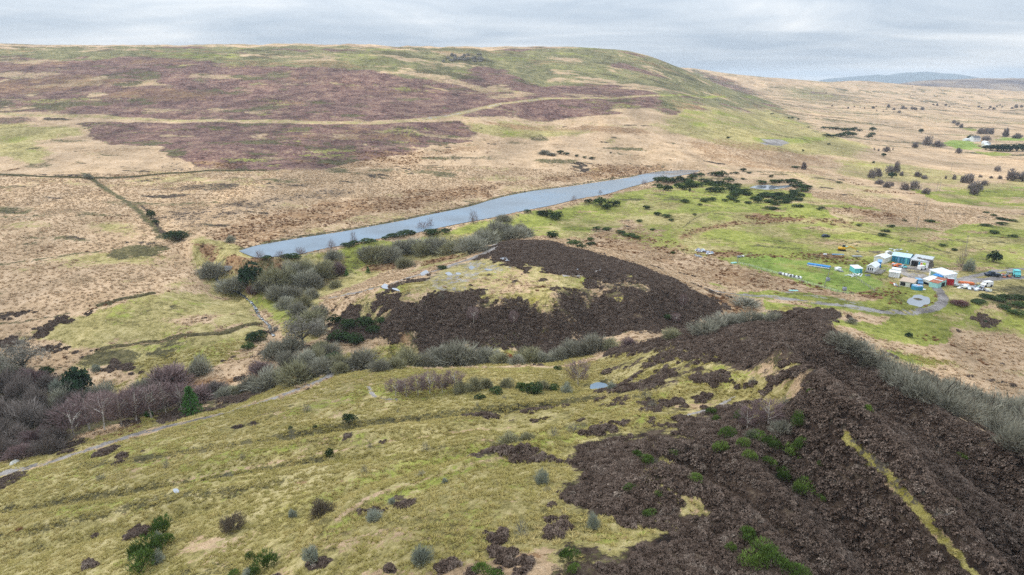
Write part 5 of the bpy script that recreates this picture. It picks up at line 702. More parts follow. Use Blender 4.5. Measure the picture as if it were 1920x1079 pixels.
 ('fartree','tiny dark tree dotted across the distant tan plain','tiny dark trees on the distant plain',[(894.2,1843.0,6.4,4.8),(910.0,1843.6,4.8,3.6),(914.3,1829.0,6.4,4.8),(941.5,1838.9,12.9,9.7),(980.4,1899.4,6.7,5.0),(1018.2,1907.9,15.2,11.4),(966.8,1820.2,6.4,4.8),(985.3,1818.5,11.3,8.5),(1042.3,1879.9,16.8,12.6),(1059.8,1895.9,10.2,7.6),(1076.5,1894.6,17.0,12.8),(1082.2,1889.1,13.6,10.2),(1109.6,1906.8,17.2,12.9),(963.2,1751.3,12.5,9.4),(917.5,1771.8,6.2,4.7),(930.5,1765.5,6.2,4.7),(955.3,1761.5,4.7,3.5),(1344.7,2253.7,10.3,7.7),(1339.6,2225.0,14.2,10.7),(1383.7,2253.0,14.5,10.8),(1370.2,2210.9,8.1,6.1),(1479.9,2285.0,6.4,4.8),(1407.4,2200.3,6.1,4.6),(1505.7,2276.4,12.8,9.6),(1489.4,2237.9,10.5,7.9),(1533.1,2260.4,14.9,11.2),(1503.9,2223.9,8.4,6.3),(1505.8,2204.1,14.6,11.0),(1612.6,2321.4,8.8,6.6),(1603.3,2333.8,8.9,6.6),(1594.3,2249.5,15.1,11.3),(1648.1,2306.6,22.2,16.6),(1683.1,2331.5,15.7,11.8),(1708.1,2395.3,9.2,6.9),(1666.8,2411.9,9.2,6.9),(860.1,1805.3,7.8,5.9),(834.8,1841.3,7.9,5.9),(1053.7,2380.0,8.1,6.1),(1706.5,3035.1,8.2,6.1),(1452.5,2582.9,6.9,5.2)]),
 ('gorse','small dark bush on the green slope below the hill, {n} from the left','small bushes on the green slope below the hill',[(264.4,852.4,5.6,3.5),(508.0,1375.9,9.2,3.4),(532.3,1350.6,5.7,4.5),(540.8,1356.3,6.9,4.6),(548.5,1344.2,5.7,4.5),(352.9,841.0,3.6,3.6),(502.1,1184.8,4.0,3.0),(430.4,943.6,4.9,4.1)]),
 ('baretree','leafless spreading tree behind the red container',None,[(224.0,328.9,8.3,10.2)]),
 ('silver','round grey bush right of the leafless farm tree',None,[(222.2,320.7,9.4,7.5)]),
 ('evergreen','round dark evergreen tree behind the farm track',None,[(246.1,338.0,8.0,7.3)]),
 ('evergreen','tiny dark bush on the green bank below the farm track, right of two',None,[(186.3,253.6,2.3,1.0)]),
 ('gorse','low dark gorse on the pasture behind the farm, {n} from the left','low gorse on the pasture behind the farm',[(223.8,433.2,3.9,1.5),(222.8,401.6,7.3,2.2),(232.0,416.1,5.3,1.9),(242.5,429.7,5.5,2.0),(264.7,454.2,3.8,1.7),(281.9,454.5,7.6,2.5),(242.8,374.9,5.7,1.8),(243.2,364.9,4.2,1.7),(343.9,489.0,4.7,1.4),(312.0,441.1,7.7,2.1),(341.3,478.4,5.6,1.9),(302.9,419.9,8.2,2.5),(339.3,468.1,9.1,1.8),(328.2,449.2,7.9,2.2),(343.6,463.5,9.1,1.8),(305.8,407.5,5.7,2.0)]),
 ('gorse','dark gorse in the bushy patch right of the farm pond, {n} from the left','gorse patch right of the farm pond',[(195.3,270.7,7.6,1.3),(202.9,278.1,7.2,1.4),(205.9,276.3,7.2,1.7),(202.7,267.6,7.1,1.4),(212.6,278.7,8.5,2.0),(210.5,270.6,8.3,2.2),(204.4,261.0,7.0,1.9),(218.7,278.1,7.4,2.0)]),
 ('maroon','low purple-brown scrub on the bank right of the farm track bend',None,[(185.4,268.3,11.6,2.6)]),
 ('evergreen','dark bush below the green bank at right',None,[(144.4,232.3,3.1,2.0)]),
 ('willow','grey bush filling the stream-side thicket, {n} from the left','bushes filling the stream thicket',[(-129.2,313.3,11.0,9.3),(-81.3,203.8,8.2,6.7,'purplebush'),(-115.7,304.4,11.6,9.5),(-97.8,279.1,8.7,7.8),(-106.3,310.7,12.2,10.7,'olivebush'),(-72.6,204.1,10.2,8.4),(-75.8,217.3,9.6,8.1),(-106.1,317.2,11.9,9.7),(-85.7,266.7,9.2,8.3,'olivebush'),(-65.8,201.9,9.0,7.9),(-89.3,290.3,7.4,6.5),(-92.8,307.4,11.5,10.4),(-64.5,206.6,8.8,7.3,'olivebush'),(-71.0,233.8,8.1,7.3),(-74.6,250.7,7.8,7.3),(-91.3,323.6,12.0,9.8,'olivebush'),(-60.8,212.3,8.2,6.7),(-51.0,187.8,6.6,5.6,'olivebush')]),
 ('olivebush','grey bush filling the hedge below the dark spoil tip, {n} from the left','bushes filling the hedge below the tip',[(-52.3,192.9,8.5,6.8),(-38.6,183.6,6.4,5.1,'willow'),(-35.0,188.1,7.2,5.5),(-27.5,203.2,8.7,7.0,'willow'),(-24.2,207.5,9.9,8.5,'willow'),(-13.1,203.7,9.0,8.0,'willow'),(-3.4,201.1,6.8,5.5),(1.3,196.7,6.0,5.0,'willow'),(10.2,201.4,7.9,5.8,'willow'),(15.3,201.7,8.2,6.5,'willow'),(23.0,201.3,8.6,7.5,'willow'),(30.3,200.5,7.5,5.5),(35.8,194.1,6.6,4.0,'purplebush')]),
 ('willow','grey bush packed between others on the reservoir bank, {n} from the left','bushes packed on the reservoir bank',[(-74.0,340.2,12.3,8.4),(-66.5,344.2,12.4,8.5,'olivebush'),(-58.7,351.2,13.2,9.7),(-46.3,348.7,13.0,9.6,'olivebush'),(-36.7,351.5,14.2,10.2),(-25.8,349.1,14.1,10.7),(-12.8,364.0,15.2,11.7,'olivebush'),(-3.7,386.6,14.2,10.5),(5.0,390.6,11.2,8.7)]),
 ('palewillow','grey bush packed in the ditch behind the heather crest, {n} from the left','bushes packed behind the heather crest',[(54.1,169.3,7.4,4.7),(83.3,235.9,10.3,6.2),(65.7,170.0,6.0,3.6),(74.2,138.9,6.3,5.0),(77.3,136.3,6.5,5.5),(81.8,137.2,6.7,5.6),(77.4,123.7,6.6,5.6),(78.8,118.1,6.7,6.0),(119.3,179.2,9.0,7.2),(87.9,124.7,7.8,6.7),(128.2,182.7,9.4,7.9),(107.5,143.7,9.1,8.2),(133.3,178.1,9.7,8.2),(119.2,152.7,10.5,9.2),(120.0,148.0,10.7,9.4),(139.7,173.5,10.5,8.6),(134.0,159.7,10.6,9.6)]),
 ('willow','bare tree thickening the valley wood, {n} from the left','trees thickening the valley wood',[(-178.5,216.9,11.6,10.2),(-169.1,211.2,11.2,9.0),(-160.9,209.7,9.7,7.9,'purplebush'),(-154.0,207.2,9.5,8.2,'woodbush'),(-141.4,195.5,9.4,8.5),(-127.2,183.3,8.4,8.4),(-131.5,198.9,8.1,7.2),(-118.4,183.6,8.2,8.2,'purplebush'),(-110.4,184.6,8.1,7.7,'purplebush'),(-119.1,201.6,8.7,7.1),(-114.8,203.6,8.7,7.1,'purplebush'),(-107.1,188.2,8.1,7.4),(-99.2,189.5,7.3,6.2),(-90.2,194.8,6.6,4.8),(-87.5,196.4,6.2,4.4,'olivebush')])]

FIT = tps_fit(SPOTS)
WLIST = [(w[1], w[2], w[3]) for w in WATERS]
def ground_z(x, y):
    return float(land_height(np.array([float(x)]), np.array([float(y)]), FIT, WLIST, RIDGES)[0])
def ground_zs(xs, ys):
    return land_height(np.asarray(xs, float), np.asarray(ys, float), FIT, WLIST, RIDGES)

# ================================================================ object helpers
def tag(o, label=None, cat=None, group=None, kind=None):
    if label: o['label'] = label
    if cat: o['category'] = cat
    if group: o['group'] = group
    if kind: o['kind'] = kind
    return o

def np_mesh(name, V, F, smooth=False):
    me = bpy.data.meshes.new(name)
    V = np.asarray(V, np.float32); F = np.asarray(F, np.int32)
    k = F.shape[1]
    me.vertices.add(len(V)); me.vertices.foreach_set('co', V.ravel())
    me.loops.add(F.size); me.loops.foreach_set('vertex_index', F.ravel())
    me.polygons.add(len(F)); me.polygons.foreach_set('loop_start', np.arange(0, F.size, k, dtype=np.int32))
    me.polygons.foreach_set('use_smooth', np.full(len(F), smooth))
    me.update(calc_edges=True)
    return me

# ================================================================ ground material
TYPES = ['olive', 'hillgreen', 'heather', 'bracken', 'green', 'bright', 'rush', 'dark', 'yellow', 'mud', 'gravel']
def ground_material():
    m = bpy.data.materials.new('moorland'); m.use_nodes = True
    nt = m.node_tree; nt.nodes.clear(); N = nt.nodes.new; LK = nt.links.new
    out = N('ShaderNodeOutputMaterial'); bs = N('ShaderNodeBsdfPrincipled'); bs.inputs['Roughness'].default_value = 0.95
    bs.inputs['Specular IOR Level'].default_value = 0.12
    LK(bs.outputs[0], out.inputs[0])
    geo = N('ShaderNodeNewGeometry')
    def noise(scale, detail, rough, off=0.0, sc=(1, 1, 1), dist=0.0):
        mp = N('ShaderNodeMapping'); mp.inputs['Location'].default_value = (off, off * .7, 0); mp.inputs['Scale'].default_value = sc
        LK(geo.outputs['Position'], mp.inputs[0])
        t = N('ShaderNodeTexNoise'); t.inputs['Scale'].default_value = scale; t.inputs['Detail'].default_value = detail; t.inputs['Roughness'].default_value = rough
        t.inputs['Distortion'].default_value = dist
        LK(mp.outputs[0], t.inputs['Vector']); return t
    nA = noise(0.055, 9, 0.68, 3.1)          # patches of tens of metres down to tussocks
    nB = noise(0.35, 6, 0.72, 41.7)          # tussocks
    nC = noise(1.6, 4, 0.7, 11.0)            # fine clumps
    def ch(t, i):
        s = N('ShaderNodeSeparateColor'); LK(t.outputs['Color'], s.inputs[0]); return s.outputs[i]
    def math_(op, a, b=None, c=None, clamp=False):
        q = N('ShaderNodeMath'); q.operation = op; q.use_clamp = clamp
        for k, v in enumerate((a, b, c)):
            if v is None: continue
            if isinstance(v, (int, float)): q.inputs[k].default_value = v
            else: LK(v, q.inputs[k])
        return q.outputs[0]
    A = [ch(nA, i) for i in range(3)]; B = [ch(nB, i) for i in range(3)]; Cc = [ch(nC, i) for i in range(3)]
    def ramp(v, stops):
        r = N('ShaderNodeValToRGB'); LK(v, r.inputs[0]); e = r.color_ramp.elements
        while len(e) < len(stops): e.new(0.5)
        for k, (p, c) in enumerate(stops): e[k].position = p; e[k].color = (*c, 1)
        return r.outputs[0]
    def mixc(f, a, b, mode='MIX'):
        q = N('ShaderNodeMixRGB'); q.blend_type = mode
        if isinstance(f, (int, float)): q.inputs[0].default_value = f
        else: LK(f, q.inputs[0])
        LK(a, q.inputs[1]); LK(b, q.inputs[2]); return q.outputs[0]
    # one grain signal per scale, mixed
    def grain(a, b, c, wa, wb, wc):
        s = math_('MULTIPLY', a, wa); s = math_('MULTIPLY_ADD', b, wb, s); s = math_('MULTIPLY_ADD', c, wc, s)
        s = math_('SUBTRACT', s, 0.5); return math_('MULTIPLY_ADD', s, 1.7, 0.5)
    g1 = grain(A[0], B[0], Cc[0], .35, .45, .20); g2 = grain(A[1], B[1], Cc[1], .30, .45, .25); g3 = grain(A[2], B[2], Cc[2], .5, .3, .2)
    PAL = {
        'bleach':    (g1, [(.31, (.16, .115, .065)), (.42, (.39, .27, .160)), (.52, (.49, .345, .215)), (.62, (.56, .41, .27))]),
        'olive':     (g2, [(.36, (.12, .100, .036)), (.45, (.25, .212, .078)), (.53, (.36, .30, .125)), (.63, (.48, .40, .20))]),
        'hillgreen': (g2, [(.36, (.034, .032, .018)), (.45, (.115, .112, .050)), (.53, (.21, .19, .085)), (.62, (.33, .27, .14))]),
        'heather':   (g1, [(.36, (.034, .019, .015)), (.45, (.115, .062, .054)), (.53, (.19, .108, .092)), (.62, (.32, .215, .14))]),
        'bracken':   (g2, [(.36, (.060, .034, .020)), (.46, (.185, .105, .055)), (.54, (.28, .165, .085)), (.64, (.37, .25, .14))]),
        'green':     (g1, [(.36, (.09, .095, .020)), (.46, (.20, .215, .045)), (.54, (.27, .285, .060)), (.64, (.37, .35, .11))]),
        'bright':    (g1, [(.36, (.12, .145, .030)), (.46, (.185, .26, .048)), (.54, (.25, .31, .065)), (.64, (.34, .35, .12))]),
        'rush':      (g2, [(.36, (.028, .024, .014)), (.46, (.075, .066, .030)), (.54, (.110, .098, .042)), (.64, (.19, .155, .075))]),
        'dark':      (g2, [(.36, (.016, .011, .009)), (.46, (.042, .028, .021)), (.55, (.075, .052, .038)), (.64, (.14, .105, .075))]),
        'yellow':    (g1, [(.36, (.16, .14, .022)), (.46, (.27, .235, .055)), (.54, (.36, .31, .095)), (.64, (.48, .42, .15))]),
        'mud':       (g1, [(.36, (.045, .036, .028)), (.46, (.085, .070, .052)), (.54, (.125, .105, .080)), (.64, (.18, .16, .12))]),
        'gravel':    (g3, [(.36, (.12, .11, .105)), (.46, (.22, .20, .19)), (.54, (.30, .275, .26)), (.64, (.38, .36, .34))]),
    }
    atts = []
    for k in range(3):
        a = N('ShaderNodeAttribute'); a.attribute_name = 'cover%d' % k; s = N('ShaderNodeSeparateColor'); LK(a.outputs['Color'], s.inputs[0])
        atts += [s.outputs[0], s.outputs[1], s.outputs[2], a.outputs['Alpha']]
    edge = [grain(A[(i + 1) % 3], B[(i + 2) % 3], Cc[i % 3], .25, .45, .30) for i in range(3)]
    col = ramp(*PAL['bleach'])
    for i, t in enumerate(TYPES):
        w = atts[i]
        # patchy edge: compare the cover with the grain
        e = math_('SUBTRACT', edge[i % 3], 0.5); e = math_('MULTIPLY_ADD', e, 2.4, w)
        f = N('ShaderNodeMapRange'); f.interpolation_type = 'SMOOTHSTEP'; LK(e, f.inputs[0]); f.inputs[1].default_value = .40; f.inputs[2].default_value = .60
        g = math_('MULTIPLY', f.outputs[0], math_('MULTIPLY', w, 12.0, clamp=True))
        col = mixc(g, col, ramp(*PAL[t]))
    # broad drift of tone from place to place
    nS = noise(0.016, 7, 0.66, 91.0, (1, .38, 1.6), .6)
    col = mixc(0.8, col, ramp(nS.outputs['Fac'], [(.34, (.62, .62, .62)), (.5, (1, 1, 1)), (.66, (1.32, 1.28, 1.22))]), 'MULTIPLY')
    nD = noise(0.006, 4, 0.6, 7.7)
    LK(mixc(0.55, col, ramp(nD.outputs['Fac'], [(.3, (.80, .78, .78)), (.5, (1, 1, 1)), (.7, (1.18, 1.14, 1.08))]), 'MULTIPLY'), bs.inputs['Base Color'])
    bp = N('ShaderNodeBump'); bp.inputs['Strength'].default_value = 0.9; bp.inputs['Distance'].default_value = 1.5
    LK(grain(A[0], B[0], Cc[0], .2, .5, .3), bp.inputs['Height']); LK(bp.outputs[0], bs.inputs['Normal'])
    return m
MAT_GROUND = ground_material()

# ================================================================ ground sheet
GROUND_GRID = {}
def build_ground():
    az = np.concatenate([np.linspace(-180, -62, 30), np.linspace(-60, -41, 40), np.linspace(-40.5, 40.5, 760), np.linspace(41, 60, 40), np.linspace(62, 180, 30)[:-1]])
    az = np.radians(az)
    rr = np.concatenate([np.geomspace(4, 66, 40)[:-1], np.geomspace(66, 2600, 590), np.geomspace(2650, 6500, 50)])
    na, nr = len(az), len(rr)
    X = np.sin(az)[None] * rr[:, None]; Y = np.cos(az)[None] * rr[:, None]
    Z = land_height(X, Y, FIT, WLIST, RIDGES)
    x, y = X.ravel(), Y.ravel()
    cov = np.zeros((12, x.size), np.float32)
    idx = {t: i for i, t in enumerate(TYPES)}
    order = np.argsort(y)
    def lay(t, sel, a):
        if t == 'bleach':
            cov[:, sel] *= (1 - a)
        else:
            k = idx[t]
            cov[k + 1:, sel] *= (1 - a)
            cov[k, sel] = np.maximum(cov[k, sel], a)
            under = {'dark': 'rush', 'heather': 'hillgreen'}.get(t)
            if under: cov[idx[under], sel] = np.maximum(cov[idx[under], sel], np.where(a > .5, a, 0))
    for t, w, op, poly in PATCHES:
        P = np.asarray(poly); q = w * 2.5 + 1
        sel = np.nonzero((x > P[:, 0].min() - q) & (x < P[:, 0].max() + q) & (y > P[:, 1].min() - q) & (y < P[:, 1].max() + q))[0]
        if len(sel) == 0: continue
        sx, sy = x[sel], y[sel]; k_ = min(w, 14.0)
        sd = poly_sd(sx, sy, P) + fbm(sx / (5 * k_), sy / (5 * k_), 4, 91, .62) * k_ * 2.2
        lay(t, sel, op * np.clip(.5 + sd / (2 * w), 0, 1))
    # patchiness inside each cover: greener and straw-coloured pools of grass, rushes on the bog, grass and scree in the heath
    rad = np.hypot(x, y); b1 = sstep((rad - 220) / 160); b2 = sstep((rad - 700) / 400)
    def fb(s, sx, sy, seed):
        X_, Y_ = x[s], y[s]; n0 = fbm(X_ / sx, Y_ / sy, 5, seed, .6); n1 = fbm(X_ / (2.4 * sx), Y_ / (2.4 * sy), 5, seed + 40, .6); n2 = fbm(X_ / (6 * sx), Y_ / (6 * sy), 5, seed + 80, .6)
        return (n0 * (1 - b1[s]) + n1 * b1[s]) * (1 - b2[s]) + n2 * b2[s]
    def blot(t, where, seed, sx, sy, thr, op, gain=5.0):
        sel = np.nonzero(where)[0]
        if len(sel): lay(t, sel, op * np.clip((fb(sel, sx, sy, seed) - thr) * gain, 0, 1))
    tot = lambda k: cov[idx[k]] > .5
    free = (cov[:11].max(0) < .5)
    blot('olive', free & (rad < 1400), 201, 30, 16, .24, .5)
    blot('rush', free & (rad > 150), 202, 26, 7, .33, .6)
    blot('bracken', free, 203, 24, 14, .26, .4)
    blot('dark', free & (rad < 1000), 204, 14, 6, .36, .7)
    blot('rush', free & (rad > 1100), 205, 40, 5, .20, .7)
    blot('heather', free & (rad > 1100), 206, 60, 8, .26, .6)
    blot('hillgreen', free & (rad > 1000), 207, 50, 8, .16, .5)
    ol = tot('olive') & (cov[idx['dark']] < .3) & (cov[idx['gravel']] < .3) & (cov[idx['bright']] < .2)
    field = ol & (((x > 5) & (y > 285) & (y < 620)) | ((x > 95) & (y > 205) & (y < 620))); ol = ol & ~field
    blot('green', field, 230, 30, 18, -.26, .9, 3); blot('bleach', field, 231, 20, 8, .30, .5); blot('rush', field, 232, 12, 4, .34, .6)
    blot('bleach', ol, 208, 26, 12, .22, .28, 3)
    blot('green', ol, 209, 22, 13, .14, .55, 3.5)
    blot('bracken', ol, 210, 16, 8, .38, .3)
    blot('rush', ol, 211, 12, 5, .40, .6)
    he = tot('heather')
    blot('hillgreen', he, 212, 20, 26, .42, .6); blot('bleach', he, 213, 16, 9, .49, .8); blot('rush', he, 214, 14, 16, .30, .5); blot('bracken', he, 215, 30, 30, .20, .3, 3)
    hg = tot('hillgreen')
    blot('bleach', hg, 216, 18, 9, .20, .6); blot('rush', hg, 217, 16, 9, .18, .7); blot('green', hg, 218, 24, 12, .24, .45); blot('heather', hg, 219, 22, 18, .26, .7); blot('bracken', hg, 220, 26, 10, .2, .5)
    dk = tot('dark')
    blot('bracken', dk & (rad < 420), 222, 14, 9, .24, .4, 3)
    for t, w, op, soft, pts in STRIPS:
        P = smooth_line(pts); q = w * 2 + 2
        sel = np.nonzero((x > P[:, 0].min() - q) & (x < P[:, 0].max() + q) & (y > P[:, 1].min() - q) & (y < P[:, 1].max() + q))[0]
        if len(sel) == 0: continue
        lay(t, sel, op * np.clip(.5 + (w * .5 - line_d(x[sel], y[sel], P)) / (w * soft + 1e-3), 0, 1))
    V = np.stack([x, y, Z.ravel()], -1)
    i = np.arange(nr - 1)[:, None] * na + np.arange(na)[None]
    j = np.arange(nr - 1)[:, None] * na + (np.arange(na)[None] + 1) % na
    F = np.stack([i, i + na, j + na, j], -1).reshape(-1, 4)   # faces up
    me = np_mesh('ground', V, F[:, ::-1], True)
    for k in range(3):
        at = me.attributes.new('cover%d' % k, 'FLOAT_COLOR', 'POINT')
        at.data.foreach_set('color', np.ascontiguousarray(cov[4 * k:4 * k + 4].T).ravel())
    me.materials.append(MAT_GROUND)
    GROUND_GRID.update(rr=rr, az=az, Z=Z, cov=cov.reshape(12, nr, na))
    o = bpy.data.objects.new('ground', me); COL.objects.link(o); tag(o, kind='structure')
    if me.polygons[5000].normal.z < 0: me.flip_normals()
    return o
ground = build_ground()

# ================================================================ water
def water_material(name, col, rough, bump):
    m = bpy.data.materials.new(name); m.use_nodes = True; nt = m.node_tree
    bs = nt.nodes['Principled BSDF']; bs.inputs['Base Color'].default_value = (*col, 1); bs.inputs['Roughness'].default_value = rough; bs.inputs['IOR'].default_value = 1.33
    n = nt.nodes.new('ShaderNodeTexNoise'); n.inputs['Scale'].default_value = 0.9; n.inputs['Detail'].default_value = 3
    g = nt.nodes.new('ShaderNodeNewGeometry'); nt.links.new(g.outputs['Position'], n.inputs['Vector'])
    b = nt.nodes.new('ShaderNodeBump'); b.inputs['Strength'].default_value = bump; b.inputs['Distance'].default_value = 0.05
    nt.links.new(n.outputs['Fac'], b.inputs['Height']); nt.links.new(b.outputs[0], bs.inputs['Normal'])
    w = nt.nodes.new('ShaderNodeTexNoise'); w.inputs['Scale'].default_value = .03; w.inputs['Detail'].default_value = 4; nt.links.new(g.outputs['Position'], w.inputs['Vector'])     # cat's-paws of wind
    q = nt.nodes.new('ShaderNodeMapRange'); q.inputs[1].default_value = .4; q.inputs[2].default_value = .62; q.inputs[3].default_value = rough; q.inputs[4].default_value = rough * 4.5
    nt.links.new(w.outputs['Fac'], q.inputs[0]); nt.links.new(q.outputs[0], bs.inputs['Roughness'])
    r = nt.nodes.new('ShaderNodeValToRGB'); e = r.color_ramp.elements; e[0].position = .36; e[0].color = (*[c * .62 for c in col], 1); e[1].position = .6; e[1].color = (*[c * 1.12 for c in col], 1)   # wind streaks: slick and ruffled sheen painted into the colour
    nt.links.new(w.outputs['Fac'], r.inputs[0]); nt.links.new(r.outputs[0], bs.inputs['Base Color'])
    return m
MAT_WATER = water_material('lake_water', (.13, .185, .24), .06, .35)
MAT_PUDDLE = water_material('puddle_water', (.30, .32, .35), .02, .02)
MAT_POND = water_material('pond_water', (.20, .225, .25), .05, .1)
def flat_sheet(name, poly, z, mat):
    bm = bmesh.new()
    vs_ = [bm.verts.new((a, b, z)) for a, b in poly]
    f = bm.faces.new(vs_); f.normal_update()
    if f.normal.z < 0: f.normal_flip()
    me = bpy.data.meshes.new(name); bm.to_mesh(me); bm.free(); me.materials.append(mat)
    o = bpy.data.objects.new(name, me); COL.objects.link(o); tag(o, kind='structure'); return o
for n_, lev, rim, poly in WATERS:
    P = smooth_line(list(poly) + [poly[0]], 4)[:-1]
    flat_sheet({'reservoir': 'reservoir_water', 'pond': 'pond_water', 'farm_pond': 'pond_water', 'pool': 'pool_water'}[n_], [tuple(p) for p in P], lev, MAT_WATER if n_ in ('reservoir', 'pool') else MAT_POND)

# ================================================================ plain materials
def paint(name, col, rough=.7, var=.18, scale=2.0, metal=0.0, spec=.3):
    """a colour broken by grime and weathering"""
    m = bpy.data.materials.new(name); m.use_nodes = True; nt = m.node_tree; bs = nt.nodes['Principled BSDF']
    bs.inputs['Roughness'].default_value = rough; bs.inputs['Metallic'].default_value = metal; bs.inputs['Specular IOR Level'].default_value = spec
    g = nt.nodes.new('ShaderNodeNewGeometry'); n = nt.nodes.new('ShaderNodeTexNoise'); n.inputs['Scale'].default_value = scale; n.inputs['Detail'].default_value = 5; n.inputs['Roughness'].default_value = .65
    nt.links.new(g.outputs['Position'], n.inputs['Vector'])
    r = nt.nodes.new('ShaderNodeValToRGB'); e = r.color_ramp.elements
    e[0].position = .32; e[0].color = (*[c * (1 - 2 * var) for c in col], 1); e[1].position = .68; e[1].color = (*[min(.9, c * (1 + var)) for c in col], 1)
    nt.links.new(n.outputs['Fac'], r.inputs[0]); nt.links.new(r.outputs[0], bs.inputs['Base Color'])
    return m
def leafy(name, stops, scale=.5, wr=.55):
    """twigs, leaves, sprigs: tone varies from plant to plant and from spray to spray"""
    m = bpy.data.materials.new(name); m.use_nodes = True; nt = m.node_tree; bs = nt.nodes['Principled BSDF']
    bs.inputs['Roughness'].default_value = .95; bs.inputs['Specular IOR Level'].default_value = .08
    N = nt.nodes.new; LK = nt.links.new
    oi = N('ShaderNodeObjectInfo'); g = N('ShaderNodeNewGeometry')
    n = N('ShaderNodeTexNoise'); n.inputs['Scale'].default_value = scale; n.inputs['Detail'].default_value = 4; n.inputs['Roughness'].default_value = .7; LK(g.outputs['Position'], n.inputs['Vector'])
    a = N('ShaderNodeMath'); a.operation = 'MULTIPLY_ADD'; LK(oi.outputs['Random'], a.inputs[0]); a.inputs[1].default_value = wr
    k = N('ShaderNodeMath'); k.operation = 'MULTIPLY_ADD'; LK(n.outputs['Fac'], k.inputs[0]); k.inputs[1].default_value = 2 * (1 - wr); k.inputs[2].default_value = -.5 * (1 - wr)
    LK(k.outputs[0], a.inputs[2])
    r = N('ShaderNodeValToRGB'); e = r.color_ramp.elements
    while len(e) < len(stops): e.new(.5)
    for i, (p, c) in enumerate(stops): e[i].position = p; e[i].color = (*c, 1)
    LK(a.outputs[0], r.inputs[0]); LK(r.outputs[0], bs.inputs['Base Color'])
    return m
M_WILLOW = leafy('willow_twigs', [(0, (0.148, 0.134, 0.102)), (.5, (0.239, 0.228, 0.172)), (1, (0.351, 0.345, 0.267))])
M_OLIVE = leafy('olive_twigs', [(0, (0.144, 0.131, 0.077)), (.5, (0.237, 0.225, 0.131)), (1, (0.338, 0.325, 0.213))])
M_PALE = leafy('pale_twigs', [(0, (0.144, 0.136, 0.101)), (.5, (0.216, 0.207, 0.158)), (1, (0.288, 0.273, 0.216))])
M_SILVER = leafy('lichen_twigs', [(0, (0.170, 0.184, 0.145)), (.5, (0.260, 0.281, 0.220)), (1, (0.360, 0.378, 0.308))])
M_PURPLE = leafy('purple_twigs', [(0, (0.106, 0.073, 0.071)), (.5, (0.181, 0.125, 0.119)), (1, (0.263, 0.194, 0.179))])
M_BIRCH = leafy('birch_twigs', [(0, (0.108, 0.076, 0.074)), (.5, (0.177, 0.124, 0.119)), (1, (0.246, 0.184, 0.165))])
M_MAROON = leafy('maroon_twigs', [(0, (.09, .045, .045)), (.5, (.15, .08, .075)), (1, (.22, .13, .12))])
M_FAR = leafy('far_twigs', [(0, (0.104, 0.081, 0.084)), (.5, (0.197, 0.164, 0.154)), (1, (0.325, 0.276, 0.244))])
M_GREY = leafy('grey_twigs', [(0, (0.102, 0.091, 0.074)), (.5, (0.168, 0.152, 0.124)), (1, (0.252, 0.234, 0.190))])
M_WOODY = leafy('wood_twigs', [(0, (0.104, 0.086, 0.075)), (.5, (0.176, 0.146, 0.128)), (1, (0.260, 0.227, 0.200))])
M_BROWN = leafy('brown_twigs', [(0, (0.103, 0.083, 0.057)), (.5, (0.172, 0.138, 0.098)), (1, (0.241, 0.207, 0.149))])
M_GORSE = leafy('gorse_leaves', [(0, (.014, .024, .011)), (.45, (.030, .050, .018)), (.8, (.055, .085, .026)), (1, (.11, .13, .04))])
M_BROOM = leafy('broom_sprays', [(0, (.040, .070, .018)), (.5, (.085, .135, .030)), (1, (.16, .22, .05))])
M_EVER = leafy('evergreen_leaves', [(0, (.010, .020, .012)), (.5, (.022, .042, .022)), (1, (.05, .08, .035))])
M_SPRUCE = leafy('spruce_needles', [(0, (.03, .075, .018)), (.5, (.055, .13, .030)), (1, (.10, .20, .05))])
M_RUST = leafy('beech_leaves', [(0, (.20, .06, .03)), (.5, (.33, .11, .05)), (1, (.45, .20, .10))])
M_BARK = leafy('bark', [(0, (.05, .042, .034)), (.5, (.09, .078, .062)), (1, (.14, .125, .10))], 2)
M_BIRCHBARK = leafy('birch_bark', [(0, (.22, .19, .16)), (.5, (.42, .38, .33)), (1, (.55, .52, .47))], 3)
M_HEATHER = leafy('heather_sprigs', [(0, (0.046, 0.031, 0.024)), (.3, (0.108, 0.076, 0.058)), (.65, (0.181, 0.134, 0.106)), (.9, (0.279, 0.226, 0.183)), (1, (0.248, 0.238, 0.108))], .35, .42)
M_TUFT = leafy('grass_blades', [(0, (0.207, 0.175, 0.052)), (.3, (0.305, 0.261, 0.084)), (.7, (0.414, 0.337, 0.131)), (1, (0.523, 0.417, 0.206))], .06, .3)
M_MOOR = leafy('moor_grass_blades', [(0, (0.360, 0.265, 0.168)), (.5, (0.530, 0.400, 0.263)), (1, (0.636, 0.497, 0.347))], .1, .5)
M_BRACK = leafy('bracken_fronds', [(0, (.10, .050, .026)), (.5, (.22, .115, .058)), (1, (.33, .20, .11))], .3, .6)

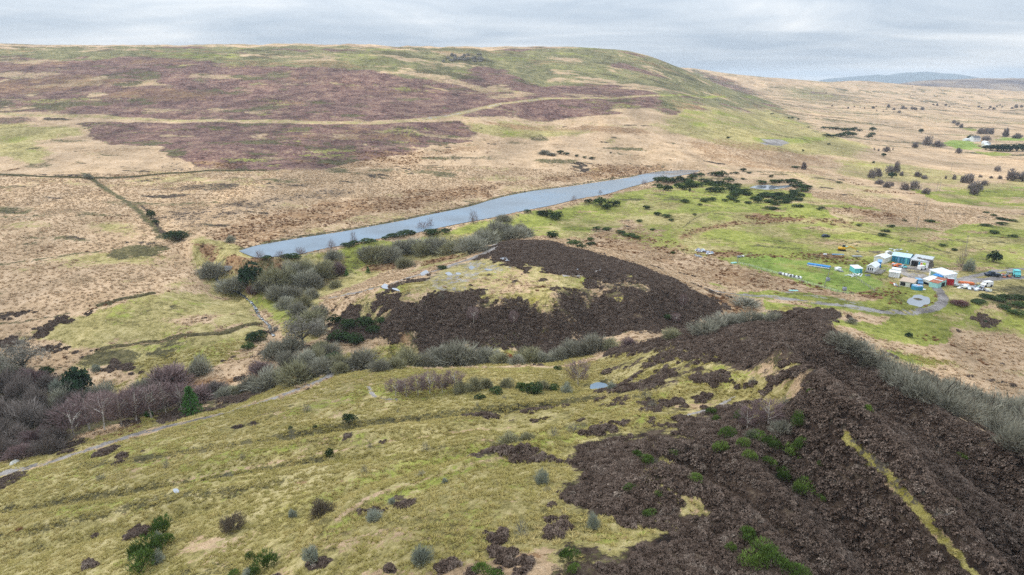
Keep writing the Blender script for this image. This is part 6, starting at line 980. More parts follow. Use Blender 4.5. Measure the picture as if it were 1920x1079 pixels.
# ================================================================ plants
class Tris:
    def __init__(s): s.V = []; s.F = []; s.n = 0
    def add(s, V, F):
        V = np.asarray(V, float); F = np.asarray(F, int); s.V.append(V); s.F.append(F + s.n); s.n += len(V)
    def mesh(s, name, mat, smooth=False):
        me = np_mesh(name, np.vstack(s.V), np.vstack(s.F), smooth); me.materials.append(mat); return me
def unit(a): return a / (np.linalg.norm(a, axis=-1, keepdims=True) + 1e-9)
def tube(T, pts, r0, r1, k=4):
    pts = np.asarray(pts, float); n = len(pts)
    d = unit(np.gradient(pts, axis=0)); ref = np.array([.3, .9, .2])
    a = unit(np.cross(d, ref)); b = np.cross(d, a)
    rr_ = np.linspace(r0, r1, n)[:, None, None]; th = np.arange(k) * 2 * np.pi / k
    ring = pts[:, None] + rr_ * (np.cos(th)[None, :, None] * a[:, None] + np.sin(th)[None, :, None] * b[:, None])
    V = ring.reshape(-1, 3); F = []
    for i in range(n - 1):
        for j in range(k):
            p, q = i * k + j, i * k + (j + 1) % k
            F += [(p, q, q + k), (p, q + k, p + k)]
    T.add(V, F)
def spikes(T, p0, p1, w, g):
    """thin tapering blades from p0 to p1"""
    d = unit(p1 - p0); s = unit(np.cross(d, g.normal(size=d.shape))) * np.asarray(w).reshape(-1, 1) * .5
    n = len(p0); V = np.stack([p0 - s, p0 + s, p1], 1).reshape(-1, 3)
    T.add(V, np.arange(3 * n).reshape(n, 3))
def leaves(T, p, size, g, flat=0.0):
    n = len(p); d = unit(g.normal(size=(n, 3)) * [1, 1, 1 - flat]); s = unit(np.cross(d, g.normal(size=(n, 3))))
    z = np.asarray(size).reshape(-1, 1)
    V = np.stack([p - d * z * .6, p + s * z * .5, p + d * z * .6, p - s * z * .5], 1).reshape(-1, 3)
    i = np.arange(n) * 4
    T.add(V, np.vstack([np.stack([i, i + 1, i + 2], 1), np.stack([i, i + 2, i + 3], 1)]))
def hemi(g, n, zmin=-.05):
    d = unit(g.normal(size=(n, 3))); d[:, 2] = np.abs(d[:, 2]); d[:, 2] = np.maximum(d[:, 2], zmin); return unit(d)
def lobes(d, g, k=9, amp=.42):
    c = unit(g.normal(size=(k, 3)) * [1, 1, .7] + [0, 0, .4]); a = g.uniform(.2, 1, k)
    q = np.clip((d @ c.T - .72) / .28, 0, 1)
    return 1 - amp + amp * (q * a).max(1) + g.uniform(-.07, .05, len(d))
def bush_meshes(seed, mat, n=1700, wid=.0125, len_=(.14, .30), zc=.10, up=.35, dense=.35):
    """a many-stemmed leafless bush, one unit wide and one unit tall"""
    g = np.random.default_rng(seed); S = Tris(); T = Tris()
    for k in range(9):
        d = hemi(g, 1)[0]; d[2] = max(d[2], .35); d = unit(d)
        e = d * [.40, .40, .80]
        tube(S, [np.array([d[0] * .03, d[1] * .03, -.04]), e * .45 + [0, 0, .06], e * .9], .016, .004, 3)
    d = hemi(g, n); L = lobes(d, g)
    rad = (g.uniform(dense, 1, n) ** .55 * L)[:, None]
    p1 = d * rad * [.5, .5, 1 - zc] + [0, 0, zc]
    dirn = unit(d * [1, 1, .9] + [0, 0, up] + g.normal(size=(n, 3)) * .28)
    ln = g.uniform(*len_, n)[:, None] * [.6, .6, 1]
    p0 = p1 - dirn * ln; p0[:, 2] = np.maximum(p0[:, 2], .0)
    spikes(T, p0, p1, g.uniform(.6, 1.3, n) * wid, g)
    return [('stems', S.mesh('bush_stems', M_BARK)), ('crown', T.mesh('bush_crown', mat))]
def birch_meshes(seed, mat, bark, n=850, wid=.016):
    """upright slender tree with a pale trunk and a fine ascending crown"""
    g = np.random.default_rng(seed); S = Tris(); T = Tris()
    lean = g.normal(size=2) * .06
    tube(S, [[0, 0, -.03], [lean[0] * .4, lean[1] * .4, .35], [lean[0], lean[1], .85]], .022, .006, 5)
    z0 = g.uniform(.22, .9, n); th = g.uniform(0, 2 * np.pi, n)
    prof = .46 * np.sin(np.clip((z0 - .12) / .95, 0, 1) * np.pi) ** .7 + .04
    for k in range(10):
        a = g.uniform(0, 6.28); z = g.uniform(.2, .6); r_ = .3
        tube(S, [[lean[0] * z, lean[1] * z, z], [math.cos(a) * r_ * .6, math.sin(a) * r_ * .6, z + .18], [math.cos(a) * r_, math.sin(a) * r_, z + .34]], .010, .003, 3)
    rad = prof * g.uniform(.2, 1, n) ** .6
    lump = 1 + .3 * np.sin(th * 3 + z0 * 9 + seed)
    p0 = np.stack([np.cos(th) * rad * .7 * lump, np.sin(th) * rad * .7 * lump, z0], 1)
    p1 = p0 + np.stack([np.cos(th) * .10, np.sin(th) * .10, g.uniform(.05, .16, n)], 1) + g.normal(size=(n, 3)) * .035
    spikes(T, p0, p1, g.uniform(.6, 1.3, n) * wid, g)
    return [('trunk', S.mesh('birch_trunk', bark)), ('crown', T.mesh('birch_crown', mat))]
def tree_meshes(seed, mat, n=900, wid=.018):
    """bare broad-crowned tree: forked trunk, limbs, twigs"""
    g = np.random.default_rng(seed); S = Tris(); T = Tris()
    tube(S, [[0, 0, -.03], [.01, 0, .12], [.0, .02, .28]], .035, .024, 5)
    tips = []
    for k in range(9):
        a = k * 2.4 + g.uniform(-.4, .4); el = g.uniform(.45, 1.3); ln = g.uniform(.30, .42)
        e = np.array([math.cos(a) * math.cos(el) * ln, math.sin(a) * math.cos(el) * ln, .28 + math.sin(el) * ln * 1.1])
        tube(S, [[0, .0, .24], [e[0] * .5, e[1] * .5, .24 + (e[2] - .24) * .6], e], .018, .006, 4); tips.append(e)
        for q in range(3):
            f = e + np.append(g.normal(size=2) * .14, abs(g.normal()) * .12); tube(S, [e * .8 + [0, 0, .05], f], .007, .003, 3); tips.append(f)
    tips = np.array(tips); b = tips[g.integers(0, len(tips), n)]
    d = unit(g.normal(size=(n, 3)) + [0, 0, .5])
    p0 = b + g.normal(size=(n, 3)) * .075; p1 = p0 + d * g.uniform(.05, .15, n)[:, None]
    p1[:, 2] = np.clip(p1[:, 2], .2, 1.0)
    spikes(T, p0, p1, g.uniform(.6, 1.3, n) * wid, g)
    return [('trunk', S.mesh('tree_trunk', M_BARK)), ('crown', T.mesh('tree_crown', mat))]
def leafy_meshes(seed, mat, n=900, size=.075, spray=False):
    """dense evergreen bush of several lobes"""
    g = np.random.default_rng(seed); S = Tris(); T = Tris()
    for k in range(6):
        a = k * 1.05 + g.uniform(-.3, .3); tube(S, [[0, 0, -.03], [math.cos(a) * .15, math.sin(a) * .15, .3], [math.cos(a) * .3, math.sin(a) * .3, .6]], .02, .006, 3)
    c = np.array([[0, 0, .42]] + [[math.cos(a) * .24, math.sin(a) * .24, g.uniform(.22, .42)] for a in g.uniform(0, 6.28, 6)])
    rad = np.array([.36] + list(g.uniform(.2, .3, 6)))
    k = g.integers(0, 7, n); d = unit(g.normal(size=(n, 3))); d[:, 2] = np.where(d[:, 2] < -.3, -d[:, 2], d[:, 2])
    p = c[k] + d * (rad[k] * g.uniform(.55, 1, n) ** .5)[:, None] * [1, 1, 1.25]
    p[:, 2] = np.clip(p[:, 2], 0, 1)
    if spray:
        q = p + unit(d * [.5, .5, .4] + [0, 0, 1.0] + g.normal(size=(n, 3)) * .25) * g.uniform(.08, .2, n)[:, None]
        spikes(T, p, q, g.uniform(.02, .05, n), g)
    else:
        leaves(T, p, g.uniform(.6, 1.3, n) * size, g)
    return [('stems', S.mesh('bush_stems', M_BARK)), ('crown', T.mesh('leafy_crown', mat))]
def spruce_meshes(seed, mat):
    g = np.random.default_rng(seed); S = Tris(); T = Tris()
    tube(S, [[0, 0, -.03], [0, 0, .5], [0, 0, 1]], .03, .004, 5)
    for z in np.linspace(.06, .94, 11):
        R_ = .5 * (1 - z) ** .8 + .03
        for a in np.arange(9) * 2 * np.pi / 9 + g.uniform(0, 1):
            r_ = R_ * g.uniform(.75, 1.05); n = 14
            t = g.uniform(.1, 1, n); b = np.stack([math.cos(a) * r_ * t, math.sin(a) * r_ * t, z + .06 - .10 * t + .05 * t * t], 1)
            d = unit(np.array([math.cos(a), math.sin(a), -.2]) + g.normal(size=(n, 3)) * .55)
            spikes(T, b, b + d * g.uniform(.06, .12, n)[:, None], g.uniform(.025, .05, n), g)
    return [('trunk', S.mesh('spruce_trunk', M_BARK)), ('crown', T.mesh('spruce_crown', mat))]
def sapling_meshes(seed, mat):
    g = np.random.default_rng(seed); S = Tris(); T = Tris()
    for k in range(4):
        a = g.uniform(0, 6.28); tube(S, [[0, 0, -.03], [math.cos(a) * .12, math.sin(a) * .12, .45], [math.cos(a) * .25, math.sin(a) * .25, .9]], .012, .003, 3)
    n = 300; d = hemi(g, n); p1 = d * (g.uniform(.25, 1, n) ** .5)[:, None] * [.5, .5, .92] + [0, 0, .06]
    p0 = p1 - unit(d + [0, 0, .5]) * g.uniform(.12, .3, n)[:, None]; p0[:, 2] = np.maximum(p0[:, 2], .05)
    spikes(T, p0, p1, g.uniform(.008, .018, n), g)
    return [('stems', S.mesh('sapling_stems', M_BARK)), ('crown', T.mesh('sapling_crown', mat))]

KINDS = {   # kind: (object name, category, variants)
    'willow': ('willow_bush', 'bush', [bush_meshes(s, M_WILLOW) for s in (1, 2, 3)]),
    'woodbush': ('bare_bush', 'bush', [bush_meshes(s, M_WOODY) for s in (40, 41, 42)]),
    'olivebush': ('willow_bush', 'bush', [bush_meshes(s, M_OLIVE) for s in (4, 5, 6)]),
    'palewillow': ('willow_bush', 'bush', [bush_meshes(s, M_PALE, 950) for s in (7, 8, 9)]),
    'purplebush': ('bare_bush', 'bush', [bush_meshes(s, M_PURPLE) for s in (10, 11)]),
    'maroon': ('bare_bush', 'bush', [bush_meshes(12, M_MAROON)]),
    'brownbush': ('bare_bush', 'bush', [bush_meshes(13, M_BROWN, 1900, .011, (.10, .26))]),
    'silver': ('lichened_bush', 'bush', [bush_meshes(s, M_SILVER, 1500, .013, (.12, .26)) for s in (14, 15, 16)]),
    'birch': ('birch_tree', 'tree', [birch_meshes(s, M_BIRCH, M_BIRCHBARK) for s in (17, 18, 19)]),
    'greytree': ('bare_tree', 'tree', [tree_meshes(s, M_GREY, 1700, .014) for s in (20, 21)]),
    'baretree': ('bare_sapling', 'tree', [sapling_meshes(s, M_PURPLE) for s in (22, 23)]),
    'fartree': ('bare_tree', 'tree', [bush_meshes(s, M_FAR, 420, .045, (.12, .26), .12) for s in (24, 25, 26)]),
    'gorse': ('gorse_bush', 'bush', [leafy_meshes(s, M_GORSE, 700) for s in (27, 28, 29)]),
    'evergreen': ('evergreen_bush', 'bush', [leafy_meshes(s, M_EVER, 900, .08) for s in (30, 31)]),
    'boxbush': ('evergreen_bush', 'bush', [leafy_meshes(32, M_SPRUCE, 500, .09)]),
    'broom': ('broom_bush', 'bush', [leafy_meshes(s, M_BROOM, 800, spray=True) for s in (33, 34, 35)]),
    'spruce': ('spruce_tree', 'tree', [spruce_meshes(36, M_SPRUCE)]),
    'sapling': ('bare_sapling', 'sapling', [sapling_meshes(s, M_PALE) for s in (37, 38)]),
    'rust': ('beech_sapling', 'sapling', [leafy_meshes(39, M_RUST, 420, .09)]),
}
ORD = ['first', 'second', 'third', 'fourth', 'fifth', 'sixth', 'seventh', 'eighth', 'ninth', 'tenth', 'eleventh', 'twelfth', 'thirteenth', 'fourteenth', 'fifteenth', 'sixteenth', 'seventeenth', 'eighteenth', 'nineteenth', 'twentieth']
def plant(kind, x, y, z, w, h, label, group, gr):
    name, cat, variants = KINDS[kind]
    parts = variants[gr.integers(len(variants))]
    k_ = 1.5 if kind in ('willow', 'olivebush', 'palewillow', 'purplebush', 'woodbush', 'birch') else 1.05
    sc = (w * k_ * gr.uniform(.85, 1.2), w * k_ * gr.uniform(.85, 1.2), h * gr.uniform(.95, 1.15))
    if max(w, h) < 0.011 * math.hypot(x, y) * .55 or (w < 4.5 and y > 1000):     # too small to show parts
        o = bpy.data.objects.new(name, parts[1][1]); COL.objects.link(o)
    else:
        o = bpy.data.objects.new(name, None); o.empty_display_size = .5; COL.objects.link(o)
        for pn, me in parts:
            c = bpy.data.objects.new(pn, me); COL.objects.link(c); c.parent = o
    o.location = (x, y, z - .05); o.scale = sc; o.rotation_euler = (0, 0, gr.uniform(0, 6.28))
    tag(o, label, cat, group)
    return o
def plant_all():
    gr = np.random.default_rng(11)
    xs = [m[0] for r_ in VEG for m in r_[3]]; ys = [m[1] for r_ in VEG for m in r_[3]]
    zs = ground_zs(xs, ys); k = 0
    for kind, tmpl, group, members in VEG:
        for i, mbr in enumerate(members):
            plant(mbr[4] if len(mbr) > 4 else kind, mbr[0], mbr[1], float(zs[k]), mbr[2], mbr[3], tmpl.replace('{n}', ORD[i % 20]), group, gr); k += 1
plant_all()

# ================================================================ ground cover that nobody could count: heather, tussocks
GRID = {}
def cover_at(x, y):
    """ground height and cover weights from the sheet's own grid"""
    ra = np.hypot(x, y); a = np.arctan2(x, y)
    i = np.interp(ra, GRID['rr'], np.arange(len(GRID['rr']))); j = np.interp(a, GRID['az'], np.arange(len(GRID['az'])))
    i0 = np.clip(i.astype(int), 0, len(GRID['rr']) - 2); j0 = np.clip(j.astype(int), 0, len(GRID['az']) - 2)
    fi = (i - i0); fj = (j - j0); Z = GRID['Z']; Cv = GRID['cov']
    z = (Z[i0, j0] * (1 - fi) + Z[i0 + 1, j0] * fi) * (1 - fj) + (Z[i0, j0 + 1] * (1 - fi) + Z[i0 + 1, j0 + 1] * fi) * fj
    ii = np.rint(i).astype(int); jj = np.rint(j).astype(int)
    return z, Cv[:, ii, jj]
def scatter(name, protos, pts, rot, scl, idx, label, cat=None):
    me = bpy.data.meshes.new(name + '_points'); me.vertices.add(len(pts)); me.vertices.foreach_set('co', np.asarray(pts, np.float32).ravel())
    for nm, typ, val in (('spin', 'FLOAT', rot), ('grow', 'FLOAT', scl), ('pick', 'INT', idx)):
        at = me.attributes.new(nm, typ, 'POINT'); at.data.foreach_set('value', np.asarray(val, np.float32 if typ == 'FLOAT' else np.int32))
    o = bpy.data.objects.new(name, me); COL.objects.link(o)
    src = bpy.data.collections.new(name + '_sources')
    for k, pm in enumerate(protos):
        src.objects.link(bpy.data.objects.new('%s_%s' % (name, 'abcdef'[k]), pm))
    ng = bpy.data.node_groups.new(name + '_nodes', 'GeometryNodeTree')
    ng.interface.new_socket('Geometry', in_out='INPUT', socket_type='NodeSocketGeometry'); ng.interface.new_socket('Geometry', in_out='OUTPUT', socket_type='NodeSocketGeometry')
    N = ng.nodes.new; LK = ng.links.new
    gi = N('NodeGroupInput'); go = N('NodeGroupOutput'); ip = N('GeometryNodeInstanceOnPoints'); ci = N('GeometryNodeCollectionInfo')
    ci.inputs['Collection'].default_value = src; ci.inputs['Separate Children'].default_value = True; ci.inputs['Reset Children'].default_value = True
    def att(n, t):
        a = N('GeometryNodeInputNamedAttribute'); a.data_type = t; a.inputs['Name'].default_value = n; return a.outputs['Attribute']
    cx = N('ShaderNodeCombineXYZ'); LK(att('spin', 'FLOAT'), cx.inputs[2])
    LK(gi.outputs[0], ip.inputs['Points']); LK(ci.outputs[0], ip.inputs['Instance']); ip.inputs['Pick Instance'].default_value = True
    LK(att('pick', 'INT'), ip.inputs['Instance Index']); LK(cx.outputs[0], ip.inputs['Rotation']); LK(att('grow', 'FLOAT'), ip.inputs['Scale'])
    LK(ip.outputs[0], go.inputs[0])
    md = o.modifiers.new('scatter', 'NODES'); md.node_group = ng
    tag(o, label, cat, kind='stuff'); return o
def heather_clump(seed):
    g = np.random.default_rng(seed); T = Tris(); n = 95
    d = hemi(g, n); L = lobes(d, g, 5, .35)[:, None]
    p = d * L * [.55, .55, .5]
    spikes(T, p * .5, p * 1.05 + g.normal(size=(n, 3)) * .05 + [0, 0, .04], g.uniform(.12, .22, n), g); leaves(T, p * .97, g.uniform(.10, .2, n), g)
    return T.mesh('heather_clump', M_HEATHER)
def tuft(seed, mat, n=34, w=.08, spread=.5, h=.27):
    g = np.random.default_rng(seed); T = Tris(); a = g.uniform(0, 6.28, n); r0 = g.uniform(0, .16, n); r1 = r0 + g.uniform(.1, spread, n)
    p0 = np.stack([np.cos(a) * r0, np.sin(a) * r0, np.full(n, -.04)], 1); p1 = np.stack([np.cos(a) * r1, np.sin(a) * r1, g.uniform(.3, 1, n) * h], 1)
    spikes(T, p0, p1, g.uniform(.6, 1.3, n) * w, g)
    return T.mesh('grass_tuft', mat)
def wedge(g, n, r0, r1, half=42):
    r_ = np.sqrt(g.uniform(r0 * r0, r1 * r1, n)); a = np.radians(g.uniform(-half, half, n))
    return np.sin(a) * r_, np.cos(a) * r_
def not_wet(x, y, m=1.0):
    ok = np.ones(len(x), bool)
    for w in WLIST: ok &= poly_sd(x, y, w[2]) < -m
    return ok
def build_cover():
    g = np.random.default_rng(21); T_ = {t: i for i, t in enumerate(TYPES)}
    def edge_noise(x, y, s=5.0): return fbm(x / s, y / s, 4, 77) * 1.5
    # heather on the spoil tips
    x, y = wedge(g, 240000, 50, 330); z, cv = cover_at(x, y); r_ = np.hypot(x, y)
    w = cv[T_['dark']] - np.maximum(cv[T_['gravel']], cv[T_['yellow']])
    keep = (w + edge_noise(x, y) * 1.7 * np.clip(1.12 - w, .1, 1) > .52) & (w > .02) & not_wet(x, y)
    x, y, z = x[keep], y[keep], z[keep]; n = len(x)
    scatter('heather', [heather_clump(s) for s in (1, 2, 3, 4)], np.stack([x, y, z - .08], 1), g.uniform(0, 6.28, n), g.uniform(.7, 1.0, n) ** 2 * 1.75 * (1 + .5 * fbm(x / 12, y / 12, 3, 5)), g.integers(0, 4, n), 'dark brown heather clumps covering the spoil tips')
    # grass tussocks of the near slopes
    x, y = wedge(g, 85000, 50, 260); z, cv = cover_at(x, y)
    others = np.maximum.reduce([cv[T_[t]] for t in ('dark', 'gravel', 'mud', 'bracken', 'bright')])
    keep = (cv[T_['olive']] - others + edge_noise(x, y) * .4 > .55) & not_wet(x, y)
    x, y, z = x[keep], y[keep], z[keep]; n = len(x)
    scatter('grass_tussocks', [tuft(s, M_TUFT) for s in (5, 6, 7)], np.stack([x, y, z], 1), g.uniform(0, 6.28, n), g.uniform(.6, 1.5, n) ** 1.3, g.integers(0, 3, n), 'straw and olive grass tussocks on the near slopes')
    # purple moor grass on the bog
    x, y = wedge(g, 80000, 180, 620); z, cv = cover_at(x, y); tot = cv[:12].max(0)
    keep = (tot + edge_noise(x, y, 9) * .4 < .45) & not_wet(x, y)
    x, y, z = x[keep], y[keep], z[keep]; n = len(x)
    scatter('moor_grass', [tuft(s, M_MOOR, 40, .12, .6, .55) for s in (8, 9, 10)], np.stack([x, y, z], 1), g.uniform(0, 6.28, n), g.uniform(.7, 1.7, n), g.integers(0, 3, n), 'bleached moor grass tussocks across the bog')
    x, y = wedge(g, 60000, 120, 700); z, cv = cover_at(x, y)
    keep = (cv[T_['bracken']] - np.maximum(cv[T_['dark']], cv[T_['gravel']]) + edge_noise(x, y, 8) * .5 > .5) & not_wet(x, y)
    x, y, z = x[keep], y[keep], z[keep]; n = len(x)
    scatter('bracken', [tuft(s, M_BRACK, 30, .2, .6, .5) for s in (11, 12)], np.stack([x, y, z], 1), g.uniform(0, 6.28, n), g.uniform(.8, 1.8, n), g.integers(0, 2, n), 'collapsed rust brown bracken')
GRID.update(GROUND_GRID)
build_cover()

# ================================================================ far hills beyond the moor
def far_ridge(name, tops, ydist, depth, base, mat_stops, seed, steps=70):
    """a long hill: tops are (x, z) along the ridge"""
    tops = np.array(tops, float); xs = np.linspace(tops[0, 0], tops[-1, 0], 260); zt = np.interp(xs, tops[:, 0], tops[:, 1])
    ker = np.hanning(15); ker /= ker.sum(); zt = np.convolve(np.pad(zt, 7, 'edge'), ker, 'valid')
    t = np.linspace(-1, 1, steps); X, Tt = np.meshgrid(xs, t, indexing='ij'); Yy = ydist + Tt * depth
    prof = np.cos(Tt * np.pi / 2) ** 1.1
    Z = base + (zt[:, None] - base) * prof + fbm(X / (depth * .25), Yy / (depth * .25), 5, seed) * (zt[:, None] - base) * .12 * prof
    n, m_ = X.shape; i = (np.arange(n - 1)[:, None] * m_ + np.arange(m_ - 1)[None]).ravel()
    me = np_mesh(name, np.stack([X.ravel(), Yy.ravel(), Z.ravel()], 1), np.stack([i, i + m_, i + m_ + 1, i + 1], 1), True)
    m = bpy.data.materials.new(name + '_heath'); m.use_nodes = True; nt = m.node_tree; bs = nt.nodes['Principled BSDF']; bs.inputs['Roughness'].default_value = 1; bs.inputs['Specular IOR Level'].default_value = .05
    g = nt.nodes.new('ShaderNodeNewGeometry'); nn = nt.nodes.new('ShaderNodeTexNoise'); nn.inputs['Scale'].default_value = .004; nn.inputs['Detail'].default_value = 8; nn.inputs['Roughness'].default_value = .65
    mp = nt.nodes.new('ShaderNodeMapping'); mp.inputs['Scale'].default_value = (1, .6, 4); nt.links.new(g.outputs['Position'], mp.inputs[0]); nt.links.new(mp.outputs[0], nn.inputs['Vector'])
    r = nt.nodes.new('ShaderNodeValToRGB'); e = r.color_ramp.elements
    while len(e) < len(mat_stops): e.new(.5)
    for k, (p, c) in enumerate(mat_stops): e[k].position = p; e[k].color = (*c, 1)
    nt.links.new(nn.outputs['Fac'], r.inputs[0]); nt.links.new(r.outputs[0], bs.inputs['Base Color']); me.materials.append(m)
    o = bpy.data.objects.new(name, me); COL.objects.link(o); return tag(o, kind='structure')
def px_x(u, yd): return (u - 960) / 1280 * yd * 1.045
def px_z(v, yd): return EYE + yd * math.tan(math.atan((539.5 - v) / 1280) - R(16.844))
D1, D2 = 11000, 5000
far_ridge('mountain', [(px_x(1440, D1), -40), (px_x(1500, D1), px_z(150, D1)), (px_x(1540, D1), px_z(144, D1)), (px_x(1600, D1), px_z(140, D1)), (px_x(1640, D1), px_z(138, D1)), (px_x(1690, D1), px_z(137, D1)), (px_x(1712, D1), px_z(139, D1)), (px_x(1745, D1), px_z(147, D1)), (px_x(1800, D1), px_z(153, D1)), (px_x(1900, D1), px_z(158, D1)), (px_x(2100, D1), px_z(160, D1))],
          D1, 1100, -60, [(.3, (.06, .075, .085)), (.6, (.10, .12, .12))], 51)
far_ridge('plateau', [(px_x(1540, D2), px_z(166, D2)), (px_x(1640, D2), px_z(157, D2)), (px_x(1700, D2), px_z(151, D2)), (px_x(1800, D2), px_z(148, D2)), (px_x(1900, D2), px_z(147, D2)), (px_x(2100, D2), px_z(147, D2)), (px_x(2600, D2), px_z(155, D2))],
          D2, 1000, -40, [(.35, (.085, .065, .07)), (.5, (.19, .145, .12)), (.62, (.31, .235, .17))], 52)
far_ridge('forest', [(px_x(1835, 4250), px_z(174, 4250)), (px_x(1870, 4250), px_z(169, 4250)), (px_x(1900, 4250), px_z(167, 4250)), (px_x(2000, 4250), px_z(167, 4250))],
          4250, 220, -40, [(.3, (.012, .02, .014)), (.6, (.03, .045, .03))], 53, 30)
# ================================================================ built things: helpers
class Bx:
    """boxes and prisms gathered into ONE mesh of one part"""
    def __init__(s): s.bm = bmesh.new()
    def box(s, c, size, rz=0, bevel=0, tilt=0):
        M = Matrix.Translation(c) @ Matrix.Rotation(rz, 4, 'Z') @ Matrix.Rotation(tilt, 4, 'Y') @ Matrix.Diagonal((*size, 1))
        r_ = bmesh.ops.create_cube(s.bm, size=1, matrix=M)
        if bevel: bmesh.ops.bevel(s.bm, geom=list({e for v_ in r_['verts'] for e in v_.link_edges}), offset=bevel, segments=1, affect='EDGES', clamp_overlap=True)
        return s
    def cyl(s, p, q, r_, n=8, r2=None):
        p, q = Vector(p), Vector(q); d = q - p
        M = Matrix.Translation((p + q) / 2) @ d.to_track_quat('Z', 'Y').to_matrix().to_4x4()
        bmesh.ops.create_cone(s.bm, cap_ends=True, segments=n, radius1=r_, radius2=r_ if r2 is None else r2, depth=d.length, matrix=M); return s
    def face(s, pts):
        s.bm.faces.new([s.bm.verts.new(p) for p in pts]); return s
    def slab(s, pts, th):
        """thick sheet over a polygon given counter-clockwise from above"""
        n = len(pts); a = [s.bm.verts.new(p) for p in pts]; b = [s.bm.verts.new((p[0], p[1], p[2] - th)) for p in pts]
        s.bm.faces.new(a); s.bm.faces.new(b[::-1])
        for i in range(n): s.bm.faces.new([a[i], b[i], b[(i + 1) % n], a[(i + 1) % n]])
        return s
    def prism(s, prof, y0, y1):
        """profile in x,z swept along y"""
        a = [s.bm.verts.new((x, y0, z)) for x, z in prof]; b = [s.bm.verts.new((x, y1, z)) for x, z in prof]; n = len(prof)
        s.bm.faces.new(a); s.bm.faces.new(b[::-1])
        for i in range(n): s.bm.faces.new([a[(i + 1) % n], a[i], b[i], b[(i + 1) % n]])
        return s
    def build(s, name, mat, parent=None, jitter=0):
        if jitter:
            for v_ in s.bm.verts: v_.co += Vector((random.uniform(-1, 1), random.uniform(-1, 1), random.uniform(-1, 1))) * jitter
        bmesh.ops.recalc_face_normals(s.bm, faces=s.bm.faces)
        me = bpy.data.meshes.new(name); s.bm.to_mesh(me); s.bm.free(); me.materials.append(mat)
        o = bpy.data.objects.new(name, me); COL.objects.link(o); o.parent = parent; return o
def thing(name, loc, rz, label, cat, group=None):
    o = bpy.data.objects.new(name, None); COL.objects.link(o); o.location = loc; o.rotation_euler = (0, 0, rz); return tag(o, label, cat, group)
def base_of(A, B):
    """front-left and front-right ground corners -> origin, heading, length (local x runs along the front, y goes back)"""
    a, b = Vector(A), Vector(B); d = b - a
    return Vector((a.x, a.y, min(a.z, b.z) - .05)), math.atan2(d.y, d.x), Vector((d.x, d.y)).length
P_BLUE = paint('blue_cladding', (.035, .22, .34)); P_LBLUE = paint('pale_blue_sheet', (.44, .58, .64), .55); P_WHITE = paint('white_render', (.68, .69, .69)); P_CREAM = paint('cream_boards', (.60, .60, .52))
P_GREYROOF = paint('grey_sheet', (.45, .48, .49), .55); P_WROOF = paint('white_sheet', (.66, .69, .71), .55); P_TURQ = paint('turquoise_paint', (.13, .50, .52)); P_LTURQ = paint('pale_turquoise', (.30, .55, .52))
P_RUST = paint('rust_sheet', (.36, .13, .075), .8, .25); P_RED = paint('red_paint', (.38, .02, .03), .5); P_TAN = paint('tan_felt', (.46, .36, .28), .9); P_DARK = paint('dark_opening', (.018, .018, .020), .9); P_GLASS = paint('window_glass', (.03, .04, .05), .15, .1, 2, 0, .5)  # P_DARK: near-black colour painting the shade inside open bays and doors
P_STONE = paint('rubble_stone', (.15, .135, .115), .95, .35, 3.0); P_WOOD = paint('grey_wood', (.24, .22, .19), .9, .25, 3); P_TARP = paint('blue_tarp', (.02, .20, .50), .5); P_GREEN = paint('green_door', (.14, .26, .22)); P_LIME = paint('lime_panel', (.45, .62, .05)); P_ORANGE = paint('orange_panel', (.62, .16, .05))
P_CONC = paint('concrete', (.30, .30, .29), .9, .2, 1.5); P_STEEL = paint('scrap_steel', (.33, .35, .37), .45, .3, 2, .5); P_NAVY = paint('navy_paint', (.012, .025, .05), .35); P_TYRE = paint('tyre_rubber', (.02, .02, .022), .85); P_YEL = paint('digger_yellow', (.62, .36, .02), .5); P_PLAST = paint('white_wrap', (.70, .72, .73), .35); P_BLACKW = paint('black_wrap', (.02, .02, .03), .3)
P_PBLUE = paint('light_blue_paint', (.16, .33, .52), .5); P_MAG = paint('grey_plastic', (.26, .27, .33), .5)

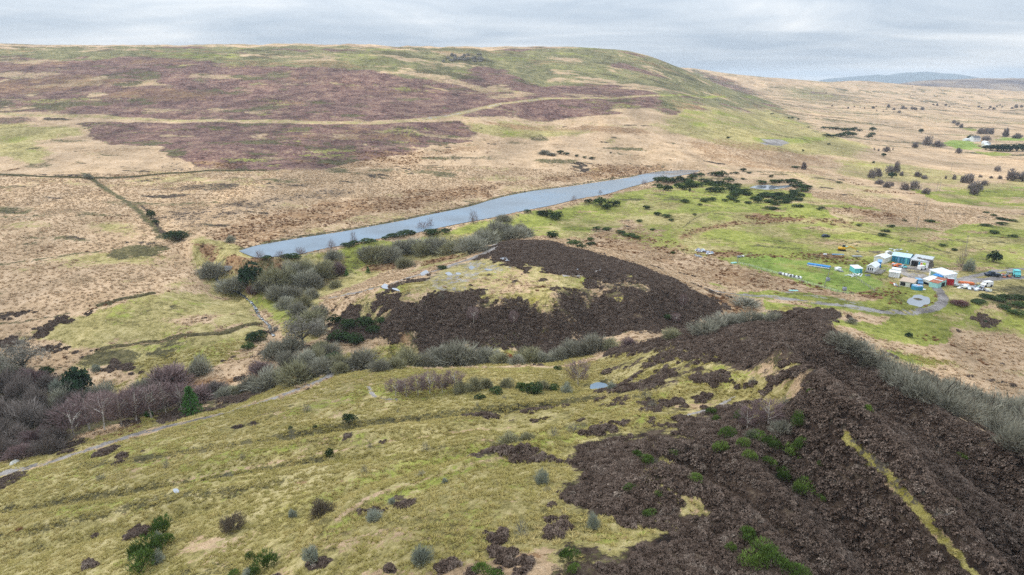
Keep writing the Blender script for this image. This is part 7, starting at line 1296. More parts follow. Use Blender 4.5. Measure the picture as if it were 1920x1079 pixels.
def corrugated(bx, x0, x1, y0, y1, z0, z1, pitch=.9, th=.06):
    """sheet roof from eave (y0, z0) to top (y1, z1) with raised ribs"""
    bx.slab([(x0, y0, z0), (x1, y0, z0), (x1, y1, z1), (x0, y1, z1)], th)
    n = max(2, int((x1 - x0) / pitch))
    for k in range(n + 1):
        x = x0 + (x1 - x0) * k / n
        bx.slab([(x - .05, y0, z0 + .05), (x + .05, y0, z0 + .05), (x + .05, y1, z1 + .05), (x - .05, y1, z1 + .05)], .045)
    return bx
def shed(name, A, B, depth, h, rise, wall, roof, label, cat='shed', kind='mono', over=.25, ribs=.9):
    """walls and sheet roof; mono = one slope rising to the back, gable = ridge along the front, end = gable faces the front"""
    o, rz, L = base_of(A, B); r_ = thing(name, o, rz, label, cat)
    w = Bx(); z0 = -.9
    if kind == 'mono':
        w.prism([(0, z0), (depth, z0), (depth, h + rise), (0, h)], 0, L)
        ob = w.build('wall', wall, r_); ob.matrix_local = Matrix(((0, 1, 0, 0), (1, 0, 0, 0), (0, 0, 1, 0), (0, 0, 0, 1)))
        corrugated(Bx(), -over, L + over, -over, depth + over, h + .09 - over * rise / depth, h + rise + .09 + over * rise / depth, ribs).build('roof', roof, r_)
    elif kind == 'gable':
        w.prism([(0, z0), (depth, z0), (depth, h), (depth / 2, h + rise), (0, h)], 0, L)
        ob = w.build('wall', wall, r_); ob.matrix_local = Matrix(((0, 1, 0, 0), (1, 0, 0, 0), (0, 0, 1, 0), (0, 0, 0, 1)))
        s = rise / (depth / 2)
        q = corrugated(Bx(), -over, L + over, -over, depth / 2, h + .09 - over * s, h + rise + .09, ribs); q.build('roof', roof, r_)
        q = Bx(); q.slab([(L + over, depth + over, h + .09 - over * s), (-over, depth + over, h + .09 - over * s), (-over, depth / 2 + .01, h + rise + .09), (L + over, depth / 2 + .01, h + rise + .09)], .06); q.build('roof', roof, r_)
    else:
        w.prism([(0, z0), (L, z0), (L, h), (L / 2, h + rise), (0, h)], 0, depth); w.build('wall', wall, r_)
        s = rise / (L / 2)
        for sg in (0, 1):
            x0, x1 = (-over, L / 2 - .005) if sg == 0 else (L + over, L / 2 + .005)
            q = Bx(); pts_ = [(x0, -over, h + .09 - over * s), (x1, -over, h + rise + .09), (x1, depth + over, h + rise + .09), (x0, depth + over, h + .09 - over * s)]
            q.slab(pts_ if sg == 0 else pts_[::-1], .06); q.build('roof', roof, r_)
    return r_, L
def panel(r_, name, mat, x0, x1, z0, z1, y=-.04, th=.08):
    return Bx().box(((x0 + x1) / 2, y, (z0 + z1) / 2), (x1 - x0, th, z1 - z0)).build(name, mat, r_)
def side_panel(r_, name, mat, x, y0, y1, z0, z1, th=.08):
    return Bx().box((x, (y0 + y1) / 2, (z0 + z1) / 2), (th, y1 - y0, z1 - z0)).build(name, mat, r_)

# ---------------------------------------------------------------- the farmyard
b, L = shed('blue_barn', (193.9, 338.0, 1.8), (200.0, 332.7, 1.2), 9, 3.6, 1.1, P_BLUE, P_LBLUE, 'long blue sheet-clad barn with a pale blue roof at the back of the yard', 'barn', 'gable')
for k in range(1, 6): panel(b, 'wall_joint', P_NAVY, L * k / 6 - .05, L * k / 6 + .05, .1, 3.4)
panel(b, 'wall_panel', P_TURQ, L * .78, L * .88, .3, 3.3); panel(b, 'wall_panel', P_PBLUE, L * .34, L * .44, .3, 3.3)
s, L = shed('open_shed', (200.1, 331.7, 1.2), (205.9, 326.2, 1.3), 9, 3.2, .9, P_WHITE, P_GREYROOF, 'open-fronted shed with a grey roof joined to the right of the blue barn', 'shed', 'mono')
panel(s, 'doorway_shade', P_DARK, .4, L * .42, -.1, 2.7); panel(s, 'wall_panel', P_BLUE, L * .45, L * .53, 0, 2.6); panel(s, 'wall_panel', P_ORANGE, L * .57, L * .66, .9, 2.2); panel(s, 'wall_panel', P_LIME, L * .68, L * .84, .6, 2.5)  # open bay: black panel on the wall paints the shaded interior
panel(s, 'fascia', P_WROOF, 0, L, 2.85, 3.15, -.05); Bx().box((.15, -.5, 1.3), (.12, 1.2, 2.6)).build('door', P_WHITE, s)
o, rz, L = base_of((206.2, 326.3, 1.3), (210.0, 328.7, 1.2)); r_ = thing('stone_gable', o, rz, 'ruined rubble stone gable wall at the right end of the barn', 'ruin')
w = Bx(); hs = [3.6, 4.2, 3.4, 3.9, 2.6, 1.6]
for k in range(6):
    for q in range(6):
        zt = hs[k] - .3 * q * .2 if q < 5 else hs[k]
        w.box((L * (k + .5) / 6, .4 + q * 1.1, (zt - .8) / 2), (L / 6 * 1.02, 1.12, zt + .8 - .12 * ((k * 5 + q * 3) % 4)))
w.build('wall', P_STONE, r_, .07)
c, L = shed('white_shed', (187.2, 332.5, 1.8), (193.6, 338.0, 1.8), 5, 2.8, .8, P_CREAM, P_WROOF, 'cream boarded shed with a small window left of the blue barn', 'shed', 'gable')
side_panel(c, 'window', P_GLASS, -.03, 2.0, 2.9, 1.3, 2.0)
c, L = shed('cottage', (171.7, 319.1, 1.6), (174.4, 316.7, 1.5), 8.5, 2.7, 1.2, P_WHITE, P_WROOF, 'white cabin cottage with dark windows and a deck at the left of the yard', 'cottage', 'end', .35)
for k in range(3): f = panel(c, 'window', P_GLASS, L * (.16 + .25 * k), L * (.30 + .25 * k), .9, 2.2); Bx().box((L * (.23 + .25 * k), -.1, .85), (L * .17, .14, .1)).build('sill', P_WHITE, f)
d = Bx(); d.box((L + 1.7, 3.5, .35), (3.2, 9, .12)); d.box((L * .5 + 1, -1.2, .35), (L + 2.4, 2.3, .12)); d.build('deck', P_WOOD, c)
d = Bx()
for y in np.linspace(-2.2, 8, 8): d.box((L + 3.25, y, .7), (.1, .1, 1.5))
d.box((L + 3.25, 2.9, 1.35), (.09, 10.3, .12)); d.box((L + 3.25, 2.9, .85), (.06, 10.3, .1))
for x in np.linspace(-.2, L + 3.2, 7): d.box((x, -2.3, .5), (.1, .1, 1.3))
d.box((L / 2 + 1.5, -2.3, 1.1), (L + 3.4, .09, .12)); d.build('railing', P_WOOD, c)
k_, L = shed('blue_container', (180.2, 325.2, 1.9), (181.5, 324.5, 1.8), 5, 3.0, .1, P_TARP, P_PBLUE, 'bright blue container standing behind the white cottage', 'container')
k_, L = shed('turquoise_shed', (164.3, 315.4, 1.6), (168.0, 315.7, 1.5), 4.5, 2.5, .5, P_TURQ, P_WROOF, 'turquoise shed with a white roof left of the white cottage', 'shed')
panel(k_, 'door', P_BLUE, L * .72, L * .95, .0, 2.0)
k_, L = shed('white_cabin', (178.0, 310.4, 1.4), (181.5, 307.9, 1.4), 3.2, 2.5, .25, P_WHITE, P_WHITE, 'white boxy cabin standing alone on the grass in the middle of the yard', 'cabin')
Bx().box((L * .55, 4.9, 1.2), (L * .85, 3.6, 4.0)).build('rear_room', P_CREAM, k_); Bx().box((L * .55, 4.9, 3.28), (L * .9, 3.9, .14)).build('roof', P_WROOF, k_)
for k in range(4): panel(k_, 'wall_joint', P_GREYROOF, L * (.2 + .2 * k) - .04, L * (.2 + .2 * k) + .04, .1, 2.3)
k_, L = shed('low_shed', (174.9, 295.4, 1.5), (178.9, 291.8, 1.5), 6.5, 2.3, .3, P_CREAM, P_TAN, 'low shed with a flat tan roof and dark open bays near the pond', 'shed', 'mono', .3, 2)
panel(k_, 'opening', P_DARK, .3, L * .42, .3, 1.9); panel(k_, 'opening', P_DARK, L * .8, L * .97, .2, 1.9)  # bays are black panels, interior shade put into their colour
k_, L = shed('tall_shed', (194.6, 306.7, 1.2), (195.9, 297.1, 1.7), 6, 4.6, .7, P_WHITE, P_WROOF, 'tall white shed with a white sheet roof at the right of the yard', 'shed')
panel(k_, 'wall_panel', P_GREEN, L * .1, L * .58, 1.6, 4.2); side_panel(k_, 'wall_panel', P_LTURQ, L + .03, .4, 5.6, 0, 3.4); side_panel(k_, 'doorway_shade', P_DARK, L + .06, 1.0, 3.6, 0, 2.4)  # side door is a black panel painting the shade within
k_, L = shed('lean_to', (187.1, 298.5, 1.5), (188.6, 295.0, 1.6), 6, 2.3, .8, P_CREAM, P_WROOF, 'pale-walled lean-to with a white roof and blue tarp in front of the tall shed', 'shed', 'mono', .2, 1.5)
Bx().slab([(-.3, 6.3, 3.55), (L + .4, 6.3, 3.55), (L + .4, 8.6, 3.9), (-.3, 8.6, 3.9)], .08).build('tarp', P_TARP, k_); panel(k_, 'opening', P_NAVY, L * .15, L * .8, 0, 1.1)  # navy panel on the closed wall paints the dark inside
k_, L = shed('turquoise_lean_to', (186.9, 293.2, 1.6), (188.8, 290.1, 1.8), 7, 2.5, .9, P_LTURQ, P_RUST, 'pale turquoise lean-to with a rust red roof beside the red container', 'shed', 'mono', .2, 1.2)
Bx().slab([(-.2, 3.2, 3.16), (L + .2, 3.2, 3.16), (L + .2, 3.8, 3.24), (-.2, 3.8, 3.24)], .06).build('roof_strip', P_WROOF, k_); side_panel(k_, 'doorway_shade', P_DARK, L + .03, 3.2, 6.2, 0, 2.2)  # black side panel paints the shade inside the door
k_, L = shed('red_container', (196.4, 295.2, 1.8), (198.8, 294.5, 1.7), 5.5, 3.1, .15, P_RED, P_GREYROOF, 'deep red container with a grey roof at the yard entrance', 'container', 'mono', .15)
for k in range(4): panel(k_, 'wall_rib', P_RED, L * (.15 + .23 * k) - .08, L * (.15 + .23 * k) + .08, .1, 2.9, -.06, .12)

# ---------------------------------------------------------------- vehicles
def car(name, p, yaw, L, W, Hh, paint_, label, cat, style):
    r_ = thing(name, p, yaw, label, cat); wr = .36 * Hh / 1.5
    prof = {'car': [(-.5, .18), (.5, .18), (.5, .5), (.30, .56), (.16, .95), (-.28, 1.0), (-.44, .62), (-.5, .58)],
            'pickup': [(-.5, .2), (.5, .2), (.5, .55), (.28, .6), (.17, 1.0), (-.08, 1.0), (-.12, .6), (-.5, .6)],
            'van': [(-.5, .15), (.5, .15), (.5, .48), (.36, .56), (.27, .97), (-.48, 1.0), (-.5, .9)]}[style]
    Bx().prism([(x * L, z * Hh) for x, z in prof], -W / 2, W / 2).build('body', paint_, r_)
    wx = {'car': (-.06, .6, .93), 'pickup': (.05, .64, .94), 'van': (.22, .62, .9)}[style]
    wl = {'car': .38, 'pickup': .2, 'van': .16}[style]
    Bx().box((wx[0] * L, 0, (wx[1] + wx[2]) / 2 * Hh), (wl * L, W + .03, (wx[2] - wx[1]) * Hh)).build('side_window', P_GLASS, r_)
    for sx in (-.32, .32):
        for sy in (-1, 1): Bx().cyl((sx * L, sy * (W / 2 - .12), wr), (sx * L, sy * (W / 2 + .05), wr), wr, 10).build('wheel', P_TYRE, r_)
    Bx().box((L * .5 + .02, 0, .38 * Hh), (.06, W * .9, .12)).build('bumper', P_TYRE, r_)
    return r_
def up(p, dz=0): return (p[0], p[1], ground_z(p[0], p[1]) + dz)
car('pickup_truck', up((228.0, 311.9, 1.3)), R(172), 6.4, 2.3, 2.3, P_NAVY, 'dark pickup truck parked on the farm track right of the scrap', 'pickup', 'pickup')
car('parked_van', up((214.2, 295.3, 1.0)), R(195), 5.0, 2.3, 2.6, P_WHITE, 'dirty white van parked at the right end of the scrap heap', 'van', 'van')
car('parked_van', up((239.7, 312.2, 0.9)), R(250), 4.0, 2.4, 3.2, P_TURQ, 'turquoise van body standing on the grass beyond the pickup', 'van', 'van')
car('parked_car', up((186.3, 396.9, 1.1)), R(8), 4.6, 1.9, 1.7, P_NAVY, 'dark blue car standing alone in the green field above the farm', 'car', 'car')
car('parked_van', up((184.6, 297.2, 1.4)), R(260), 4.2, 2.2, 2.7, P_PBLUE, 'small blue and white van behind the round blue tank', 'van', 'van')
car('parked_van', up((201.1, 323.4, 1.3)), R(20), 3.8, 2.0, 2.2, P_WHITE, 'small white van in front of the open shed', 'van', 'van')
car('parked_car', up((191.6, 327.1, 1.6)), R(160), 4.4, 1.9, 1.6, P_ORANGE, 'orange scrapped car among junk in front of the blue barn', 'car', 'car')
car('parked_car', up((193.5, 326.6, 1.5)), R(30), 4.2, 1.9, 1.6, P_STEEL, 'grey scrapped car right of the orange one before the barn', 'car', 'car')
car('parked_car', up((201.6, 354.1, 1.7)), R(0), 4.2, 1.8, 1.5, P_WHITE, 'white car behind the blue barn at the edge of the mud', 'car', 'car')
# digger
r_ = thing('digger', up((179.5, 358.7, 2.0)), R(-18), 'yellow excavator with its boom lowered on the grass left of the farm', 'excavator')
for sy in (-1, 1): Bx().prism([(-3.2, .1), (-2.8, 0), (.3, 0), (.8, .4), (.4, .9), (-2.8, .9), (-3.3, .5)], sy * 1.1 - .3, sy * 1.1 + .3).build('track', P_TYRE, r_)
Bx().box((-1.4, 0, 1.5), (3.6, 2.4, 1.0), 0, .12).build('body', P_YEL, r_); Bx().box((-.4, .6, 2.5), (1.5, 1.1, 1.5), 0, .1).build('cab', P_GLASS, r_)
Bx().prism([(.2, 1.4), (.4, 2.0), (2.6, 3.1), (4.6, 2.3), (4.5, 1.8), (2.7, 2.5)], -.75, -.2).build('boom', P_YEL, r_)
Bx().prism([(4.4, 2.4), (4.9, 2.2), (6.4, .7), (6.0, .5)], -.7, -.25).build('arm', P_YEL, r_); Bx().prism([(5.8, .9), (6.6, .8), (7.2, .2), (6.6, -.1), (5.8, .1)], -1.0, .05).build('bucket', P_STEEL, r_)
# ---------------------------------------------------------------- junk about the yard
def lump(name, p, size, rz, mat, label, cat, group=None, tilt=0.0, jit=.0, parts=()):
    o = Bx().box((0, 0, size[2] / 2), size, 0, min(size) * .12, tilt).build(name, mat, None, jit); o.location = p; o.rotation_euler = (0, 0, rz)
    return tag(o, label, cat, group)
def trailer(p, rz, L, label):
    r_ = thing('flat_trailer', p, rz, label, 'trailer')
    Bx().box((0, 0, .95), (L, 2.4, .5), 0, .05).build('bed', P_TARP, r_); Bx().box((0, -1.22, .45), (L, .1, .5)).build('side_board', P_WROOF, r_)
    for sx in (-.3, -.18, .3): 
        for sy in (-1, 1): Bx().cyl((sx * L, sy * .95, .4), (sx * L, sy * 1.15, .4), .4, 10).build('wheel', P_TYRE, r_)
    Bx().box((L * .54, 0, .6), (L * .1, .2, .2)).build('drawbar', P_STEEL, r_)
trailer(up((150.8, 324.3, 2.4)), math.atan2((154.5, 323.0, 2.2)[1] - (148.2, 328.1, 2.4)[1], (154.5, 323.0, 2.2)[0] - (148.2, 328.1, 2.4)[0]), 10.5, 'long blue and white flatbed lying at the edge of the bright paddock')
r_ = thing('round_tank', up((178.9, 288.5, 1.8)), 0, 'round blue tank heaped with junk in front of the low tan shed', 'tank')
Bx().cyl((0, 0, -.3), (0, 0, 1.7), 2.3, 18).build('shell', P_BLUE, r_); Bx().cyl((0, 0, 1.7), (0, 0, 1.78), 2.15, 18).build('lid', P_PBLUE, r_)
for k, (x, y, m_) in enumerate([(-.6, .3, P_PLAST), (.6, .2, P_ORANGE), (.1, -.7, P_PLAST), (.9, -.8, P_WROOF)]):
    lump('junk_board', ((178.9, 288.5, 1.8)[0] + x, (178.9, 288.5, 1.8)[1] + y, ground_z((178.9, 288.5, 1.8)[0], (178.9, 288.5, 1.8)[1]) + 1.78 + .02 * k), (1.2, .8, .3), k * .8, m_, 'pale board of junk lying on top of the round blue tank', 'junk', 'junk on the round blue tank', .15)
lump('white_sheet', up((181.9, 288.8, 1.7)), (2.6, 1.8, .15), .4, P_PLAST, 'flat white sheet on the ground right of the round blue tank', 'sheet', None, .06)
r_ = thing('water_trough', up((168.7, 311.5, 1.4)), .1, 'grey water trough in the bright paddock below the cottage', 'trough'); Bx().box((0, 0, .35), (2.4, .9, .7), 0, .06).build('body', P_MAG, r_); Bx().box((0, 0, .72), (2.2, .7, .06)).build('water', P_GLASS, r_)
def tank(p, label):
    r_ = thing('plastic_tank', p, .3, label, 'tank'); Bx().box((0, 0, .75), (1.5, 1.3, 1.5), 0, .15).build('body', P_MAG, r_); Bx().cyl((0, 0, 1.5), (0, 0, 1.65), .3, 10).build('cap', P_TYRE, r_)
tank(up((144.7, 284.1, 2.7)), 'grey plastic tank at the lower corner of the bright paddock'); tank(up((144.7, 300.3, 2.3)), 'small grey tank where the paddock fences meet')
for u_, (p, m_, sz, rz, lb) in enumerate([
    ((159.1, 321.6, 2.0), P_WROOF, (3.0, 2.0, .9), .5, 'low white tent-like cover between the flatbed and the turquoise shed'),
    ((171.7, 349.2, 2.3), P_PBLUE, (6.5, .9, .35), .12, 'long pale blue pipe bundle lying above the paddock'),
    ((164.6, 348.5, 2.5), P_PLAST, (1.6, .9, .6), .1, 'small white crate left of the pale blue pipe bundle'),
    ((187.5, 371.0, 1.1), P_LTURQ, (4.2, .9, .4), -.2, 'pale green pipe behind the yellow excavator'),
    ((180.1, 345.7, 2.1), P_STEEL, (5.0, 1.8, .6), .1, 'heap of grey scrap below the yellow excavator'),
    ((117.2, 341.7, 2.8), P_STEEL, (2.2, 1.2, .8), .3, 'grey scrap box at the upper left corner of the bright paddock'),
    ((119.5, 342.6, 2.9), P_PLAST, (1.1, 1.0, .7), .2, 'white block at the upper left corner of the bright paddock'),
    ((111.2, 331.0, 2.5), P_LTURQ, (3.4, 1.2, .5), .5, 'pale green scrap at the lower left corner of the bright paddock'),
    ((122.4, 283.6, 2.6), P_LTURQ, (4.0, 1.2, .35), .1, 'pale sheet beside the farm road'),
    ((160.9, 309.6, 1.7), P_PLAST, (4.6, .35, .3), .8, 'long white plank leaning left of the turquoise shed'),
    ((207.2, 298.5, 1.3), P_ORANGE, (6.0, 2.2, 1.0), -.15, 'orange-red flatbed body on top of the scrap heap'),
    ((239.9, 317.0, 1.2), P_STEEL, (2.4, 1.6, .9), .2, 'rusty scrap by the tyre heap beyond the pickup'),
    ((215.2, 320.0, 1.4), P_PLAST, (3.6, .6, .2), -.3, 'white plank on the grass behind the red container')]):
    lump(('scrap_piece' if m_ is P_STEEL else 'white_cover' if u_ == 0 else 'pipe_bundle' if u_ in (1, 3) else 'white_crate' if u_ == 2 else 'loose_sheet'), up(p), sz, rz, m_, lb, 'junk', None, .05)
def heap(A, B, n, mats, sizes, label, group, name, cat, dep=3.5, seed=1):
    g = random.Random(seed); a, b_ = Vector(A), Vector(B)
    for k in range(n):
        p = a.lerp(b_, g.random()); q = (p.x + g.uniform(-dep, dep) * .5, p.y + g.uniform(-dep, dep)); sz = g.choice(sizes)
        f = g.uniform(.7, 1.3)
        lump(name, (q[0], q[1], ground_z(*q) + g.uniform(0, .5)), (sz[0] * f, sz[1] * f, sz[2]), g.uniform(0, 3.1), g.choice(mats), label, cat, group, g.uniform(-.3, .3), .03)
heap((198.8, 294.5, 1.7), (208.5, 289.4, 1.5), 34, [P_PLAST, P_PLAST, P_WROOF, P_LTURQ, P_STEEL, P_CREAM], [(3, 1.2, .15), (2.2, 1.6, .3), (1.2, 1, .8), (3.5, .5, .2)], 'pale scrap sheet in the heap beside the farm track', 'scrap heaped beside the farm track', 'scrap_sheet', 'scrap', 4.0, 3)
heap((205.0, 289.1, 1.6), (209.1, 288.8, 1.5), 16, [P_TYRE, P_MAG, P_STEEL], [(1.3, 1.2, .5), (1.6, 1, .6)], 'dark scrap part in the heap in front of the white van', 'dark scrap before the white van', 'scrap_part', 'scrap', 2.5, 4)
heap((232.4, 311.3, 0.9), (236.8, 312.4, 0.8), 12, [P_TYRE, P_RUST, P_STEEL], [(1.2, 1.2, .5), (1.4, 1, .5)], 'old tyre or part in the small heap beyond the pickup', 'small heap beyond the pickup', 'scrap_part', 'scrap', 1.8, 5)
heap((99.1, 354.5, 3.1), (105.9, 349.3, 2.9), 26, [P_PLAST, P_STEEL, P_PBLUE, P_WROOF, P_MAG], [(2.6, 1, .2), (1.3, 1.1, .7), (3.4, .4, .2)], 'pale scrap piece in the dump left of the bright paddock', 'scrap dump left of the paddock', 'scrap_piece', 'scrap', 3.5, 6)
heap((94.9, 343.6, 2.9), (98.9, 340.9, 3.0), 7, [P_STEEL, P_MAG], [(2.0, 1, .3), (1.2, 1, .5)], 'grey scrap piece below the dump left of the paddock', 'grey scrap below the dump', 'scrap_piece', 'scrap', 1.5, 7)
heap((159.5, 310.9, 1.8), (165.8, 312.1, 1.5), 14, [P_PLAST, P_STEEL, P_WROOF], [(3.0, .3, .2), (2.0, .4, .25)], 'white pole in the stack before the turquoise shed', 'white poles before the turquoise shed', 'scrap_pole', 'scrap', 1.5, 8)
heap((190.2, 329.6, 1.8), (194.2, 325.5, 1.5), 20, [P_ORANGE, P_STEEL, P_PLAST, P_RUST, P_TURQ, P_TYRE], [(1.6, 1.0, .6), (1, .9, .9), (2.4, .4, .3)], 'junk item in the clutter before the blue barn', 'clutter before the blue barn', 'junk_item', 'junk', 1.6, 9)
heap((173.1, 298.3, 1.4), (173.7, 293.5, 1.5), 14, [P_PLAST, P_STEEL, P_RUST, P_ORANGE], [(1.2, .8, .4), (1.8, .3, .2)], 'junk item left of the low tan shed', 'junk left of the low tan shed', 'junk_item', 'junk', 1.5, 10)
heap((155.4, 318.2, 2.2), (159.6, 317.5, 2.1), 6, [P_STEEL, P_CREAM], [(1.8, 1.0, .4)], 'rubble piece right of the white cover', 'rubble by the white cover', 'junk_item', 'junk', 1.5, 11)
heap((197.0, 360.7, 1.8), (215.6, 362.6, 0.8), 8, [P_STEEL, P_CREAM, P_PLAST], [(1.4, .8, .3)], 'junk item in the mud behind the barn', 'junk behind the barn', 'junk_item', 'junk', 2.5, 12)
# wrapped bales in a row along the paddock
A_, B_ = Vector((126.5, 310.6, 2.4)), Vector((133.3, 303.7, 2.3)); g_ = random.Random(2)
for k in range(13):
    p = A_.lerp(B_, k / 12); q = (p.x + g_.uniform(-.3, .3), p.y + g_.uniform(-.5, .5), ground_z(p.x, p.y) + .5)
    o = Bx().cyl((-.6, 0, 0), (.6, 0, 0), .62, 12).build('wrapped_bale', P_BLACKW if k % 2 else P_PLAST); o.location = q; o.rotation_euler = (0, 0, g_.uniform(0, 3))
    tag(o, ('black' if k % 2 else 'white') + ' wrapped bale in the row along the lower paddock fence', 'bale', ('black' if k % 2 else 'white') + ' bales in the paddock row')
# ---------------------------------------------------------------- posts, poles, fences, walls
def pole(p, h, label, stay=False):
    r_ = thing('electricity_pole', up(p, -.3), .4, label, 'pole', None)
    Bx().cyl((0, 0, 0), (0, 0, h), .16, 7, .11).build('post', P_WOOD, r_); Bx().box((0, 0, h - .5), (2.4, .14, .14)).build('crossarm', P_WOOD, r_)
    for x in (-1, 0, 1): Bx().cyl((x, 0, h - .43), (x, 0, h - .15), .07, 6).build('insulator', P_STEEL, r_)
pole((246.6, 361.0, 0.9), 9.5, 'wooden electricity pole behind the farm nearest the round evergreen')
pole((254.5, 421.8, 0.0), 9, 'wooden electricity pole in the pasture beyond the barn')
pole((298.4, 487.6, 0.1), 8, 'faint wooden electricity pole at the edge of the far rough grass')
pole((377.0, 604.8, -4.3), 9, 'electricity pole by the hedgerow, left of two side by side'); pole((380.1, 606.0, -4.5), 9, 'electricity pole by the hedgerow, right of two side by side')
pole((472.8, 739.8, -4.0), 9, 'electricity pole in the rough grass below the far farm'); pole((612.5, 1160.0, -0.1), 8, 'electricity pole on the distant moor, left of a close pair'); pole((612.3, 1154.2, -0.5), 8, 'electricity pole on the distant moor, right of a close pair')
def fence(pts_, label, step=3.2, h=1.2, name='wire_fence'):
    P = smooth_line([p[:2] for p in pts_], 8); seg = np.hypot(*np.diff(P, axis=0).T); S = np.concatenate([[0], np.cumsum(seg)])
    n = int(S[-1] / step); t = np.linspace(0, S[-1], n + 1); x = np.interp(t, S, P[:, 0]); y = np.interp(t, S, P[:, 1]); z = ground_zs(x, y)
    r_ = thing(name, (x[0], y[0], z[0]), 0, label, 'fence'); ref = None
    for k in range(n + 1):
        if ref is None: ref = Bx().box((0, 0, h / 2 - .1), (.16, .16, h + .2)).build('post', P_WOOD, r_)
        else: c_ = ref.copy(); COL.objects.link(c_); c_.parent = r_; c_.location = (x[k] - x[0], y[k] - y[0], z[k] - z[0])
    w = Bx()
    for hh_ in (.45, .8, 1.1):
        for k in range(n): w.cyl((x[k] - x[0], y[k] - y[0], z[k] - z[0] + hh_), (x[k + 1] - x[0], y[k + 1] - y[0], z[k + 1] - z[0] + hh_), .025, 3)
    w.build('wire', P_STEEL, r_)
fence([(112.6, 329.5, 2.6), (122.8, 315.7, 2.3), (131.8, 299.7, 2.2), (138.9, 283.1, 2.7), (144.6, 275.9, 3.1)], 'post and wire fence along the lower side of the bright paddock')
fence([(112.6, 329.5, 2.6), (116.7, 340.8, 2.7), (125.4, 346.2, 2.8)], 'short fence at the upper left corner of the bright paddock')
fence([(155.1, 321.4, 2.1), (147.7, 307.0, 2.1), (139.8, 292.5, 2.3)], 'cross fence with thick growth dividing the bright paddock')
fence([(-105.4, 328.8, 5.6), (-99.5, 334.4, 6.3), (-92.6, 341.1, 6.6), (-86.7, 348.9, 6.7)], 'post and wire fence along the green reservoir bank')
fence([(161.9, 315.9, 1.7), (160.1, 300.1, 1.6), (156.3, 281.0, 2.9)], 'fence crossing the paddock below the cottage')
def bank(pts_, wd, h, label, mat, name='field_bank'):
    P = smooth_line([p[:2] for p in pts_], 10); d = unit(np.gradient(P, axis=0)); nrm = np.stack([-d[:, 1], d[:, 0]], 1); g = np.random.default_rng(4); off = np.linspace(-1, 1, 7)
    V = []; 
    for i in range(len(P)):
        q = P[i] + nrm[i] * off[:, None] * wd * g.uniform(.8, 1.2); hh_ = h * np.clip(1 - off ** 2, 0, 1) ** .6 * g.uniform(.6, 1.2, 7)
        V.append(np.column_stack([q, ground_zs(q[:, 0], q[:, 1]) - .15 + hh_]))
    V = np.vstack(V); n = len(P); F = [(i * 7 + j, i * 7 + j + 1, i * 7 + j + 8, i * 7 + j + 7) for i in range(n - 1) for j in range(6)]
    me = np_mesh(name, V, F, False); me.materials.append(mat); o = bpy.data.objects.new(name, me); COL.objects.link(o); return tag(o, label, 'bank')
M_BANK = leafy('bank_growth', [(0, (.035, .03, .018)), (.5, (.085, .072, .036)), (1, (.20, .165, .085))], .8, .1)
bank([(-150.2, 231.7, -4.0), (-143.3, 237.5, -4.7), (-132.7, 240.4, -4.3), (-113.5, 243.2, -2.1), (-107.3, 248.0, -2.2), (-101.6, 260.5, -4.5)], .9, 1.0, 'old dark field bank dividing the rough fields left of the stream', M_BANK)
bank([(-405.0, 521.0, 21.8), (-357.4, 510.5, 22.0), (-318.3, 511.1, 20.7), (-270.6, 544.2, 19.6), (-231.6, 552.7, 20.6), (-198.8, 556.9, 20.5)], 1.6, 1.2, 'long dark field bank crossing the bleached moor below the hill', M_BANK)
bank([(-170.4, 265.4, 1.5), (-161.4, 273.3, 2.4), (-154.8, 282.4, 2.0)], 1.0, .9, 'short dark bank along the upper edge of the rough field', M_BANK)
# ---------------------------------------------------------------- stream, weir, rocks
M_STREAM = water_material('stream_water', (.10, .11, .115), .12, .6)
def foam(m):
    nt = m.node_tree; bs = nt.nodes['Principled BSDF']; g = nt.nodes.new('ShaderNodeNewGeometry'); n = nt.nodes.new('ShaderNodeTexNoise'); n.inputs['Scale'].default_value = .8; n.inputs['Detail'].default_value = 5
    nt.links.new(g.outputs['Position'], n.inputs['Vector']); r = nt.nodes.new('ShaderNodeValToRGB'); e = r.color_ramp.elements
    e[0].position = .53; e[0].color = (.05, .055, .055, 1); e[1].position = .64; e[1].color = (.6, .63, .65, 1); nt.links.new(n.outputs['Fac'], r.inputs[0]); nt.links.new(r.outputs[0], bs.inputs['Base Color'])
foam(M_STREAM)
def stream(pts_, w):
    P = smooth_line([p[:2] for p in pts_], 8); d = unit(np.gradient(P, axis=0)); nrm = np.stack([-d[:, 1], d[:, 0]], 1); g = np.random.default_rng(9)
    ww = w * g.uniform(.6, 1.2, len(P)); a = P + nrm * ww[:, None] * .5; b_ = P - nrm * ww[:, None] * .5
    z = np.maximum(ground_zs(a[:, 0], a[:, 1]), ground_zs(b_[:, 0], b_[:, 1])); z = np.maximum(z, ground_zs(P[:, 0], P[:, 1])) + .12
    V = np.vstack([np.column_stack([a, z]), np.column_stack([b_, z])]); n = len(P)
    me = np_mesh('stream', V, [(i, i + 1, n + i + 1, n + i) for i in range(n - 1)], True); me.materials.append(M_STREAM)
    o = bpy.data.objects.new('stream', me); COL.objects.link(o); tag(o, kind='structure')
stream([(-139.3, 324.6, 1.5), (-142.7, 324.7, -0.7), (-144.8, 322.8, -2.4), (-143.9, 320.3, -3.6), (-140.1, 318.2, -5.4), (-135.0, 315.2, -7.2), (-129.8, 310.8, -8.0)], 1.2)
stream([(-130.8, 312.1, -7.3), (-125.1, 305.0, -7.7), (-118.2, 295.6, -7.7), (-111.9, 283.7, -7.3), (-104.8, 269.3, -5.1), (-98.1, 258.6, -4.1), (-93.5, 248.6, -3.1), (-90.1, 242.1, -2.8)], 1.2)
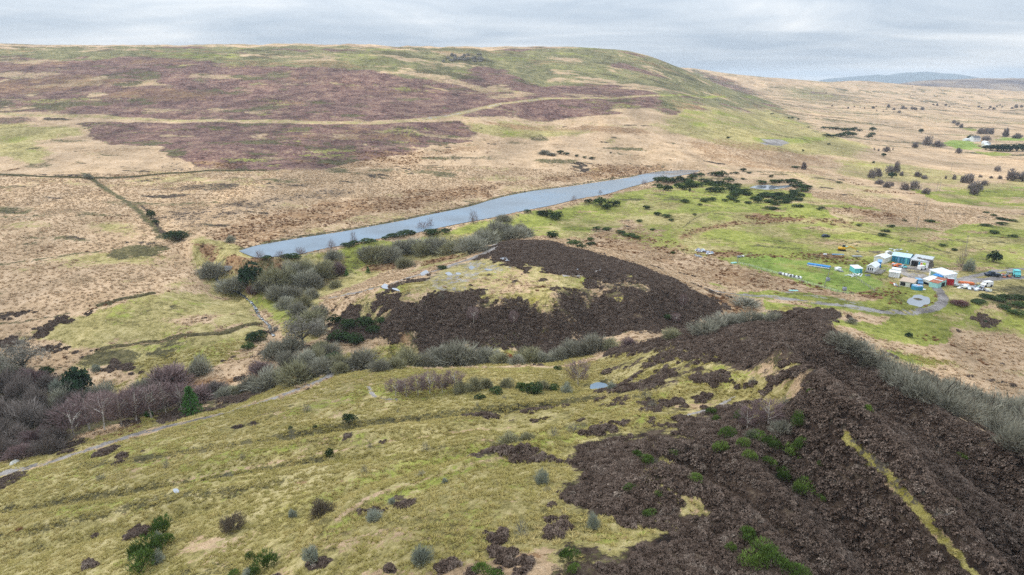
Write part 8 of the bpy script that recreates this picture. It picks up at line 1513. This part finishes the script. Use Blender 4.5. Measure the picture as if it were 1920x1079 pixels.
stream([(-76.6, 195.0, -1.9), (-80.9, 196.2, -3.0), (-85.0, 196.6, -3.9), (-87.8, 196.2, -4.5), (-91.1, 194.9, -4.7)], 1.8); stream([(-148.4, 323.4, -2.0), (-146.1, 322.2, -2.5), (-144.3, 321.4, -3.1)], 1.0)
r_ = thing('concrete_weir', up((-139.2, 324.5, 1.2), -.4), .5, 'small grey concrete outfall at the head of the cascade', 'weir')
Bx().box((0, 0, .6), (3.6, 1.4, 1.2), 0, .08).build('channel', P_CONC, r_)
for sy in (-1, 1): Bx().box((0, sy * .85, .9), (4.4, .35, 1.9), 0, .05).build('side_wall', P_CONC, r_)
def rock(p, s, label, name='boulder', mat=P_STONE, group=None, seed=0):
    bm = bmesh.new(); bmesh.ops.create_icosphere(bm, subdivisions=2, radius=1); g = random.Random(seed); k = [Vector((g.uniform(-1, 1), g.uniform(-1, 1), g.uniform(-.3, 1))).normalized() for _ in range(9)]
    for v_ in bm.verts:
        for q in k:
            t = v_.co.dot(q)
            if t > .72: v_.co -= q * (t - .72)
        v_.co = Vector((v_.co.x * s[0], v_.co.y * s[1], v_.co.z * s[2]))
    me = bpy.data.meshes.new(name); bm.to_mesh(me); bm.free(); me.materials.append(mat); o = bpy.data.objects.new(name, me); COL.objects.link(o); o.location = up(p, s[2] * .3); o.rotation_euler = (0, 0, g.uniform(0, 3))
    return tag(o, label, 'rock', group)
P_PALE = paint('pale_rock', (.42, .41, .36), .9, .25)
rock((-121.7, 147.2, 0.6), (1.5, .9, .6), 'pale grey boulder on the edge above the path at far left', mat=P_PALE, seed=3); rock((-118.4, 183.2, -5.8), (1.3, .9, .7), 'pale boulder half hidden below the birches', mat=P_PALE, seed=4)
g_ = random.Random(8)
for k in range(26):
    u_, v_ = [q_[:2] for q_ in ((-114.8, 1345.8, 125.4), (-103.6, 1369.5, 128.9), (-95.3, 1398.0, 133.6), (-82.5, 1391.3, 131.4), (-71.6, 1421.0, 135.3), (-62.1, 1396.9, 129.6))][k % 6]; 
    rock((u_ + g_.uniform(-14, 14), v_ + g_.uniform(-30, 30), 0), (g_.uniform(3, 7), g_.uniform(3, 6), g_.uniform(2.5, 6)), 'dark crag of the rocky outcrop high on the green hill face', 'outcrop_rock', P_STONE, 'crags of the hill outcrop', k)
# ---------------------------------------------------------------- the far white farmhouse
k_, L = shed('farmhouse', (783.8, 1181.9, -8.9), (798.8, 1186.6, -9.3), 9, 6.5, 3, P_WHITE, paint('slate', (.12, .12, .13)), 'white farmhouse among trees in the far fields', 'house', 'gable')
for x in (.2, .5, .8): panel(k_, 'window', P_GLASS, L * x - .7, L * x + .7, 3.8, 5.2)
Bx().box((L * .5, 4.5, 10), (1.2, 1, 2)).build('chimney', P_STONE, k_)
k_, L = shed('outbuilding', (767.0, 1136.8, -9.4), (763.1, 1120.4, -9.6), 8, 4, 2.2, P_WHITE, P_WROOF, 'white outbuilding right of the far farmhouse', 'shed', 'gable'); k_, L = shed('outbuilding', (773.8, 1187.7, -8.5), (782.5, 1189.8, -8.6), 6, 3, 1.5, P_WHITE, P_WROOF, 'low white outbuilding left of the far farmhouse', 'shed', 'gable')
k_, L = shed('outbuilding', (740.6, 1095.3, -9.9), (740.4, 1087.3, -10.0), 6, 4, 2, P_CREAM, P_WROOF, 'pale gabled outbuilding at the left end of the dark hedge', 'shed', 'end')
rock((170.3, 272.5, 1.8), (2.2, 1.6, .9), 'small dark islet in the middle of the farm pond', 'islet', paint('islet_reeds', (.10, .085, .05), .95, .3), None, 5)
# puddles
for lev, poly in PUDDLES:
    q = np.array(poly); q = q.mean(0) + (q - q.mean(0)) * .8; q = smooth_line(np.vstack([q, q[:1]]), 5)[:-1]
    flat_sheet('puddle', [tuple(p) for p in q], float(np.sort(ground_zs(q[:, 0], q[:, 1]))[int(len(q) * .7)]) + .03, MAT_PUDDLE)
# ================================================================ the air
def haze():
    bm = bmesh.new(); x0, x1, y0, y1, z0, z1 = -7200, 7600, -7000, 12400, -110, 229
    bmesh.ops.create_cube(bm, size=1, matrix=Matrix.Translation(((x0 + x1) / 2, (y0 + y1) / 2, (z0 + z1) / 2)) @ Matrix.Diagonal((x1 - x0, y1 - y0, z1 - z0, 1)))
    me = bpy.data.meshes.new('haze'); bm.to_mesh(me); bm.free(); m = bpy.data.materials.new('haze'); m.use_nodes = True; nt = m.node_tree; nt.nodes.clear()
    o_ = nt.nodes.new('ShaderNodeOutputMaterial'); v_ = nt.nodes.new('ShaderNodeVolumePrincipled'); v_.inputs['Color'].default_value = (.78, .89, 1.0, 1); v_.inputs['Density'].default_value = 7e-5; v_.inputs['Anisotropy'].default_value = .2
    nt.links.new(v_.outputs[0], o_.inputs['Volume']); me.materials.append(m); o = bpy.data.objects.new('haze', me); COL.objects.link(o); return tag(o, kind='stuff')
haze()
